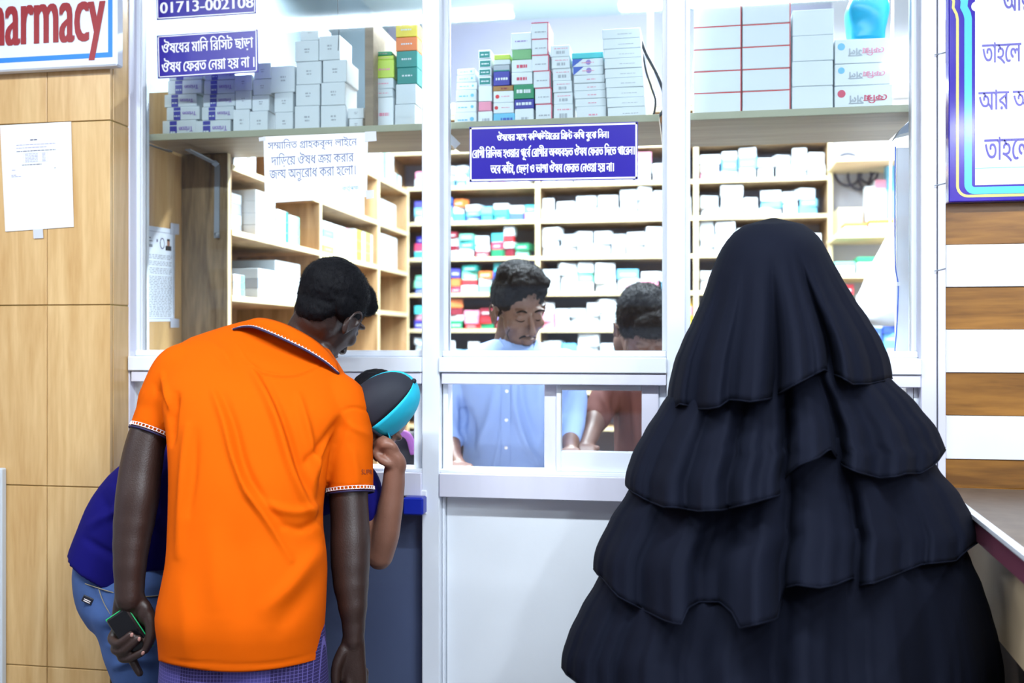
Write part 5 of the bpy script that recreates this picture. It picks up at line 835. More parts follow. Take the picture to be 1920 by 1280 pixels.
ROWS = ['sixth', 'fifth', 'fourth', 'third', 'second', 'top']
def fill(xa, xb, z, zt, cols, what, wr, hr, colour_words=None, tilt=.42, y0=YB + .02, n_max=99, name='medicine_box', fillh=.7, dens=1.0):
    x = xa + .004; c = 0
    while x < xb - wr[0]:
        w = min(rnd.uniform(*wr), xb - x - .003)
        if w < wr[0] * .8: break
        if rnd.random() > dens: x += w; continue
        top = z + (zt - z - .018) * rnd.uniform(fillh * .55, fillh * 1.15); zz = z
        while zz < top and c < n_max:
            h = rnd.uniform(*hr)
            if zz + h > zt - .021: break
            col = rnd.choice(cols)
            r = rnd.uniform(-tilt, tilt)
            d = rnd.uniform(.05, .09)
            ww = w * rnd.uniform(.82, .95)
            o = carton(name, x + (w - ww) / 2, x + (w + ww) / 2, zz, zz + h - .0003, y0 + rnd.uniform(0, .02), d, col, [('line', .15, .35, .85, .55, 'off' if col not in ('white', 'off') else rnd.choice(['grey', 'pink', 'sky']))] if rnd.random() < .6 else [], None, r,
                       '%s medicine box %s' % (CN.get(col, col), what), 'box', '%s medicine boxes %s' % (CN.get(col, col), what), bev=.001)
            zz += h; c += 1
        x += w
CB = ['blue', 'sky', 'cyan', 'orange', 'pink', 'white', 'mint', 'lilac', 'navy', 'white', 'sky']
CR = ['red', 'crimson', 'mint', 'white', 'navy', 'cyan', 'pink', 'maroon', 'green', 'lilac', 'off']
CG = ['green', 'cyan', 'red', 'navy', 'mint', 'orange', 'crimson', 'blue', 'teal', 'lilac', 'white']
CW = ['white'] * 6 + ['off'] * 3
CWm = CW + ['sky', 'mint', 'pink', 'yellow', 'off']
xl = X_(772, YB)
rowsz = [(1.34, 1.5125), (1.5125, 1.69), (1.69, 1.867), (1.867, 2.046), (2.046, 2.221), (2.221, 2.40)]
for (z, zt), rn, cl in zip(rowsz, ROWS, [CWm + ['red', 'blue'], CR + ['orange'], CG, CR, CB, ['white', 'off', 'pink', 'sky']]):
    fill(xl, xv[1] - .012, z, zt, cl, 'on the %s shelf of the left back compartment' % rn, (.050, .085), (.026, .046), fillh=.72 if rn != 'top' else .6)
for (z, zt), rn, cl in zip(rowsz, ROWS, [CWm, CWm + ['off', 'pink'], CWm + ['pink', 'lime'], CW, CW, CW + ['pink']]):
    fill(xv[1] + .012, xv[2] - .012, z, zt, cl, 'on the %s shelf of the middle back compartment' % rn, (.065, .11), (.035, .065), fillh=.74)
for (z, zt), rn, cl in zip(rowsz, ROWS, [CWm, CWm, CWm, CW, CW + ['sky'], CW + ['sky', 'pink']]):
    fill(xv[2] + .012, xv[3] - .012, z, zt, cl, 'on the %s shelf of the right back compartment' % rn, (.065, .11), (.03, .06), fillh=.66)

# ---------------- right corner of the dispensary
YC = 2.05
def cshelf(y, xa_, xb_, lab, Y=YC, th=.02, d=.34):
    a = onY(xa_, y, Y + .1); b = onY(xb_, y, Y)
    z = a.z
    o = MB().bbox(a.x, b.x + .3, Y, Y + d, z - th, z, shelf_edge, .001).build('corner_shelf', loc=(a.x, Y, z - th)); tag(o, lab, 'shelf'); return z
z1 = cshelf(442, 1562, 1680, 'pale corner shelf carrying the orange-lidded boxes and tall white packs')
z2 = cshelf(516, 1562, 1680, 'pale corner shelf with the green-lidded tubs')
z3 = cshelf(584, 1562, 1700, 'lowest pale corner shelf below the hanging white bag')
z0 = cshelf(302, 1562, 1680, 'pale board at the top of the corner, above the coiled cables')
MB_ = MB().box(X_(1562, YC + .36), XR, YC + .36, YC + .38, 0, 3.06, mat('pale grey partition', (186, 184, 190), .7)); st(MB_, 'wall_corner')
# coiled cables on the corner wall
mb = MB()
for cx_, cy_, r in ((1590, 318, 26), (1612, 330, 22), (1640, 330, 30), (1654, 345, 24), (1628, 322, 18)):
    pts = [onY(cx_ + r * math.cos(t * .5236), cy_ + r * 1.15 * math.sin(t * .5236), YC + .335 - .002 * t) for t in range(13)]
    mb.tube(catmull(pts, 3), .006, mat('dark grey cable', (60, 64, 84), .6), 8)
tag(mb.build('coiled_cable', loc=onY(1620, 330, YC + .33)), 'bundle of dark coiled cables hanging in the right corner', 'cable')
Yc = YC + .03
carton('cardboard_box', X_(1574, Yc + .05), X_(1622, Yc + .05), z1, Z_(1598, 386, Yc + .05), Yc + .10, .16, 'cardboard', label='open brown cardboard box on the upper corner shelf', cat='box')
def lidded(x0, x1, z, h, lid, lab):
    e = empty('lidded_box', ((X_(x0, Yc) + X_(x1, Yc)) / 2, Yc, z))
    MB().bbox(X_(x0, Yc), X_(x1, Yc), Yc, Yc + .1, z, z + h * .7, palette('white'), .003).build('tub', e)
    MB().bbox(X_(x0 - 1, Yc), X_(x1 + 1, Yc), Yc - .003, Yc + .103, z + h * .7, z + h, palette(lid), .003).build('lid', e)
    tag(e, lab, 'box')
lidded(1584, 1626, z1, .048, 'orange', 'white box with orange-red lid at the left of the corner shelf')
lidded(1630, 1676, z1, .062, 'orange', 'white box with orange-red lid next to the hanging white bag')
for i, (a, b, t) in enumerate(((1622, 1640, 350), (1640, 1660, 338), (1661, 1680, 312))):
    carton('white_pack', X_(a, Yc + .13), X_(b, Yc + .13), z1, Z_(a, t, Yc + .13), Yc + .115, .06, 'white' if i < 2 else 'sky', [('band', 0, .85, 1, 1, 'pink')] if i == 1 else [], label=['tall white pack, leftmost of the three on the corner shelf', 'tall white pack with a pink top on the corner shelf', 'tall pale blue pack at the right of the corner shelf'][i])
lidded(1566, 1602, z2, .055, 'mint', 'tub with mint green lid at the left of the middle corner shelf')
lidded(1608, 1640, z2, .075, 'green', 'tub with green lid beside the hanging white bag')
fill(X_(1566, Yc), X_(1660, Yc), z3, z3 + .19, ['red', 'white', 'off', 'cardboard', 'mint'], 'on the lowest corner shelf', (.05, .09), (.03, .06), y0=Yc)
# fill lower corner
z4 = cshelf(664, 1562, 1690, 'corner shelf hidden mostly by the black veil')
fill(X_(1590, Yc), X_(1690, Yc), z4, z4 + .19, ['white', 'off', 'sky', 'blue'], 'on the shelf beneath the hanging white bag', (.05, .09), (.04, .08), y0=Yc, fillh=.9)
# hanging white bag
wb = mat('white plastic film', (232, 236, 244), .3)
def hang_bag():
    prof = [(438, 1664, 1674), (470, 1650, 1690), (510, 1625, 1712), (560, 1604, 1722), (590, 1597, 1722), (603, 1604, 1712), (612, 1640, 1690)]
    mb = MB(); V = []; n = 24
    Yg = 1.3
    for y, l, r in prof:
        a = onY(l, y, Yg); b = onY(r, y, Yg); c = (a + b) / 2; w = (b - a).length / 2
        for k in range(n):
            t = 6.2832 * k / n; ns = 1 + .12 * math.sin(5 * t + y * .05)
            V.append(c + Vector((w * math.cos(t) * ns, w * .7 * math.sin(t) * ns, 0)))
    R = len(prof)
    mb.add(V, [(i * n + k, (i + 1) * n + k, (i + 1) * n + (k + 1) % n, i * n + (k + 1) % n) for i in range(R - 1) for k in range(n)] + [list(range(n)), [(R - 1) * n + k for k in range(n)][::-1]], wb, True)
    a = onY(1669, 438, Yg); mb.tube([a, a + Vector((0, 0, .06)), a + Vector((.01, 0, 1.0))], .004, wb, 6)
    o = mb.build('hanging_bag', loc=a); tag(o, 'bulging white plastic bag hanging in front of the corner shelves', 'bag')
    mdf = o.modifiers.new('s', 'SUBSURF'); mdf.levels = 1; mdf.render_levels = 1
hang_bag()
# white door leaf at the right with blue wire
e = MB(); e.bbox(X_(1681, .10), X_(1724, .10), .10, .125, 0, Z_(1700, 276, .10), white_p, .002)
o = e.build('door_leaf', loc=(X_(1700, .1), .1, 0)); tag(o, 'narrow white board standing inside the right window behind the veil', 'board')
mb = MB(); mb.tube(catmull([onY(a, b, .09) for a, b in ((1679, 275), (1678, 350), (1678, 440), (1679, 500), (1684, 532), (1684, 560), (1681, 620), (1678, 660), (1680, 700))], 5), .0016, mat('blue wire insulation', (60, 110, 220), .4), 8)
mb.bbox(onY(1681, 532, .09).x, onY(1687, 532, .09).x, .085, .093, onY(1684, 536, .09).z, onY(1684, 529, .09).z, white_l, .001)
tag(mb.build('blue_wire', loc=onY(1680, 655, .09)), 'thin blue wire running down the edge of the narrow white board', 'wire')
# folded light metal flap above it with loose grey wires
mb = MB(); pts = [onY(a, b, .085) for a, b in ((1676, 262), (1690, 240), (1709, 224), (1712, 246), (1686, 252))]
mb.add([p for p in pts] + [p + Vector((0, .05, .0)) for p in pts], [(0, 1, 2, 3, 4), (9, 8, 7, 6, 5)] + [(i, (i + 1) % 5, 5 + (i + 1) % 5, 5 + i) for i in range(5)], alu_d)
for a in ([(1706, 225), (1708, 262), (1713, 300), (1716, 315)], [(1710, 222), (1716, 265), (1718, 310)]):
    mb.tube(catmull([onY(x, y, .08) for x, y in a], 4), .0014, seal, 6)
tag(mb.build('metal_flap', loc=pts[0]), 'bent grey metal flap with loose wires in the upper right corner', 'bracket')

# ---------------- things on the service desk
zd = 1.03
carton('paper_stack', X_(1030, .16), X_(1090, .16), zd, zd + .03, .2, .12, 'white', label='low white paper stack on the desk behind the sliding sash', cat='paper stack')
for k, (x, c) in enumerate(((1150, 'orange'), (1162, 'green'), (1134, 'white'))):
    carton('medicine_box', X_(x - 8, .07), X_(x + 8, .07), zd, zd + .022 + .008 * k, .07 + .02 * k, .05, c, label=CN.get(c, c) + ' little medicine box on the desk behind the sliding sash', cat='box')
# dark bag with purple strap inside the left service opening
bagm = mat('black nylon', (22, 24, 34), .6); pur = mat('purple webbing', (150, 84, 160), .6)
e = empty('shoulder_bag', (X_(765, .2), .2, zd))
o = sack('bag_body', None, X_(765, .16), .16, zd, .05, .05, .17, bagm, 9, top=.6); del o['category']; o.parent = e; o.matrix_parent_inverse = Matrix.Translation(e.location).inverted()
mb = MB(); mb.tube(catmull([onY(730, 830, .1), onY(742, 816, .09), onY(756, 812, .09), onY(768, 822, .1), onY(776, 850, .11)], 5), .010, pur, 8); mb.build('strap', e)
tag(e, 'black bag with a purple strap standing on the desk in the left service opening', 'bag')
# blue token box hanging under the left sill
e = empty('token_box', onY(775, 950, -.09))
a = onY(757, 964, -.09); b = onY(795, 932, -.09)
MB().bbox(a.x, b.x, -.10, -.06, a.z, b.z, mat('blue plastic', (20, 40, 160), .35), .004).build('blue_front', e)
MB().bbox(a.x - .006, b.x - .002, -.058, -.013, a.z - .004, b.z + .012, white_p, .002).build('white_back', e)
tag(e, 'small blue and white box mounted below the sill of the left service opening', 'box')
# ------------------------------------------------------------------ signs and papers
def plate(name, corners, th, m, label, cat='sign', fields=()):
    """flat sign from 4 world corners (tl, tr, br, bl); returns object + frame function"""
    tl, tr, br, bl = [Vector(c) for c in corners]
    n = (tr - tl).cross(tl - bl).normalized()
    mb = MB()
    q = [tl, tr, br, bl]; b = [p - n * th for p in q]
    mb.add(q + b, [(3, 2, 1, 0), (4, 5, 6, 7), (0, 1, 5, 4), (1, 2, 6, 5), (2, 3, 7, 6), (3, 0, 4, 7)], m)
    def P(u, v, d=0.0):      # u right 0..1, v up 0..1
        return (bl * (1 - u) + br * u) * (1 - v) + (tl * (1 - u) + tr * u) * v + n * d
    return mb, P, n
def frame_line(mb, P, u0, v0, u1, v1, tu, tv, m, d=.0006):
    for a, b, c, e in ((u0, v0, u1, v0 + tv), (u0, v1 - tv, u1, v1), (u0, v0, u0 + tu, v1), (u1 - tu, v0, u1, v1)):
        mb.quad(P(a, b, d), P(c, b, d), P(c, e, d), P(a, e, d), m)
def text_in(P, mb, VT, u0, v0, u1, v1, m, bold=0, d=0):
    o = P(u0, v0, d); ux = (P(u1, v0, d) - o); uy = (P(u0, v1, d) - o)
    put_text(mb, VT, o, ux.normalized(), uy.normalized(), ux.length, uy.length, m, bold=bold)
YN = -.006
def sign_at(name, px, th, m, label, Y=YN, cat='sign'):
    cs = [onY(x, y, Y) for x, y in px]
    mb, P, n = plate(name, cs, th, m, label)
    return mb, P, cs[3]
def finish(mb, name, loc, label, cat='sign', letters=None):
    o = mb.build(name, loc=loc); tag(o, label, cat)
    if letters: letters.build('lettering', o)
    return o
# top small navy sign (cut by the frame of the picture)
mb, P, l = sign_at('phone', [(292, -72), (480, -86), (480, 25), (294, 37)], .003, navy, '')
frame_line(mb, P, .006, .012, .994, .988, .011, .018, white_l)
t = MB(); text_in(P, t, latin('01713-002108'), .04, .10, .975, .29, white_l, bold=.0014)
text_in(P, t, bengali('contact'), .32, .36, .70, .60, white_l, bold=.0008)
finish(mb, 'phone_number_sign', l, 'dark blue sign with a white phone number at the very top of the left window', letters=t)
mb, P, l = sign_at('s', [(294, 67), (483, 54), (484, 135), (296, 147)], .003, navy, '')
frame_line(mb, P, .010, .02, .99, .98, .010, .022, white_l)
t = MB(); text_in(P, t, bengali('s2a'), .05, .52, .955, .90, white_l, bold=.0009); text_in(P, t, bengali('s2b'), .045, .10, .965, .46, white_l, bold=.0009)
finish(mb, 'notice_sign', l, 'small dark blue sign with two lines of white Bengali lettering on the left window', letters=t)
mb, P, l = sign_at('s', [(880, 238), (1196, 228), (1196, 336), (880, 341)], .003, navy, '')
frame_line(mb, P, .004, .015, .996, .985, .010, .03, white_l)
t = MB()
text_in(P, t, bengali('s3a'), .17, .68, .83, .90, white_l, bold=.0008)
text_in(P, t, bengali('s3b'), .02, .37, .98, .64, white_l, bold=.0008)
text_in(P, t, bengali('s3c'), .13, .11, .86, .36, white_l, bold=.0008)
finish(mb, 'notice_sign', l, 'long dark blue sign with three lines of white Bengali lettering on the middle window', letters=t)
# handwritten paper taped to the left window
mb, P, l = sign_at('s', [(494, 256), (690, 248), (688, 369), (497, 381)], .0008, paper, '')
t = MB(); wr = mat('faded pen', (112, 122, 160), .8)
text_in(P, t, bengali('p1'), .04, .76, .90, .95, wr); text_in(P, t, bengali('p2'), .07, .53, .87, .74, wr); text_in(P, t, bengali('p3'), .05, .30, .89, .50, wr); text_in(P, t, bengali('p4'), .76, .10, .92, .20, mat('pale pen', (160, 190, 206), .8))
o = finish(mb, 'handwritten_notice', l, 'white handwritten paper taped inside the left window', 'paper', letters=t)
for k, px in enumerate(([(485, 258), (497, 256), (498, 263), (486, 265)], [(684, 247), (705, 246), (706, 264), (684, 266)], [(686, 357), (701, 356), (701, 371), (687, 373)])):
    m_, P_, l_ = sign_at('tape', px, .0006, tape, '', Y=YN - .0014); m_.build('tape', o)
# printed notice on the wood tiles
YQ = YP - .0025
cs = [onY(x, y, YQ) for x, y in ((0, 235), (133, 228), (138, 425), (10, 434))]
mb, P, n = plate('x', cs, .0008, paper, '')
bend = MB()
t = MB(); pi = mat('violet grey print', (150, 144, 190), .8); pk = mat('dark print', (80, 80, 110), .8)
def pl(u0, v, u1, h=.006, m=pi):
    u = u0
    while u < u1:
        w = rnd.uniform(.02, .06); w = min(w, u1 - u)
        t.quad(P(u, v, .0005), P(u + w, v, .0005), P(u + w, v + h, .0005), P(u, v + h, .0005), m); u += w + .008
pl(.42, .842, .52, .010, pk); pl(.22, .80, .78); pl(.22, .772, .65); pl(.22, .74, .78, .007, pk)
for k in range(6): pl(.34, .712 - .014 * k, .52, .005); pl(.58, .712 - .014 * k, .63, .005)
frame_line(t, P, .31, .635, .66, .725, .002, .0015, pi)
pl(.29, .61, .57, .007, pk); pl(.14, .567, .2); pl(.75, .567, .77, .006, pk); pl(.13, .52, .2); pl(.13, .505, .28)
o = mb.build('printed_notice', loc=cs[3]); tag(o, 'white printed sheet taped on the wood-grain tiles', 'paper'); t.build('print', o)
m_, P_, n_ = plate('t', [onY(x, y, YQ - .0012) for x, y in ((62, 430), (80, 429), (81, 446), (63, 447))], .0006, tape, ''); m_.build('tape', o)
# certificate on the tan side panel (faces right)
XQ = XW + .002
def onXq(x, y): return onX(x, y, XQ)
cs = [onXq(266, 421), onXq(328, 430), onXq(327, 602), onXq(268, 603)]
cs = [Vector((XQ, p.y, p.z)) for p in cs]
mb, P, n = plate('c', cs, .0008, mat('certificate paper', (224, 232, 244), .7), '')
t = MB()
for k in range(38):
    v = .70 - k * .0175
    if k in (3, 7, 12): continue
    u = .08
    while u < .88:
        w = rnd.uniform(.03, .12); t.quad(P(u, v, .0005), P(min(u + w, .9), v, .0005), P(min(u + w, .9), v + .006, .0005), P(u, v + .006, .0005), ink_k); u += w + .03
frame_line(t, P, .03, .03, .97, .95, .008, .003, ink)
for u0, v0, u1, v1, m_ in ((.70, .76, .88, .81, mat('photo dark shirt', (30, 30, 40), .5)), (.75, .80, .83, .87, mat('photo skin', (170, 120, 96), .5)), (.745, .86, .835, .885, mat('photo hair', (20, 20, 24), .5)), (.08, .87, .25, .885, ink_k), (.08, .84, .3, .85, ink_k), (.15, .78, .3, .81, ink_k), (.42, .84, .46, .87, ink)):
    t.quad(P(u0, v0, .0006), P(u1, v0, .0006), P(u1, v1, .0006), P(u0, v1, .0006), m_)
c = P(.60, .83, .0006); ring = []
for k in range(24):
    a = 6.2832 * k / 24
    for r in (.010, .0125): ring.append(c + Vector((0, r * math.cos(a), r * math.sin(a) * 1.3)))
t.add(ring, [(2 * k, 2 * k + 1, (2 * k + 3) % 48, (2 * k + 2) % 48) for k in range(24)], ink)
o = mb.build('certificate', loc=cs[3]); tag(o, 'framed paper certificate with a small portrait on the tan side panel', 'certificate'); t.build('print', o)
for y0, y1 in ((418, 440), (596, 614)):
    m_, P_, n_ = plate('t', [onX(x, y, XQ + .0012) for x, y in ((320, y0), (336, y0 + 2), (336, y1), (320, y1))], .0006, tape, ''); m_.build('tape', o)
# big box sign at the top left
Ys = -.172
cs = [onY(x, y, Ys) for x, y in ((-520, -215), (207, -255), (219, 122), (-520, 167))]
zt_, zb_ = cs[1].z, cs[2].z
x0, x1 = -2.9, onY(219, 100, Ys).x
zlo = onY(110, 128, Ys).z; zhi = 2.6
mb = MB(); mb.bbox(x0, x1, Ys, Ys + .031, zlo, zhi, mat('sign white face', (226, 234, 246), .35), .004)
o = mb.build('pharmacy_sign', loc=(x1, Ys, zlo)); tag(o, 'large white box sign with red letters and blue border above the wood tiles', 'sign')
bl_ = mat('sign blue stripe', (36, 130, 226), .4)
t = MB(); e = .0008
zA = onY(60, 115, Ys).z; zB = onY(60, 106, Ys).z; xA = onY(203, 60, Ys).x; xB = onY(211, 60, Ys).x
t.box(x0 + .03, xB, Ys - e, Ys, zA, zB, bl_); t.box(xA, xB, Ys - e, Ys, zB, zhi - .04, bl_); t.build('blue_border', o)
# red lettering: 'Pharmacy', the photograph shows its last seven letters
t = MB(); red = mat('sign red letters', (150, 10, 26), .35)
V, T_ = latin('Pharmacy')
va, ta = latin('harmacy')
xe = onY(196, 50, Ys).x; base = onY(100, 80, Ys).z; xh = onY(100, 8, Ys).z
xw = latin('x')[0]; h_x = max(v.y for v in xw)
sz = (xh - base) / h_x
wa = (latin('a')[0]); 
x1_ = max(v.x for v in V); x0_ = min(v.x for v in V)
width = (onY(196, 50, Ys).x - onY(12, 50, Ys).x) / (max(v.x for v in latin('armacy')[0]) - min(v.x for v in latin('armacy')[0])) * (x1_ - x0_)
for j, dx in enumerate((-.0035, 0, .0035)):
    t.add([Vector((xe - (x1_ - v.x) / (x1_ - x0_) * width + dx, Ys - .0012 - .0001 * j, base + v.y * sz)) for v in V], T_, red)
t.build('lettering', o)
# blue bordered board at the top right
Yr = -.03
cs = [onY(x, y, Yr) for x, y in ((1779, -90), (2400, -60), (2400, 375), (1778, 378))]
xL_ = onY(1779, 200, Yr).x; zlo = onY(1800, 378, Yr).z; zhi = 2.62; xR_ = xL_ + .9
gl_ = mat('board violet blue', (56, 36, 172), .12)
mb = MB(); mb.bbox(xL_, xR_, Yr, YS - .001, zlo, zhi, gl_, .002)
o = mb.build('framed_board', loc=(xL_, Yr, zlo)); tag(o, 'white board with violet-blue, yellow and turquoise border on the striped wall', 'sign')
yel = mat('board yellow line', (238, 226, 130), .12); tq = mat('board turquoise line', (92, 206, 236), .12); wf = mat('board white field', (236, 238, 248), .12)
def Qx(x): return onY(x, 200, Yr).x
def Qz(y): return onY(1800, y, Yr).z
def ribbon(mb, pts, w, m, d):
    P3 = [Vector(p) for p in pts]; vs = []
    for i, p in enumerate(P3):
        a = (P3[min(i + 1, len(P3) - 1)] - P3[max(i - 1, 0)]).normalized(); s = Vector((-a.z, 0, a.x))
        vs += [p + s * w / 2 + Vector((0, -d, 0)), p - s * w / 2 + Vector((0, -d, 0))]
    mb.add(vs, [(2 * i, 2 * i + 1, 2 * i + 3, 2 * i + 2) for i in range(len(P3) - 1)], m)
def border(xc, yc, rad):
    """notched border: down the left side from the notch, round the corner, along the bottom"""
    pts = [(Qx(xc - 12) + .0, Yr, 2.6)]
    pts += [(Qx(xc - 12), Yr, Qz(-10)), (Qx(xc - 7), Yr, Qz(2)), (Qx(xc - 8), Yr, Qz(14)), (Qx(xc - 2), Yr, Qz(26)), (Qx(xc), Yr, Qz(36))]
    pts += [(Qx(xc), Yr, Qz(yc - rad - 10))]
    for k in range(7):
        a = k / 6 * math.pi / 2
        pts.append((Qx(xc + rad - rad * math.cos(a)), Yr, Qz(yc - rad + rad * math.sin(a))))
    pts.append((xR_ - .02, Yr, Qz(yc)))
    return pts
t = MB()
ribbon(t, border(1795, 368, 20), .0062, yel, .0010)
ribbon(t, border(1815, 358, 12), .0165, tq, .0010)
wz = Qz(348)
t.quad((Qx(1828), Yr - .0010, wz), (xR_ - .06, Yr - .0010, wz), (xR_ - .06, Yr - .0010, 2.56), (Qx(1828), Yr - .0010, 2.56), wf)
t.quad((Qx(1828), Yr - .0014, Qz(317)), (xR_ - .06, Yr - .0014, Qz(317)), (xR_ - .06, Yr - .0014, Qz(316)), (Qx(1828), Yr - .0014, Qz(316)), tq)
n_ = 20; c_ = (Qx(1831), Qz(14)); r_ = .012
t.add([(c_[0] + r_ * math.cos(6.2832 * k / n_), Yr - .0012, c_[1] + r_ * math.sin(6.2832 * k / n_)) for k in range(n_)], [list(range(n_))], wf)
t.build('border_print', o)
t = MB(); bt = mat('board blue lettering', (84, 74, 176), .3)
def bl(key, x, ytop, ybot, ref_x1):
    V, T_ = bengali(key)
    zb0 = Qz(ybot); hgt = Qz(ytop) - zb0
    y0 = min(v.y for v in V); y1 = max(v.y for v in V); x0 = min(v.x for v in V)
    s = hgt / (y1 - y0); 
    for j, dx in enumerate((0, .0011)):
        t.add([Vector((Qx(x) + (v.x - x0) * s * ref_x1 + dx, Yr - .0016 - .0001 * j, zb0 + (v.y - y0) * s)) for v in V], T_, bt)
bl('b1', 1879, -12, 30, .5); bl('b2', 1841, 70, 124, .47); bl('b3', 1834, 171, 212, .55); bl('b4', 1845, 259, 306, .5)
t.build('lettering', o)
# pale board at the far left edge of the picture
xe_ = onY(4, 1000, YP - .02).x
tag(MB().bbox(xe_ - .5, xe_, YP - .022, YP - .002, .2, onY(2, 878, YP - .02).z, mat('pale grey board', (196, 204, 212), .5), .003).build('leaning_board', loc=(xe_ - .25, YP, .2)), 'edge of a pale grey board against the wood tiles at the far left', 'board')

# ---------------- counter on the right
top_m = mat('speckled brown counter top', (94, 82, 72), .3, var=.25, vscale=26)
alu_e = mat('aluminium edge strip', (232, 236, 246), .25)
mar = mat('maroon edge', (112, 60, 78), .4); apr = mat('beige plastered panel', (208, 184, 150), .6, var=.05, vscale=4); dk = mat('dark brown base board', (66, 50, 38), .6)
zc = Z_(1850, 915, YS)
def onZ(x, y, z):
    r = ray(x, y); return CAM + r * ((z - CAM.z) / r.z)
A = onZ(1790, 938, zc); B = onZ(1920, 1040, zc)
d = (B - A); d.z = 0; d.normalize()
A0 = A + d * ((YS - A.y) / d.y if abs(d.y) > .01 else 0); E_ = A0 + d * 1.9
nx = Vector((-d.y, d.x, 0));
if nx.x < 0: nx = -nx
def prism(mb, o0, o1, z0, z1, m, far=None):
    """slab from line offset o0 to o1 (metres to the right of the counter edge)"""
    a0, a1 = A0 + nx * o0, E_ + nx * o0
    b0, b1 = (A0 + nx * o1, E_ + nx * o1)
    b0 = Vector((b0.x, YS, 0)) if far else b0
    vs = [Vector((p.x, min(p.y, YS - .001), z)) for z in (z0, z1) for p in (a0, a1, b1, b0)]
    mb.add(vs, [(3, 2, 1, 0), (4, 5, 6, 7), (0, 1, 5, 4), (1, 2, 6, 5), (2, 3, 7, 6), (3, 0, 4, 7)], m)
e = empty('side_counter', (A0.x + .3, -.5, 0))
mb = MB(); prism(mb, .012, 1.0, zc - .03, zc, top_m); mb.build('counter_top', e)
mb = MB(); prism(mb, 0, .012, zc - .010, zc + .002, alu_e); prism(mb, -.004, .0, zc - .006, zc + .002, alu_e); mb.build('edge_strip', e)
mb = MB(); prism(mb, .001, .012, zc - .048, zc - .010, mar); mb.build('edge_board', e)
za = zc - .25
mb = MB(); prism(mb, .05, .9, za, zc - .03, apr); mb.build('apron_panel', e)
mb = MB(); prism(mb, .09, .9, 0, za, dk); mb.build('base_board', e)
tag(e, 'side counter with brown speckled top and aluminium edge below the striped wall', 'counter')
# ------------------------------------------------------------------ body modelling tools
from mathutils.bvhtree import BVHTree
def ell(mb, c, r, m, R=None, n=20):
    vs = [Vector((0, 0, -1))]; fs = []
    k = n // 2
    for i in range(1, k):
        p = -math.pi / 2 + math.pi * i / k
        for j in range(n):
            t = 2 * math.pi * j / n
            vs.append(Vector((math.cos(p) * math.cos(t), math.cos(p) * math.sin(t), math.sin(p))))
    vs.append(Vector((0, 0, 1)))
    for j in range(n): fs.append((0, 1 + (j + 1) % n, 1 + j))
    for i in range(k - 2):
        for j in range(n): fs.append((1 + i * n + j, 1 + i * n + (j + 1) % n, 1 + (i + 1) * n + (j + 1) % n, 1 + (i + 1) * n + j))
    e = len(vs) - 1
    for j in range(n): fs.append((1 + (k - 2) * n + j, 1 + (k - 2) * n + (j + 1) % n, e))
    M = (R.to_4x4() if R is not None else Matrix.Identity(4))
    vs = [Vector(c) + (M @ Vector((v.x * r[0], v.y * r[1], v.z * r[2]))) for v in vs]
    return mb.add(vs, fs, m, True)
def limb(mb, pts, rs, m, n=28, sub=7):
    """tapering limb with rounded ends"""
    P = catmull(pts, sub) if len(pts) > 2 else [Vector(p) for p in pts]
    if len(pts) > 2:
        RR = []
        for i in range(len(rs) - 1):
            RR += [rs[i] + (rs[i + 1] - rs[i]) * (3 * (k / sub) ** 2 - 2 * (k / sub) ** 3) for k in range(sub)]
        RR.append(rs[-1])
    else: RR = list(rs)
    mb.tube(P, RR, m, n)
    ell(mb, P[0], (RR[0],) * 3, m, n=12); ell(mb, P[-1], (RR[-1],) * 3, m, n=12)
    return mb
def loft(mb, rings, m, n=40, ex=2.0):
    """rings: (centre, half-width vector A, half-depth vector B)"""
    vs = []
    for c, A, B in rings:
        for k in range(n):
            t = 2 * math.pi * k / n
            a = math.copysign(abs(math.cos(t)) ** (2 / ex), math.cos(t)); b = math.copysign(abs(math.sin(t)) ** (2 / ex), math.sin(t))
            vs.append(c + A * a + B * b)
    R = len(rings)
    fs = [(i * n + k, i * n + (k + 1) % n, (i + 1) * n + (k + 1) % n, (i + 1) * n + k) for i in range(R - 1) for k in range(n)]
    fs.append(list(range(n))[::-1]); fs.append([(R - 1) * n + k for k in range(n)])
    return mb.add(vs, fs, m, True)
def pring(l, r, d, hd, front=None):
    """ring from left / right outline points in the photograph at camera depth d, half depth hd metres"""
    a = at(l[0], l[1], d); b = at(r[0], r[1], d)
    return ((a + b) / 2, (b - a) / 2, (front or FWD) * hd)
def densify(rings, k=4):
    c = catmull([r[0] for r in rings], k); a = catmull([r[1] for r in rings], k); b = catmull([r[2] for r in rings], k)
    return list(zip(c, a, b))
def fuse(mb, voxel, smooth=4, fac=.6):
    o = mb.build('tmp')
    r = o.modifiers.new('r', 'REMESH'); r.mode = 'VOXEL'; r.voxel_size = voxel; r.use_smooth_shade = True
    s = o.modifiers.new('s', 'SMOOTH'); s.factor = fac; s.iterations = smooth
    bpy.context.view_layer.update()
    me = bpy.data.meshes.new_from_object(o.evaluated_get(bpy.context.evaluated_depsgraph_get()))
    old = o.data
    bpy.data.objects.remove(o); bpy.data.meshes.remove(old)
    me.materials.clear()
    return me
def vgrab(me):
    n = len(me.vertices)
    v = np.empty(n * 3, dtype=np.float32); me.vertices.foreach_get('co', v)
    w = np.empty(n * 3, dtype=np.float32); me.vertices.foreach_get('normal', w)
    return v.reshape(-1, 3).astype(float), w.reshape(-1, 3).astype(float)
def vput(me, v):
    me.vertices.foreach_set('co', v.astype(np.float32).ravel()); me.update()
nCAM, nF, nR = np.array(CAM), np.array(FWD), np.array(RGT)
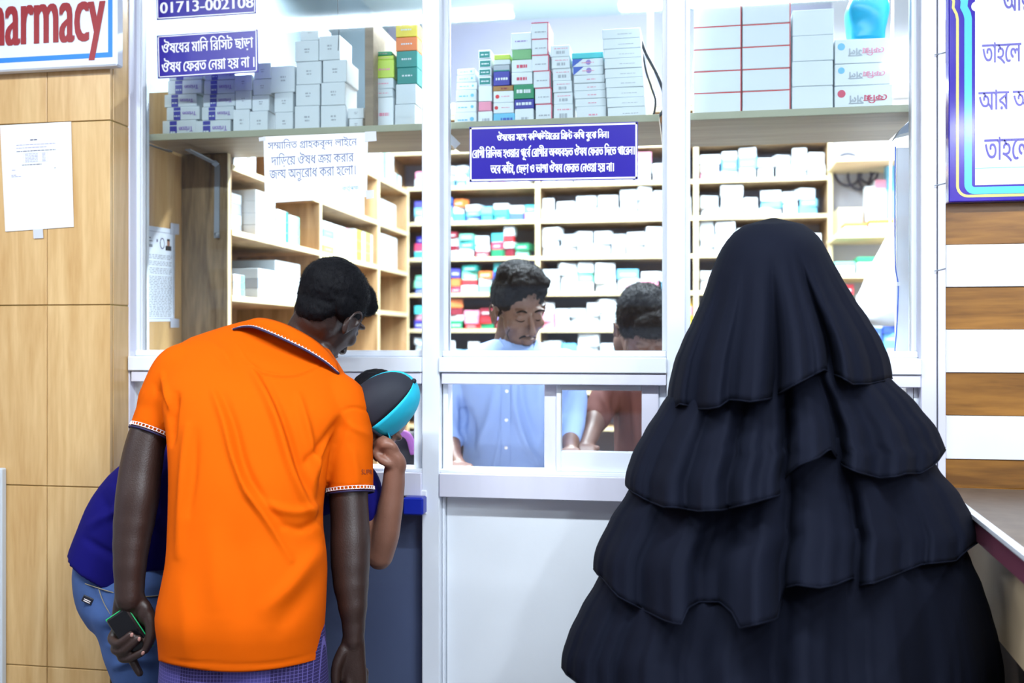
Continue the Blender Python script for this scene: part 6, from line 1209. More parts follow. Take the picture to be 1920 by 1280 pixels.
def nproj(v):
    q = v - nCAM; d = q @ nF
    return 960 + F * (q @ nR) / d, 640 - F * q[:, 2] / d, d
def creases(me, lst, facing=True):
    """press folds into a cloth mesh: (polyline in photo pixels, half width px, height m)"""
    v, n = vgrab(me); x, y, d = nproj(v)
    view = (v - nCAM); view /= np.linalg.norm(view, axis=1)[:, None]
    f = np.clip(-(view * n).sum(1) * 2.0, 0, 1)
    off = np.zeros(len(v))
    for pl, w, h in lst:
        best = np.full(len(v), 1e9); tt = np.zeros(len(v)); L = len(pl) - 1
        pl = [(p.x, p.y) for p in catmull([(a, b, 0) for a, b in pl], 5)]; L = len(pl) - 1
        for i in range(L):
            a = np.array(pl[i], float); b = np.array(pl[i + 1], float); ab = b - a
            t = np.clip(((x - a[0]) * ab[0] + (y - a[1]) * ab[1]) / (ab @ ab + 1e-9), 0, 1)
            dd = np.hypot(x - a[0] - t * ab[0], y - a[1] - t * ab[1])
            k = dd < best; best[k] = dd[k]; tt[k] = (i + t[k]) / L
        off += 1.3 * h * np.exp(-(best / w) ** 2) * np.sin(np.pi * np.clip(tt * .9 + .05, 0, 1)) ** .6
    vput(me, v + n * (off * f)[:, None])
def wobble(me, amp, sc, seed=0):
    v, n = vgrab(me)
    o = np.array([noise.noise(Vector((a * sc[0] + seed, b * sc[1], c * sc[2]))) for a, b, c in v])
    vput(me, v + n * (o * amp)[:, None])
def part(me, name, parent, mats):
    for m in (mats if isinstance(mats, list) else [mats]): me.materials.append(m)
    me.name = name
    for p in me.polygons: p.use_smooth = True
    o = bpy.data.objects.new(name, me); COL.objects.link(o)
    if parent is not None:
        o.parent = parent; o.matrix_parent_inverse = Matrix.Translation(parent.location).inverted()
    return o
def bvh(me):
    return BVHTree.FromPolygons([v.co.copy() for v in me.vertices], [list(p.vertices) for p in me.polygons])
def hit(tree, x, y, off=.002, default=None):
    r = ray(x, y).normalized()
    h = tree.ray_cast(CAM, r)
    if h[0] is None: return default
    return h[0] + h[1] * off if h[1].dot(r) < 0 else h[0] - h[1] * off
def pose(c, yaw, pitch, roll, toward=None):
    """head matrix: centre c; yaw about up (0 = looks away from the camera, 180 = at it), pitch forward, roll to the right"""
    return Matrix.Translation(c) @ Matrix.Rotation(YAW + math.radians(yaw), 4, 'Z') @ Matrix.Rotation(math.radians(roll), 4, 'Y') @ Matrix.Rotation(math.radians(-pitch), 4, 'X')
def head(mb, M, m, s=1.0, neck=True, lids=True):
    Rt = M.to_3x3()
    def E(c, r, R=None): ell(mb, M @ (Vector(c) * s), [v * s for v in r], m, Rt @ R if R is not None else Rt)
    def Lm(ps, rs): limb(mb, [M @ (Vector(p) * s) for p in ps], [v * s for v in rs], m, 24)
    E((0, -.012, .035), (.075, .094, .078)); E((0, .036, -.012), (.062, .055, .085)); E((0, .045, -.066), (.047, .043, .038))
    E((0, .074, -.097), (.021, .015, .015)); E((0, .03, -.08), (.052, .035, .022))
    for k in (-1, 1):
        E((k * .042, .062, -.018), (.020, .020, .020)); E((k * .013, .103, -.038), (.0075, .008, .0065)); E((k * .030, .078, .030), (.024, .013, .0075))
        if lids: E((k * .031, .076, .008), (.0145, .0125, .0095))
        # ear: rim, lobe and plate
        E((k * .077, -.004, -.010), (.0055, .019, .030))
        ps = [(k * .080, .010, -.018), (k * .086, .013, .004), (k * .089, .004, .022), (k * .090, -.012, .022), (k * .089, -.022, .006), (k * .086, -.018, -.016), (k * .081, -.004, -.036)]
        Lm(ps, [.003, .0035, .0038, .0038, .0038, .004, .006])
        E((k * .079, .006, -.012), (.005, .006, .008))
    Lm([(0, .088, .018), (0, .104, -.010), (0, .114, -.031)], [.0075, .0085, .0115])
    E((0, .090, -.060), (.023, .0115, .0062)); E((0, .089, -.0725), (.0195, .011, .0068))
    if neck: Lm([(0, -.015, -.03), (0, -.022, -.08), (0, -.034, -.15)], [.054, .054, .058])
def hair_mesh(M, s=1.0, blobs=(), voxel=.004, amp=.003, seed=1, base=True):
    mb = MB(); Rt = M.to_3x3(); m = MATS['white gloss paint']
    bl = list(blobs)
    if base: bl += [((0, -.022, .046), (.0835, .0985, .083)), ((0, -.050, .000), (.060, .040, .055))]
    for c, r in bl: ell(mb, M @ (Vector(c) * s), [v * s for v in r], m, Rt, 24)
    me = fuse(mb, voxel, 3)
    wobble(me, amp, (90, 90, 90), seed); wobble(me, amp * 1.4, (28, 28, 28), seed + 3)
    return me
def add_tufts(me, M, count, length, seed=1, sweep=(0, .4, .3), thick=.0007, upz=-1):
    """short strands of hair standing on the hair mesh, as part of the same mesh"""
    r_ = random.Random(seed)
    v = [x.co.copy() for x in me.vertices]; nn = [x.normal.copy() for x in me.vertices]; fs = [list(p.vertices) for p in me.polygons]
    Rt = M.to_3x3(); sw = Rt @ Vector(sweep); V = list(v)
    for _ in range(count):
        i = r_.randrange(len(v)); p = v[i]; n = nn[i]
        d = (n * .55 + sw * .8 + Vector([r_.uniform(-.45, .45) for _ in range(3)])).normalized()
        a = d.orthogonal().normalized() * thick; b = d.cross(a); L = length * r_.uniform(.5, 1.2)
        q = p - n * .001; k = len(V)
        V += [q + a, q - a * .5 + b * .87, q - a * .5 - b * .87, q + d * L]
        fs += [[k, k + 1, k + 3], [k + 1, k + 2, k + 3], [k + 2, k, k + 3]]
    me2 = bpy.data.meshes.new('hair'); me2.from_pydata([tuple(x) for x in V], [], fs); me2.update()
    bpy.data.meshes.remove(me)
    return me2
def ribbon_loop(mb, pts, w, th, m, nrm=None, closed=False):
    """flat cloth band: pts, width axis per point (list) """
    pass
def px(d): return d / F        # metres per pixel at camera depth d
# ------------------------------------------------------------------ people
sk_dark = mat('deep brown skin', (47, 30, 25), .45, var=.06, vscale=30, spec=.5, bump=.12, bscale=300)
sk_mid = mat('brown skin', (128, 88, 72), .45, var=.05, vscale=30, bump=.1, bscale=300)
sk_cl = mat('warm brown skin', (104, 72, 58), .45, var=.06, vscale=25)
nail = mat('fingernail', (176, 130, 120), .3)
hairm = mat('black hair', (9, 9, 14), .7, spec=.14, bump=.4, bscale=240, stretch=(1, 1, .4))
orange = mat('orange jersey', (204, 84, 0), .85, spec=.08, bump=.06, bscale=900)
navy_t = mat('navy trim', (28, 20, 66), .7); wtrim = mat('white chain stitch', (240, 228, 226), .7)
blue_t = mat('navy blue jersey', (20, 16, 98), .85, spec=.1, bump=.06, bscale=700)
lshirt = mat('pale blue cotton', (140, 164, 214), .75, bump=.05, bscale=500)
maroon_s = mat('maroon brown cotton', (88, 42, 36), .8)
trous = mat('charcoal trousers', (40, 42, 54), .8)
shoe = mat('black shoe leather', (20, 18, 18), .4)
TMP = MATS['white gloss paint']

def denim_mat():
    m = mat('faded denim', (62, 90, 144), .85, var=.35, vscale=7, bump=.1, bscale=900); return m
denim = denim_mat()
def check_mat():
    m = bpy.data.materials.new('purple checked cotton'); m.use_nodes = True; nt = m.node_tree; b = nt.nodes['Principled BSDF']
    b.inputs['Roughness'].default_value = .8
    tc = nt.nodes.new('ShaderNodeTexCoord'); sp = nt.nodes.new('ShaderNodeSeparateXYZ'); nt.links.new(tc.outputs['Object'], sp.inputs[0])
    def stripes(out, freq, width):
        a = nt.nodes.new('ShaderNodeMath'); a.operation = 'MULTIPLY'; a.inputs[1].default_value = freq; nt.links.new(out, a.inputs[0])
        f = nt.nodes.new('ShaderNodeMath'); f.operation = 'FRACT'; nt.links.new(a.outputs[0], f.inputs[0])
        g = nt.nodes.new('ShaderNodeMath'); g.operation = 'LESS_THAN'; g.inputs[1].default_value = width; nt.links.new(f.outputs[0], g.inputs[0])
        return g.outputs[0]
    def mixc(fac, a, b_):
        n = nt.nodes.new('ShaderNodeMix'); n.data_type = 'RGBA'; nt.links.new(fac, n.inputs[0])
        if isinstance(a, tuple): n.inputs[6].default_value = (*lin(a), 1)
        else: nt.links.new(a, n.inputs[6])
        n.inputs[7].default_value = (*lin(b_), 1)
        return n.outputs[2]
    c = mixc(stripes(sp.outputs[0], 5.5, .5), (32, 20, 78), (58, 52, 118))
    c = mixc(stripes(sp.outputs[0], 150, .14), c, (94, 84, 150))
    c = mixc(stripes(sp.outputs[2], 150, .14), c, (94, 84, 150))
    nt.links.new(c, b.inputs['Base Color']); return m
lungi_m = check_mat()

def feet(mb, pts, m):
    for p, fwd in pts:
        f = Vector(fwd).normalized()
        limb(mb, [p + Vector((0, 0, .045)), p + f * .09 + Vector((0, 0, .035)), p + f * .17 + Vector((0, 0, .026))], [.042, .04, .026], m)

# ================================================================ man in the orange polo shirt
DM = 2.1
man = empty('person', Vector((at(460, 900, DM).x, at(460, 900, DM).y, 0)))
tag(man, 'person in an orange polo shirt seen from behind, head bowed right, phone in left hand', 'person')
# --- polo shirt
mb = MB()
R_ = [((306, 1262), (604, 1262), 2.08, .120), ((303, 1200), (604, 1208), 2.08, .124), ((297, 1150), (609, 1152), 2.08, .127), ((307, 1092), (612, 1088), 2.09, .122), ((315, 1045), (611, 1045), 2.10, .116), ((318, 995), (605, 1000), 2.115, .112),
      ((320, 940), (604, 955), 2.13, .112), ((320, 880), (610, 905), 2.15, .114), ((316, 820), (622, 858), 2.18, .118), ((308, 765), (640, 815), 2.21, .120), ((306, 718), (656, 778), 2.24, .118), ((318, 680), (655, 742), 2.27, .104), ((345, 640), (648, 704), 2.30, .086), ((400, 619), (636, 682), 2.325, .066), ((462, 600), (616, 654), 2.355, .052)]
loft(mb, densify([pring(*r) for r in R_], 3), TMP, 44, 2.25)
def sl(pts):
    limb(mb, [at(x, y, d) for x, y, d, r in pts], [r * px(d) for x, y, d, r in pts], TMP, 20)
sl([(372, 676, 2.29, 44), (338, 700, 2.265, 52), (312, 748, 2.25, 50), (300, 780, 2.24, 45)])
sl([(610, 725, 2.30, 44), (640, 762, 2.27, 52), (652, 815, 2.245, 48), (655, 860, 2.23, 44)])
# open ended sleeve mouths
def cone(mb, a, b, ra, rb, m, n=36):
    mb.tube([a, a.lerp(b, .5), b], [ra, (ra + rb) / 2, rb], m, n)
SLV = [(at(303, 770, 2.243), at(284, 812, 2.225), 45 * px(2.24), 41.5 * px(2.22)), (at(654, 845, 2.235), at(657, 921, 2.215), 46 * px(2.23), 44 * px(2.21))]
for s in SLV: cone(mb, *s, TMP)
me = fuse(mb, .0048, 5, .6)
CR = [
    ([(400, 735), (420, 790), (438, 860), (462, 920), (500, 975), (545, 1050)], 7, .010), ([(418, 740), (440, 800), (458, 870), (486, 925), (530, 985)], 8, -.008),
    ([(470, 690), (500, 745), (522, 800), (545, 880), (575, 950), (604, 1010)], 8, .012), ([(490, 700), (520, 760), (543, 820), (566, 890), (598, 950)], 7, -.008),
    ([(560, 740), (576, 800), (588, 860), (604, 920)], 7, .008), ([(645, 790), (622, 835), (608, 880), (604, 935)], 9, -.014), ([(640, 780), (605, 830), (570, 870)], 7, -.007),
    ([(632, 810), (600, 850), (585, 900), (590, 960)], 8, .009), ([(330, 740), (322, 780), (320, 830)], 7, -.013), ([(350, 800), (345, 870), (340, 960), (335, 1040)], 9, .008), ([(366, 810), (362, 880), (352, 960)], 9, -.006),
    ([(600, 945), (560, 960), (510, 950), (470, 925)], 9, .006), ([(606, 960), (570, 990), (530, 985)], 8, -.006), ([(610, 1020), (575, 1060), (545, 1100), (500, 1140)], 16, .007), ([(600, 1080), (560, 1130), (520, 1180)], 18, -.005),
    ([(445, 647), (467, 681), (497, 698), (531, 704), (569, 698), (610, 677)], 2.4, .0024), ([(445, 652), (467, 686), (497, 703), (531, 709), (569, 703), (608, 682)], 2.4, -.002),
    ([(303, 700), (312, 740), (318, 772)], 5, .007), ([(290, 720), (303, 750), (312, 768)], 5, -.005), ([(640, 770), (664, 764), (700, 772)], 3, -.003), ([(640, 775), (660, 800), (690, 815)], 6, .004), ([(660, 840), (668, 880), (672, 915)], 8, .004),
    ([(400, 990), (405, 1060), (410, 1150)], 22, .005), ([(450, 1000), (455, 1090), (458, 1180)], 26, -.004), ([(345, 1100), (350, 1180), (352, 1240)], 18, .004), ([(318, 1236), (380, 1243), (450, 1245), (530, 1240), (596, 1222)], 2.2, -.0018),
    ([(251, 783), (285, 800), (322, 812)], 2, -.0016), ([(612, 908), (655, 912), (700, 905)], 2, -.0016), ([(380, 640), (420, 665), (440, 700)], 10, .004),
]
creases(me, CR)
wobble(me, .0022, (9, 9, 5), 4)
# curved bottom hem: cut off everything below the hem line
v, n = vgrab(me); x, y, d = nproj(v)
u = np.clip((x - 303) / 300, 0, 1)
hem = 1238 + 24 * np.sin(np.pi * u) ** .8 - 8 * u
k = y > hem
zt = 1.45 - (hem - 640) * d / F
v[k, 2] = zt[k] + (v[k, 2] - zt[k]) * .04
vput(me, v)
polo = part(me, 'polo_shirt', man, orange)
tree = bvh(me)
# side vents at the hem
# collar
lowpx = [(437, 617), (452, 613), (475, 613), (505, 624), (540, 640), (580, 660), (612, 680), (636, 700)]
toppx = [(455, 606), (470, 600), (486, 596), (512, 600), (545, 612), (585, 634), (612, 656), (632, 680)]
def cl(pxs, off, dflt):
    out = []
    for x, y in pxs:
        h = hit(tree, x, y, off)
        if h is None or (h - CAM).dot(FWD) > 2.42: h = at(x, y, dflt)
        out.append(h)
    return out
low = cl(lowpx, .006, 2.27)
dl_ = [(p - CAM).dot(FWD) for p in low]
dl_ = [2.315, 2.285, 2.262, 2.245, 2.236, 2.236, 2.248, 2.275]
dl_ = [min(a, (p - CAM).dot(FWD) - .004) for a, p in zip(dl_, low)]
low = [at(x, y, d_) for (x, y), d_ in zip(lowpx, dl_)]
top = [at(x, y, d_ + .030) for (x, y), d_ in zip(toppx, dl_)]
LW = catmull(low, 5); TP = catmull(top, 5)
rows = 6; V = []
for i in range(rows + 1):
    t = i / rows
    for a, b in zip(LW, TP):
        bul = -FWD * (.006 * math.sin(math.pi * t)) + Vector((0, 0, .004 * math.sin(math.pi * t)))
        V.append(a.lerp(b, t) + bul)
nC = len(LW)
# inner side of the collar, going down to the neck
for a, b in zip(LW, TP): V.append(b + FWD * .008 + Vector((0, 0, -.03)))
fs = [(i * nC + k, i * nC + k + 1, (i + 1) * nC + k + 1, (i + 1) * nC + k) for i in range(rows + 1) for k in range(nC - 1)]
mb = MB(); mb.add(V, fs, orange, True); o = mb.build('collar', man)
md = o.modifiers.new('s', 'SOLIDIFY'); md.thickness = .0022; md.offset = 0
def chain(mb, pts, up, size, th=.0009):
    """row of small white chain stitches along pts; up = direction across the band"""
    L = [0]
    for a, b in zip(pts, pts[1:]): L.append(L[-1] + (b - a).length)
    s = 0
    while s < L[-1]:
        i = max(j for j in range(len(L)) if L[j] <= s); i = min(i, len(pts) - 2)
        a, b = pts[i], pts[i + 1]; t = (b - a).normalized(); p = a + t * (s - L[i])
        u = up[i] if isinstance(up, list) else up
        nn = t.cross(u).normalized(); h = size
        for (q0, q1, r0, r1) in ((-.5, .5, .35, .5), (-.5, .5, -.5, -.35), (-.12, .12, -.5, .5)):
            vs = [p + t * (q * h * 1.0) + u * (r * h) + nn * e for e in (-th, th) for q, r in ((q0, r0), (q1, r0), (q1, r1), (q0, r1))]
            mb.add(vs, [(0, 1, 2, 3), (7, 6, 5, 4), (0, 4, 5, 1), (1, 5, 6, 2), (2, 6, 7, 3), (3, 7, 4, 0)], wtrim)
        s += h * 1.12
mb = MB(); mb.tube([p - FWD * .0015 + Vector((0, 0, -.0005)) for p in LW], .0024, navy_t, 8)
ups = [(b - a).normalized() for a, b in zip(LW, TP)]
chain(mb, [a + u_ * .0075 - FWD * .0042 for a, u_ in zip(LW, ups)], ups, .0078)
mb.build('collar_trim', o)
for s, nm in zip(SLV, ('left', 'right')):
    a, b, ra, rb = s; t = (b - a).normalized(); e1 = t.orthogonal().normalized(); e2 = t.cross(e1)
    ring = lambda c, r: [c + (e1 * math.cos(6.2832 * k / 40) + e2 * math.sin(6.2832 * k / 40)) * r for k in range(41)]
    mb = MB(); c = b + t * .0035
    mb.tube(ring(c, rb - .0005), .0022, navy_t, 8)
    chain(mb, ring(b - t * .0045, rb + .0012), t, .0078)
    mb.build('sleeve_trim', polo)
# sleeve lettering
mb = MB(); VT = latin('SUPR'); pts = []
for v_ in VT[0]:
    X = 677 + (v_.x - 0) / 2.9 * 26; Y = 889 - v_.y / .75 * 10
    h = hit(tree, X, Y, .0012, at(X, Y, 2.2)); pts.append(h)
mb.add(pts, VT[1], mat('brown sleeve print', (110, 40, 20), .7)); mb.build('sleeve_print', polo)

# --- body
mb = MB()
HM = pose(at(616, 588, 2.40), -32, 36, 14)
head(mb, HM, TMP, 1.0, neck=False)
limb(mb, [HM @ Vector((0, -.015, -.02)), at(584, 624, 2.40), at(548, 690, 2.38), at(505, 760, 2.31)], [.058, .060, .060, .07], TMP)
core = [((c, a * .86, b * .84)) for c, a, b in densify([pring(*r) for r in R_[:-1]], 2)]
loft(mb, core, TMP, 28)
def pl_(pts, n=32): limb(mb, [at(x, y, d) for x, y, d, r in pts], [r * px(d) for x, y, d, r in pts], TMP, n)
pl_([(335, 705, 2.26, 38), (300, 770, 2.24, 36), (276, 822, 2.22, 36), (264, 880, 2.205, 38.5), (258, 930, 2.19, 39.5), (252, 975, 2.18, 37.5), (247, 1014, 2.17, 34), (244, 1053, 2.16, 30.5), (243, 1092, 2.155, 27.5), (243, 1122, 2.15, 26)])
pl_([(640, 760, 2.27, 38), (652, 850, 2.235, 37), (655, 900, 2.22, 36), (654, 936, 2.21, 36), (656, 975, 2.20, 36), (657, 1014, 2.19, 37.5), (657, 1053, 2.18, 36.5), (658, 1092, 2.17, 33.5), (661, 1131, 2.16, 28), (663, 1170, 2.155, 22), (663, 1202, 2.15, 19.5)])
# left hand, palm towards the camera, fingers folded round the phone
DH = 2.15
def hp(x, y, dz): return at(x, y, DH + dz)
loft(mb, densify([(hp(x, y, dz), RGT * (w * px(DH)), FWD * t) for x, y, dz, w, t in ((243, 1112, 0, 27, .023), (245, 1135, .006, 33, .022), (247, 1160, .012, 38, .019), (246, 1190, .016, 37, .017), (244, 1215, .014, 29, .014))], 3), TMP, 24)
def fing(pts, r0, r1):
    n_ = len(pts); limb(mb, [hp(*p) for p in pts], [(r0 + (r1 - r0) * i / (n_ - 1)) * px(DH) for i in range(n_)], TMP, 12)
fing([(222, 1178, .012), (210, 1196, .002), (222, 1206, -.019), (234, 1199, -.026), (245, 1190, -.028)], 9.5, 7.5)
fing([(222, 1205, .012), (216, 1217, -.002), (231, 1220, -.020), (246, 1209, -.027), (259, 1197, -.029)], 9.5, 7.5)
fing([(232, 1215, .012), (228, 1232, -.004), (243, 1234, -.018), (256, 1228, -.024), (266, 1223, -.026)], 9, 7.2)
fing([(246, 1212, .012), (247, 1232, .004), (254, 1248, -.004), (262, 1262, -.006)], 9, 7)
fing([(268, 1135, .002), (281, 1160, -.006), (284, 1185, -.014), (279, 1204, -.020), (273, 1217, -.022)], 14, 8)
ell(mb, hp(272, 1150, -.004), (.017, .014, .026), TMP)
# right hand hanging
DQ = 2.15
def hq(x, y, dz): return at(x, y, DQ + dz)
loft(mb, densify([(hq(x, y, dz), RGT * (w * px(DQ)), FWD * t) for x, y, dz, w, t in ((663, 1190, 0, 20, .020), (661, 1212, .0, 24, .018), (657, 1236, .0, 29, .017), (660, 1262, .0, 28, .015), (662, 1285, 0, 26, .012))], 3), TMP, 24)
def fin2(pts, r0, r1):
    n_ = len(pts); limb(mb, [hq(*p) for p in pts], [(r0 + (r1 - r0) * i / (n_ - 1)) * px(DQ) for i in range(n_)], TMP, 12)
fin2([(645, 1218, -.008), (634, 1240, -.016), (629, 1262, -.02), (630, 1296, -.022)], 12, 8)
fin2([(654, 1262, -.004), (655, 1300, -.008), (660, 1335, .004), (662, 1355, .018)], 9.5, 7.5)
fin2([(668, 1270, .0), (668, 1308, -.004), (668, 1345, .010), (668, 1366, .024)], 9.5, 7.5)
fin2([(678, 1265, .008), (678, 1303, .006), (676, 1338, .018), (675, 1358, .030)], 9, 7.2)
fin2([(684, 1258, .018), (683, 1290, .018), (680, 1320, .028), (678, 1336, .036)], 8, 6.5)
# legs under the lungi
for sx, sd in ((410, 2.12), (510, 2.12)):
    a = at(sx, 1290, sd); b = Vector((a.x, a.y, .48)); c = Vector((a.x, a.y, .09))
    limb(mb, [a, b, c], [.075, .058, .040], TMP)
    feet(mb, [(Vector((a.x, a.y, 0)), FWD)], TMP)
me = fuse(mb, .0034, 4, .5)
part(me, 'body', man, sk_dark)
# fingernails on the visible finger tips
mb = MB()
for x, y, dz, ax in ((247, 1190, -.0355, .3), (261, 1198, -.036, .2), (268, 1224, -.0325, .6)):
    ell(mb, hp(x, y, dz), (.0036, .0016, .0052), nail, Matrix.Rotation(YAW, 3, 'Z') @ Matrix.Rotation(ax, 3, 'Y'), 10)
mb.build('fingernails', man)
# hair
hm = hair_mesh(HM, 1.0, [((0, .040, .092), (.058, .045, .034)), ((.03, .062, .080), (.032, .026, .026)), ((-.03, .062, .078), (.032, .026, .026)), ((.064, -.022, .02), (.020, .045, .036)), ((-.064, -.022, .02), (.020, .045, .036)), ((0, -.052, -.02), (.050, .032, .040))], .004, .0018, 2)
hm = add_tufts(hm, HM, 11000, .0065, 3, (0, .3, .0), .0004)
part(hm, 'hair', man, hairm)
# lungi
mb = MB()
rings = []
for z, w, dd in ((.86, .165, .105), (.74, .172, .115), (.6, .18, .13), (.4, .19, .14), (.2, .2, .15), (.09, .205, .155)):
    c = at(458, 1260, 2.085); rings.append((Vector((c.x, c.y, z)), RGT * w, FWD * dd))
loft(mb, densify(rings, 4), TMP, 40, 2.3)
me = fuse(mb, .007, 3); wobble(me, .008, (14, 14, 2), 3); part(me, 'lungi', man, lungi_m)
# the phone is held: a thing of its own
ph = empty('mobile_phone', hp(243, 1186, -.010))
Mx = Matrix.Translation(hp(243, 1186, -.012)) @ Matrix.Rotation(YAW, 4, 'Z') @ Matrix.Rotation(math.radians(-34 + 180), 4, 'Y')
mb = MB(); mb.bbox(-.0265, .0265, -.0065, .0055, -.050, .050, mat('black phone plastic', (14, 14, 18), .25), .005, Mx); mb.build('phone_body', ph)
mb = MB(); mb.bbox(-.0275, .0275, -.0020, .0020, -.052, .052, mat('green phone rim', (30, 170, 100), .35), .001, Mx); mb.build('green_rim', ph)
tag(ph, 'black mobile phone with a green rim held by the man in orange', 'phone')

# ================================================================ person bending at the service opening
DB = 2.44
bp = empty('person', Vector((at(260, 1100, DB).x, at(260, 1100, DB).y, 0)))
tag(bp, 'person in navy t-shirt, jeans and black-turquoise cap bending down at the left window', 'person')
mb = MB()
TR = [((140, 1027), (312, 1112), 2.42, .15), ((156, 985), (330, 1075), 2.42, .15), ((182, 925), (372, 1030), 2.42, .15), ((232, 868), (420, 995), 2.42, .15), ((320, 826), (480, 980), 2.42, .155), ((430, 800), (540, 975), 2.42, .155), ((540, 790), (600, 968), 2.41, .15), ((625, 800), (650, 950), 2.40, .12)]
loft(mb, densify([pring(*r) for r in TR], 3), TMP, 36, 2.1)
limb(mb, [at(620, 880, 2.36), at(668, 905, 2.33), at(690, 955, 2.32)], [52 * px(2.35), 42 * px(2.33), 34 * px(2.32)], TMP)
me = fuse(mb, .006, 5)
creases(me, [([(170, 985), (220, 960), (290, 975)], 9, .008), ([(190, 930), (215, 990), (225, 1050)], 10, -.008), ([(210, 910), (250, 960), (300, 1000)], 9, .006), ([(160, 1010), (200, 1035), (260, 1060)], 7, -.006)])
part(me, 't_shirt', bp, blue_t)
mb = MB()
loft(mb, densify([pring(*r) for r in (((158, 1022), (300, 1100), 2.44, .15), ((150, 1060), (315, 1130), 2.44, .16), ((156, 1115), (345, 1150), 2.44, .165), ((178, 1160), (350, 1165), 2.44, .15))], 3), TMP, 36)
for dd, sh in ((-.085, 0), (.085, 26)):
    lg = [(258 + sh, 1130, 2.44 + dd, 88), (268 + sh, 1200, 2.44 + dd, 74), (284 + sh, 1290, 2.44 + dd, 62), (320 + sh, 1440, 2.45 + dd, 52), (330 + sh, 1600, 2.45 + dd, 46), (325 + sh, 1705, 2.45 + dd, 42)]
    limb(mb, [at(x, y, d) for x, y, d, r in lg], [r * px(d) for x, y, d, r in lg], TMP)
me = fuse(mb, .006, 5)
creases(me, [([(160, 1095), (200, 1105), (250, 1118)], 2.5, .003), ([(175, 1050), (185, 1110), (215, 1150), (232, 1180)], 2.2, .0025), ([(200, 1180), (240, 1195), (290, 1190)], 8, -.007), ([(215, 1250), (250, 1235), (290, 1240)], 8, .006), ([(205, 1210), (245, 1222), (280, 1215)], 7, .005)])
jeans = part(me, 'jeans', bp, denim)
jt = bvh(me)
mb = MB(); seam = mat('tan stitching', (150, 140, 120), .8)
for pl2 in ([(160, 1094), (180, 1101), (205, 1108), (240, 1116), (275, 1118), (300, 1116)], [(176, 1048), (180, 1075), (186, 1105), (198, 1135), (214, 1160)]):
    ps = [hit(jt, x, y, .001) for x, y in pl2]; ps = [p for p in ps if p]
    if len(ps) > 2: mb.tube(catmull(ps, 4), .0012, seam, 6)
mb.build('seam', jeans)
p = hit(jt, 166, 1124, .002) or at(166, 1124, 2.4)
Mx = Matrix.Translation(p) @ Matrix.Rotation(YAW, 4, 'Z') @ Matrix.Rotation(math.radians(25), 4, 'Y')
mb = MB(); mb.bbox(-.013, .013, -.003, .001, -.008, .008, mat('pocket patch', (26, 26, 40), .5), .002, Mx); mb.bbox(-.008, .008, -.0036, -.002, -.001, .001, wtrim, .0003, Mx); mb.bbox(-.008, .008, -.0036, -.002, -.005, -.003, wtrim, .0003, Mx); mb.build('pocket_patch', jeans)
mb = MB()
HB = pose(at(694, 784, 2.335), -62, 62, -10)
head(mb, HB, TMP, .88, neck=False)
limb(mb, [HB @ Vector((0, -.02, -.05)), at(665, 830, 2.36), at(620, 870, 2.40)], [.055, .058, .08], TMP)
limb(mb, [at(600, 870, 2.40), at(450, 900, 2.42), at(260, 1060, 2.44)], [.07, .11, .11], TMP)
limb(mb, [at(660, 900, 2.34), at(694, 975, 2.32), at(710, 1040, 2.31)], [.036, .034, .031], TMP)
limb(mb, [at(712, 1043, 2.31), at(722, 1004, 2.295), at(730, 960, 2.285), at(737, 915, 2.28), at(740, 876, 2.275)], [.031, .0325, .030, .0265, .024], TMP)
# hand bent towards the face
loft(mb, densify([(at(x, y, d), (RGT * .45 + UP * -.2).normalized() * w, FWD * t) for x, y, d, w, t in ((741, 880, 2.275, .024, .021), (741, 860, 2.268, .029, .021), (733, 842, 2.262, .030, .018), (722, 832, 2.262, .024, .014))], 3), TMP, 20)
for i, pts in enumerate(([(744, 852, 2.262), (736, 836, 2.25), (722, 834, 2.25), (712, 842, 2.262)], [(738, 842, 2.262), (728, 828, 2.255), (714, 830, 2.26), (706, 838, 2.272)], [(730, 838, 2.268), (720, 824, 2.268), (708, 828, 2.276), (702, 838, 2.285)], [(724, 836, 2.28), (714, 824, 2.283), (704, 828, 2.29), (699, 838, 2.296)], [(735, 872, 2.258), (722, 866, 2.25), (710, 858, 2.256), (702, 848, 2.262)])):
    limb(mb, [at(*q) for q in pts], [.0105, .0100, .0090, .0080], TMP, 12)
for dd, sh in ((-.085, 0), (.085, 26)):
    q = at(325 + sh, 1705, 2.45 + dd); feet(mb, [(Vector((q.x, q.y, 0)), RGT * 1.0 + FWD * .15)], TMP); limb(mb, [at(272 + sh, 1150, 2.44 + dd), at(315 + sh, 1440, 2.45 + dd), q + Vector((0, 0, .05))], [.07, .045, .038], TMP)
me = fuse(mb, .004, 4, .5); part(me, 'body', bp, sk_mid)
hb = hair_mesh(HB, .86, [], .005, .002, 5); part(hb, 'hair', bp, hairm)
# cap: crown of panels around the button axis, band and peak
capb = mat('black cap cotton', (20, 24, 38), .75, bump=.08, bscale=500); capt = mat('turquoise cap cotton', (22, 184, 214), .7, bump=.08, bscale=500)
cc = at(712, 764, 2.315); crown_top = at(775, 715, 2.29)
cap_up = (crown_top - cc).normalized(); rad = (crown_top - cc).length
ref = (-FWD - cap_up * (-FWD).dot(cap_up)).normalized(); sd = cap_up.cross(ref)
mb = MB(); V = []; n_ = 48; RR = 12
for i in range(RR + 1):
    ph_ = (i / RR) * math.radians(100)
    for k in range(n_):
        a = 6.2832 * k / n_
        seamd = 1 - .012 * math.exp(-((((a / (math.pi / 3)) + .5) % 1 - .5) / .06) ** 2)
        V.append(cc + cap_up * (rad * math.cos(ph_)) + (ref * math.cos(a) * .078 + sd * math.sin(a) * .070) * (math.sin(min(ph_, 1.57)) ** .85) * seamd)
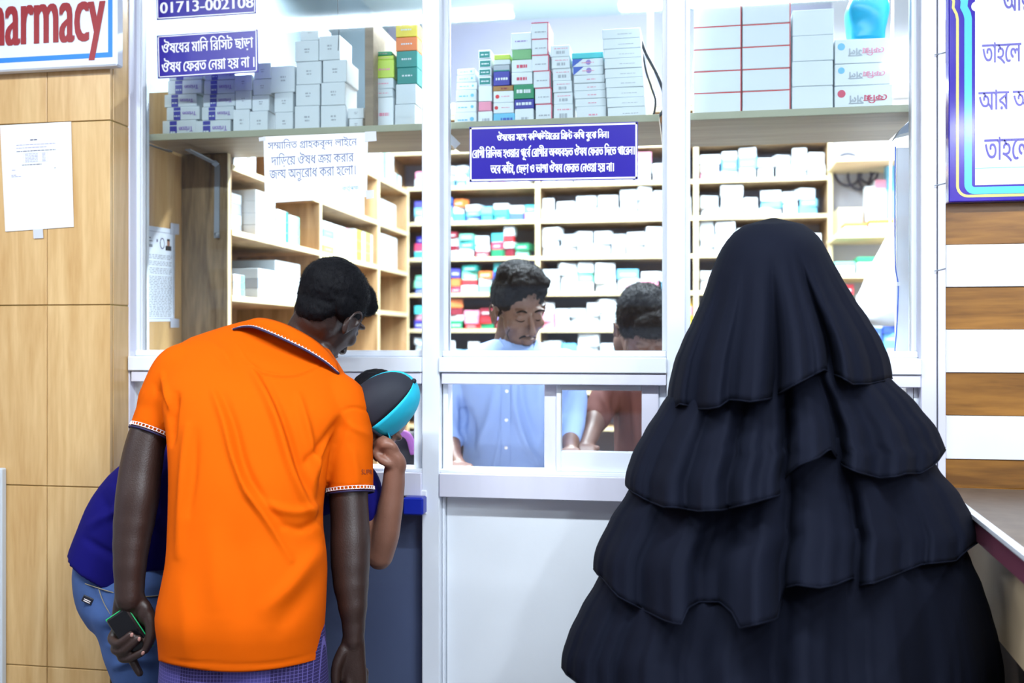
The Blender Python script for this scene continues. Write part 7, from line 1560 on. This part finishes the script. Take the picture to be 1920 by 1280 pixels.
fs_k = [((i * n_ + k, (i + 1) * n_ + k, (i + 1) * n_ + (k + 1) % n_, i * n_ + (k + 1) % n_), k) for i in range(RR) for k in range(n_)]
def is_black(k):
    a = (360 * (k + .5) / n_ + 180) % 360 - 180
    return -84 < a < 24
mb.add(V, [f for f, k in fs_k if is_black(k)], capb, True); mb.add(V, [f for f, k in fs_k if not is_black(k)], capt, True)
cap = empty('cap', Vector(cc))
cap.name = 'baseball_cap'
o = mb.build('cap_crown', bp); md = o.modifiers.new('s', 'SOLIDIFY'); md.thickness = .002
bpy.data.objects.remove(cap)
mb = MB(); ell(mb, crown_top + cap_up * .002, (.006, .006, .006), capb, n=12); mb.build('cap_button', o)
mb = MB(); e0 = [cc + cap_up * (rad * math.cos(1.745)) * 1.0 + (ref * math.cos(6.2832 * k / 40) * .079 + sd * math.sin(6.2832 * k / 40) * .071) for k in range(41)]
mb.tube(e0, .004, capb, 8); mb.build('cap_band', o)
# peak pointing away towards the window
fwdh = (HB.to_3x3() @ Vector((0, 1, -.15))).normalized(); sdh = HB.to_3x3() @ Vector((1, 0, 0))
V = []; base = cc - cap_up * .012
for i in range(7):
    t = i / 6
    for k in range(13):
        a = (k / 12 - .5) * math.pi
        V.append(base + fwdh * (.055 + .075 * t * math.cos(a) ** .6) * (1 if abs(a) < 1.5 else .9) + sdh * (.056 * math.sin(a)) - cap_up * (.014 * math.sin(a) ** 2))
mb = MB(); mb.add(V, [(i * 13 + k, i * 13 + k + 1, (i + 1) * 13 + k + 1, (i + 1) * 13 + k) for i in range(6) for k in range(12)], capt, True)
pk_ = mb.build('cap_peak', o); md = pk_.modifiers.new('s', 'SOLIDIFY'); md.thickness = .003

# ================================================================ woman in black tiered veil
DW = 1.98
wm = empty('person', Vector((at(1460, 900, DW).x, at(1460, 900, DW).y, 0)))
tag(wm, 'person fully covered by a black tiered veil and robe, standing with the back turned', 'person')
blk = mat('black navy crepe', (8, 12, 26), .85, spec=.12, bump=.05, bscale=700)
def sheer():
    m = blk.copy(); m.name = 'sheer black crepe'; return m
def interp(tab, t):
    """tab: list of (t, v...) sorted; smooth interpolation"""
    if t <= tab[0][0]: return tab[0][1:]
    if t >= tab[-1][0]: return tab[-1][1:]
    for i in range(len(tab) - 1):
        if tab[i][0] <= t <= tab[i + 1][0]:
            s = (t - tab[i][0]) / (tab[i + 1][0] - tab[i][0]); s = s * s * (3 - 2 * s) * .6 + s * .4
            return [a + (b - a) * s for a, b in zip(tab[i][1:], tab[i + 1][1:])]
def tier(name, rows, hem, folds, hd0, hd1, NU=130, NV=26, start=0.0, dc0=DW, dc1=DW, flare=1.0, crown=False):
    """cloth tier. rows: silhouette (y, xl, xr) from top to where the hem begins; hem: list of (x, y) left to right; folds: (x at hem, half width px, depth m)"""
    hx = [h[0] for h in hem]
    hemt = []
    x0, x1 = hx[0], hx[-1]; xc, hw = (x0 + x1) / 2, (x1 - x0) / 2
    for x, y in hem:
        hemt.append((math.asin(max(-1, min(1, (x - xc) / hw))), x, y))
    yl, yr = hem[0][1], hem[-1][1]
    ymx = max(h[1] for h in hem)
    V = []
    ytop = rows[0][0]
    NT = len(rows)
    for j in range(NV + 1):
        v = j / NV
        for i in range(NU + 1):
            th = -math.pi / 2 + math.pi * i / NU
            X1, Y1 = interp(hemt, th)
            # path from top row to hem for this column
            y = ytop + (Y1 - ytop) * (v if not crown else v)
            yref = ytop + (((yl + yr) / 2) - ytop) * v
            # silhouettes at this height, left and right sides run to their own hem ends
            tl_ = [(r[0], r[1]) for r in rows] + [(yl, x0)]; tr_ = [(r[0], r[2]) for r in rows] + [(yr, x1)]
            L = interp(tl_, min(y, yl))[0]; Rr = interp(tr_, min(y, yr))[0]
            c_, h_ = (L + Rr) / 2, (Rr - L) / 2
            s = math.sin(th); Xn = c_ + h_ * s
            # slide towards the measured hem x as we get near the hem
            w = v ** 2
            Xn = Xn * (1 - w) + X1 * w
            yy = min(max((y - ytop) / max(ymx - ytop, 1), 0), 1)
            hdp = (hd0 + (hd1 - hd0) * yy) * (1 + .05 * v ** 5)
            if crown:
                tcap = min((y - ytop) / 70.0, 1); hdp *= math.sqrt(max(1 - (1 - tcap) ** 2, 0.0)) if tcap < 1 else 1
            dep = dc0 + (dc1 - dc0) * yy - hdp * math.cos(th)
            fo = 0
            for fx, fw, fd in folds:
                k = (X1 - fx) / fw
                fo += fd * math.exp(-k * k)
            fo += .016 * noise.noise(Vector((X1 / 21.0, v * .6, hd1 * 50))) + .008 * noise.noise(Vector((X1 / 8.5, v * .5, hd1 * 90)))
            amp = max(0, (v - start) / (1 - start)) ** 1.15
            dep += fo * amp
            V.append(at(Xn, y, dep))
    # the far side: reflected, plain
    nf = NU + 1
    B = []
    for j in range(NV + 1):
        v = j / NV
        for i in range(1, NU):
            p = V[j * nf + i]; th = -math.pi / 2 + math.pi * i / NU
            x_, y_, d_ = proj(p)
            yy = min(max((y_ - ytop) / max(ymx - ytop, 1), 0), 1)
            dcc = dc0 + (dc1 - dc0) * yy
            lx = V[j * nf]; rx = V[j * nf + NU]
            base_ = lx.lerp(rx, (math.sin(th) + 1) / 2)
            hdp = hd0 + (hd1 - hd0) * yy
            if crown:
                tcap = min((y_ - ytop) / 70.0, 1); hdp *= math.sqrt(max(1 - (1 - tcap) ** 2, 0.0)) if tcap < 1 else 1
            B.append(base_ + FWD * (hdp * math.cos(th) * .9) + Vector((0, 0, (p.z - base_.z) * .6)))
    nb = NU - 1; off = len(V)
    fs = [(j * nf + i, (j + 1) * nf + i, (j + 1) * nf + i + 1, j * nf + i + 1) for j in range(NV) for i in range(NU)]
    for j in range(NV):
        row = [j * nf] + [off + j * nb + i for i in range(nb)] + [j * nf + NU]
        row2 = [(j + 1) * nf] + [off + (j + 1) * nb + i for i in range(nb)] + [(j + 1) * nf + NU]
        fs += [(row[i], row[i + 1], row2[i + 1], row2[i]) for i in range(len(row) - 1)]
    if crown:
        pass
    mb = MB(); mb.add(V + B, fs, blk, True)
    # rolled hem
    mb.tube([V[NV * nf + i] for i in range(nf)], .0011, blk, 6)
    o = mb.build(name, wm)
    s = o.modifiers.new('s', 'SMOOTH'); s.iterations = 1; s.factor = .25
    md = o.modifiers.new('t', 'SOLIDIFY'); md.thickness = .0012; md.offset = 0
    return o
rows1 = [(409, 1447, 1453), (410.5, 1432, 1470), (414, 1415, 1490), (421, 1396, 1507), (431, 1381, 1521), (445, 1368, 1534), (462, 1358, 1543), (485, 1349, 1551), (520, 1340, 1563), (560, 1333, 1578), (600, 1320, 1600), (640, 1302, 1626), (680, 1283, 1652)]
hem1 = [(1253, 760), (1256, 765), (1264, 766), (1274, 757), (1290, 760), (1308, 766), (1330, 766), (1347, 763), (1367, 749), (1385, 750), (1407, 753), (1443, 747), (1471, 732), (1503, 714), (1530, 700), (1545, 692), (1556, 699), (1578, 707), (1598, 720), (1630, 719), (1658, 713), (1673, 709)]
tier('veil', rows1, hem1, [(1455, 13, .070), (1494, 20, -.050), (1538, 12, -.025), (1556, 11, .085), (1590, 16, -.02), (1372, 14, .025), (1345, 14, -.02), (1300, 13, .018), (1278, 8, -.015), (1410, 20, -.02), (1640, 16, .02)], .115, .215, start=.22, crown=True, dc1=1.985)
rows2 = [(640, 1318, 1612), (700, 1290, 1652), (765, 1256, 1696), (810, 1234, 1730), (860, 1206, 1750)]
hem2 = [(1173, 909), (1181, 918), (1189, 924), (1206, 934), (1223, 942), (1244, 950), (1269, 951), (1290, 955), (1310, 958), (1352, 956), (1384, 949), (1430, 937), (1464, 927), (1470, 900), (1478, 888), (1498, 872), (1535, 857), (1557, 840), (1566, 856), (1581, 873), (1608, 885), (1650, 896), (1680, 893), (1700, 887), (1727, 887), (1748, 874), (1760, 862), (1773, 843)]
tier('upper_ruffle', rows2, hem2, [(1468, 12, .07), (1520, 26, -.055), (1574, 11, .07), (1605, 16, -.03), (1335, 20, -.022), (1365, 14, .04), (1395, 16, -.02), (1285, 14, .022), (1255, 14, -.02), (1640, 14, .022), (1690, 18, -.02), (1718, 12, .02), (1215, 12, .015)], .115, .265, start=.0)
rows3 = [(820, 1250, 1716), (880, 1215, 1752), (930, 1190, 1785), (980, 1165, 1808)]
hem3 = [(1113, 1066), (1120, 1076), (1132, 1086), (1146, 1104), (1159, 1118), (1185, 1132), (1220, 1150), (1244, 1162), (1262, 1168), (1279, 1171), (1288, 1140), (1310, 1128), (1350, 1128), (1375, 1150), (1386, 1178), (1420, 1170), (1457, 1160), (1463, 1125), (1470, 1102), (1494, 1096), (1535, 1102), (1567, 1096), (1602, 1081), (1607, 1098), (1640, 1092), (1672, 1080), (1727, 1058), (1792, 1051), (1814, 1030), (1837, 1014)]
tier('middle_ruffle', rows3, hem3, [(1466, 10, .06), (1530, 34, -.05), (1605, 10, .06), (1640, 20, -.03), (1330, 28, .05), (1268, 22, -.035), (1415, 30, -.045), (1205, 16, .03), (1700, 26, .02), (1760, 20, -.02), (1155, 14, -.015)], .16, .30, start=.0)
rows4 = [(990, 1185, 1790), (1050, 1152, 1818), (1100, 1130, 1836), (1150, 1108, 1848), (1200, 1085, 1860)]
hem4 = [(1053, 1250), (1062, 1264), (1078, 1276), (1092, 1290), (1130, 1315), (1200, 1330), (1290, 1338), (1380, 1335), (1460, 1330), (1540, 1322), (1620, 1318), (1700, 1312), (1780, 1302), (1850, 1296), (1884, 1284)]
tier('lower_ruffle', rows4, hem4, [(1150, 18, .035), (1210, 24, -.02), (1300, 26, .03), (1370, 24, -.02), (1452, 18, .045), (1510, 30, -.03), (1600, 20, .03), (1680, 34, -.02), (1750, 20, .025), (1820, 20, -.015)], .20, .32)
rows5 = [(1200, 1110, 1846), (1280, 1098, 1862), (1500, 1080, 1880)]
hem5 = [(1070, 1990), (1200, 1996), (1460, 2000), (1700, 1996), (1890, 1990)]
tier('robe_skirt', rows5, hem5, [(1200, 30, .03), (1320, 30, -.02), (1450, 24, .04), (1600, 26, .03), (1740, 30, -.02)], .235, .30, NV=16)
mb = MB()
for sgn_ in (-1, 1):
    q = Vector((wm.location.x + sgn_ * .09, wm.location.y, 0)); feet(mb, [(q + FWD * .1, FWD)], shoe)
me = fuse(mb, .006, 3); part(me, 'shoes', wm, shoe)

# ================================================================ clerk behind the glass
def clerk():
    DC = 3.02
    e = empty('person', Vector((at(965, 800, DC).x, at(965, 800, DC).y, 0)))
    tag(e, 'person in a pale blue buttoned shirt behind the glass, looking down', 'person')
    mb = MB()
    R = [((925, 636), (990, 636), DC + .03, .075), ((892, 648), (1030, 646), DC + .02, .095), ((868, 664), (1062, 660), DC + .01, .115), ((858, 700), (1075, 696), DC, .125), ((866, 750), (1066, 748), DC, .125), ((870, 820), (1058, 820), DC, .125), ((864, 900), (1062, 900), DC, .13), ((862, 990), (1062, 990), DC, .13)]
    loft(mb, densify([pring(*r) for r in R], 3), TMP, 40, 2.2)
    arms = [[(880, 684, DC + .01, 30), (858, 740, DC, 29), (846, 800, DC - .02, 26), (846, 826, DC - .06, 23)], [(1058, 682, DC + .01, 30), (1074, 740, DC, 27), (1074, 790, DC - .04, 24), (1070, 826, DC - .10, 20)]]
    for a in arms: limb(mb, [at(x, y, d) for x, y, d, r in a], [r * px(d) for x, y, d, r in a], TMP)
    me = fuse(mb, .006, 5)
    creases(me, [([(946, 700), (945, 760), (938, 820), (925, 880)], 3, .004), ([(930, 720), (915, 790), (890, 840)], 8, .008), ([(962, 705), (966, 770), (985, 830), (1010, 870)], 6, .012), ([(975, 705), (985, 770), (1005, 830)], 7, -.009), ([(1015, 700), (1010, 760), (1018, 820)], 8, .008), ([(872, 760), (885, 800), (890, 850)], 8, -.008), ([(862, 745), (868, 780), (866, 810)], 5, -.014)])
    o = part(me, 'shirt', e, lshirt); tr = bvh(me)
    # placket, buttons, collar
    mb = MB()
    L1 = [hit(tr, 942 - (y - 640) * .01, y, .001) for y in range(650, 905, 12)]; L2 = [hit(tr, 958 - (y - 640) * .01, y, .001) for y in range(650, 905, 12)]
    V = [p for ab in zip(L1, L2) for p in ab if p]
    if all(L1) and all(L2):
        mb.add([p - FWD * .0015 for p in V], [(2 * i, 2 * i + 1, 2 * i + 3, 2 * i + 2) for i in range(len(L1) - 1)], lshirt, True)
    for y in (682, 733, 787, 839):
        p = hit(tr, 951 - (y - 640) * .01, y, .003)
        if p: mb.tube([p - FWD * .002, p + FWD * .002], .0052, white_l, 12)
    mb.build('placket', o)
    mb = MB()
    for s_, a in ((-1, [(930, 644), (938, 632), (948, 654), (966, 672)]), (1, [(1012, 644), (1008, 634), (1000, 654), (984, 672)])):
        tl1, tl2, bl2, bl1 = [at(x, y, DC - .09) for x, y in a]
        vs = [tl1 + FWD * .06, tl2 + FWD * .05, bl2 - FWD * .0, bl1 - FWD * .025]
        mb.add(vs + [p + FWD * .004 for p in vs], [(0, 1, 2, 3), (7, 6, 5, 4), (0, 4, 5, 1), (1, 5, 6, 2), (2, 6, 7, 3), (3, 7, 4, 0)], lshirt)
    mb.build('collar', o)
    # body
    mb = MB()
    H = pose(at(972, 583, DC - .03), 180 + 24, 22, 4)
    head(mb, H, TMP, .96)
    limb(mb, [H @ Vector((0, -.02, -.08)), at(966, 655, DC + .02), at(966, 720, DC + .01)], [.056, .06, .075], TMP)
    loft(mb, [(c, a * .86, b * .86) for c, a, b in densify([pring(*r) for r in R[2:]], 2)], TMP, 24)
    for a, hnd in zip(arms, (([(846, 824, DC - .05), (852, 856, DC - .16), (860, 872, DC - .22)]), ([(1070, 824, DC - .10), (1069, 838, DC - .17), (1070, 846, DC - .22)]))):
        limb(mb, [at(*h) for h in hnd], [.027, .022, .021], TMP)
        w = at(*hnd[-1])
        sgn_ = 1 if a is arms[0] else -1
        for k in range(4):
            b0 = w + RGT * (.012 * (k - 1.5)) - FWD * .03
            limb(mb, [w - FWD * .01 + RGT * (.010 * (k - 1.5)), b0, b0 - FWD * .035 + Vector((0, 0, -.008)), b0 - FWD * .055 + Vector((0, 0, -.018))], [.013, .0095, .0085, .0075], TMP, 10)
        limb(mb, [w, w + RGT * (sgn_ * .03) - FWD * .02, w + RGT * (sgn_ * .035) - FWD * .045], [.012, .0095, .008], TMP, 10)
    lg = at(965, 990, DC)
    for k in (-.085, .085):
        q = Vector((lg.x + k, lg.y, 0)); feet(mb, [(q, -FWD)], TMP); limb(mb, [q + Vector((0, 0, 1.0)), q + Vector((0, 0, .5)), q + Vector((0, 0, .05))], [.07, .05, .038], TMP)
    me = fuse(mb, .004, 4, .5); part(me, 'body', e, sk_cl); me_face = me
    mb = MB()
    loft(mb, [(Vector((lg.x, lg.y, z)), RGT * .16, FWD * .12) for z in (1.02, .9, .8)], TMP, 24)
    for k in (-.085, .085): limb(mb, [Vector((lg.x + k, lg.y, .82)), Vector((lg.x + k, lg.y, .45)), Vector((lg.x + k, lg.y, .07))], [.085, .065, .05], TMP)
    me = fuse(mb, .008, 3); part(me, 'trousers', e, trous)
    # hair with a full quiff
    hm = hair_mesh(H, .96, [((0, .030, .124), (.060, .058, .036)), ((.02, .066, .116), (.044, .034, .026)), ((-.025, .062, .114), (.042, .034, .026)), ((0, -.02, .108), (.070, .080, .050)), ((.050, .015, .080), (.028, .05, .036)), ((-.050, .015, .080), (.028, .05, .036)), ((.064, .002, .040), (.012, .022, .030)), ((-.064, .002, .040), (.012, .022, .030))], .0045, .0028, 7)
    hm = add_tufts(hm, H, 6000, .010, 8, (.2, .5, .5), .0005)
    part(hm, 'hair', e, hairm)
    # eyebrows, lashes, moustache, stubble beard laid on the face
    bt_ = bvh(me_face); S_ = .96
    def onface(x, z, off=.0008):
        o_ = H @ Vector((x * S_, .25, z * S_)); d_ = (H.to_3x3() @ Vector((0, -1, 0))).normalized()
        h = bt_.ray_cast(o_, d_)
        return (h[0] - d_ * off) if h[0] is not None else H @ Vector((x * S_, .09, z * S_))
    mb = MB()
    def hair_line(pts, r, m):
        P = [onface(*q) for q in pts]; P = catmull(P, 4); n_ = len(P)
        mb.tube(P, [r * (.45 + .55 * math.sin(math.pi * (i + .5) / n_)) for i in range(n_)], m, 8)
    for k in (-1, 1):
        hair_line([(k * .013, .027), (k * .022, .032), (k * .034, .034), (k * .048, .029)], .0034, hairm)
        hair_line([(k * .018, .003), (k * .026, -.001), (k * .034, -.001), (k * .044, .003)], .0016, hairm)
        hair_line([(k * .002, -.050), (k * .010, -.0505), (k * .019, -.053), (k * .027, -.060)], .0030, hairm)
        hair_line([(k * .056, -.030), (k * .050, -.060), (k * .036, -.085), (k * .018, -.098), (0, -.102)], .0022, mat('stubble', (46, 34, 30), .8))
    mb.build('facial_hair', e)
clerk()

# ================================================================ second man behind the sliding sash
def clerk2():
    DC = 3.1
    e = empty('person', Vector((at(1195, 800, DC).x, at(1195, 800, DC).y, 0)))
    tag(e, 'person in a maroon shirt with black hair bowed low behind the sliding sash', 'person')
    mb = MB()
    R = [((1176, 672), (1240, 672), DC, .08), ((1148, 684), (1268, 684), DC + .01, .10), ((1130, 704), (1284, 704), DC + .02, .115), ((1128, 750), (1284, 750), DC + .04, .12), ((1134, 820), (1282, 820), DC + .06, .12), ((1130, 960), (1282, 960), DC + .06, .13)]
    R = [((1176, 672), (1240, 672), DC, .08), ((1152, 684), (1268, 684), DC + .01, .10), ((1142, 704), (1284, 704), DC + .02, .115), ((1146, 750), (1284, 750), DC + .04, .12), ((1152, 820), (1282, 820), DC + .06, .12), ((1150, 960), (1282, 960), DC + .06, .13)]
    loft(mb, densify([pring(*r) for r in R], 3), TMP, 36, 2.2)
    limb(mb, [at(1158, 706, DC), at(1134, 750, DC - .02), at(1118, 786, DC - .06)], [.055, .050, .042], TMP)
    limb(mb, [at(1268, 706, DC), at(1280, 760, DC - .02), at(1284, 800, DC - .06)], [.055, .050, .042], TMP)
    me = fuse(mb, .006, 5)
    creases(me, [([(1150, 735), (1152, 780), (1150, 840)], 5, -.012), ([(1185, 735), (1190, 790), (1192, 840)], 6, .006), ([(1128, 740), (1140, 770), (1145, 800)], 6, .006)])
    part(me, 'shirt', e, maroon_s)
    mb = MB()
    H = pose(at(1206, 614, DC - .03), 180 + 10, 58, 6)
    head(mb, H, TMP, 1.02)
    limb(mb, [H @ Vector((0, -.02, -.06)), at(1208, 672, DC), at(1210, 730, DC + .02)], [.056, .06, .075], TMP)
    loft(mb, [(c, a * .86, b * .86) for c, a, b in densify([pring(*r) for r in R[2:]], 2)], TMP, 24)
    for pts, sg in (([(1118, 780, DC - .06), (1108, 812, DC - .12), (1098, 838, DC - .19)], 1), ([(1284, 795, DC - .06), (1270, 822, DC - .12), (1255, 842, DC - .19)], -1)):
        limb(mb, [at(*q) for q in pts], [.034, .028, .022], TMP)
        w = at(*pts[-1])
        for k in range(4):
            b0 = w + RGT * (.012 * (k - 1.5)) - FWD * .035
            limb(mb, [w + RGT * (.010 * (k - 1.5)), b0, b0 - FWD * .035 + Vector((0, 0, -.010))], [.013, .0095, .008], TMP, 10)
        limb(mb, [w, w + RGT * (sg * .032) - FWD * .03], [.012, .009], TMP, 10)
    lg = at(1215, 960, DC + .05)
    for k in (-.085, .085):
        q = Vector((lg.x + k, lg.y, 0)); feet(mb, [(q, -FWD)], TMP); limb(mb, [q + Vector((0, 0, 1.0)), q + Vector((0, 0, .5)), q + Vector((0, 0, .05))], [.07, .05, .038], TMP)
    me = fuse(mb, .0045, 4, .5); part(me, 'body', e, mat('dark brown skin', (104, 74, 64), .45, var=.05, vscale=25))
    mb = MB()
    loft(mb, [(Vector((lg.x, lg.y, z)), RGT * .16, FWD * .12) for z in (1.02, .9, .8)], TMP, 24)
    for k in (-.085, .085): limb(mb, [Vector((lg.x + k, lg.y, .82)), Vector((lg.x + k, lg.y, .45)), Vector((lg.x + k, lg.y, .07))], [.085, .065, .05], TMP)
    me = fuse(mb, .008, 3); part(me, 'trousers', e, trous)
    hm = hair_mesh(H, 1.02, [((0, .045, .088), (.06, .05, .036)), ((.064, -.0, .03), (.016, .045, .04)), ((-.064, -.0, .03), (.016, .045, .04))], .0045, .003, 11)
    hm = add_tufts(hm, H, 3500, .014, 12, (0, .3, .2)); part(hm, 'hair', e, hairm)
clerk2()
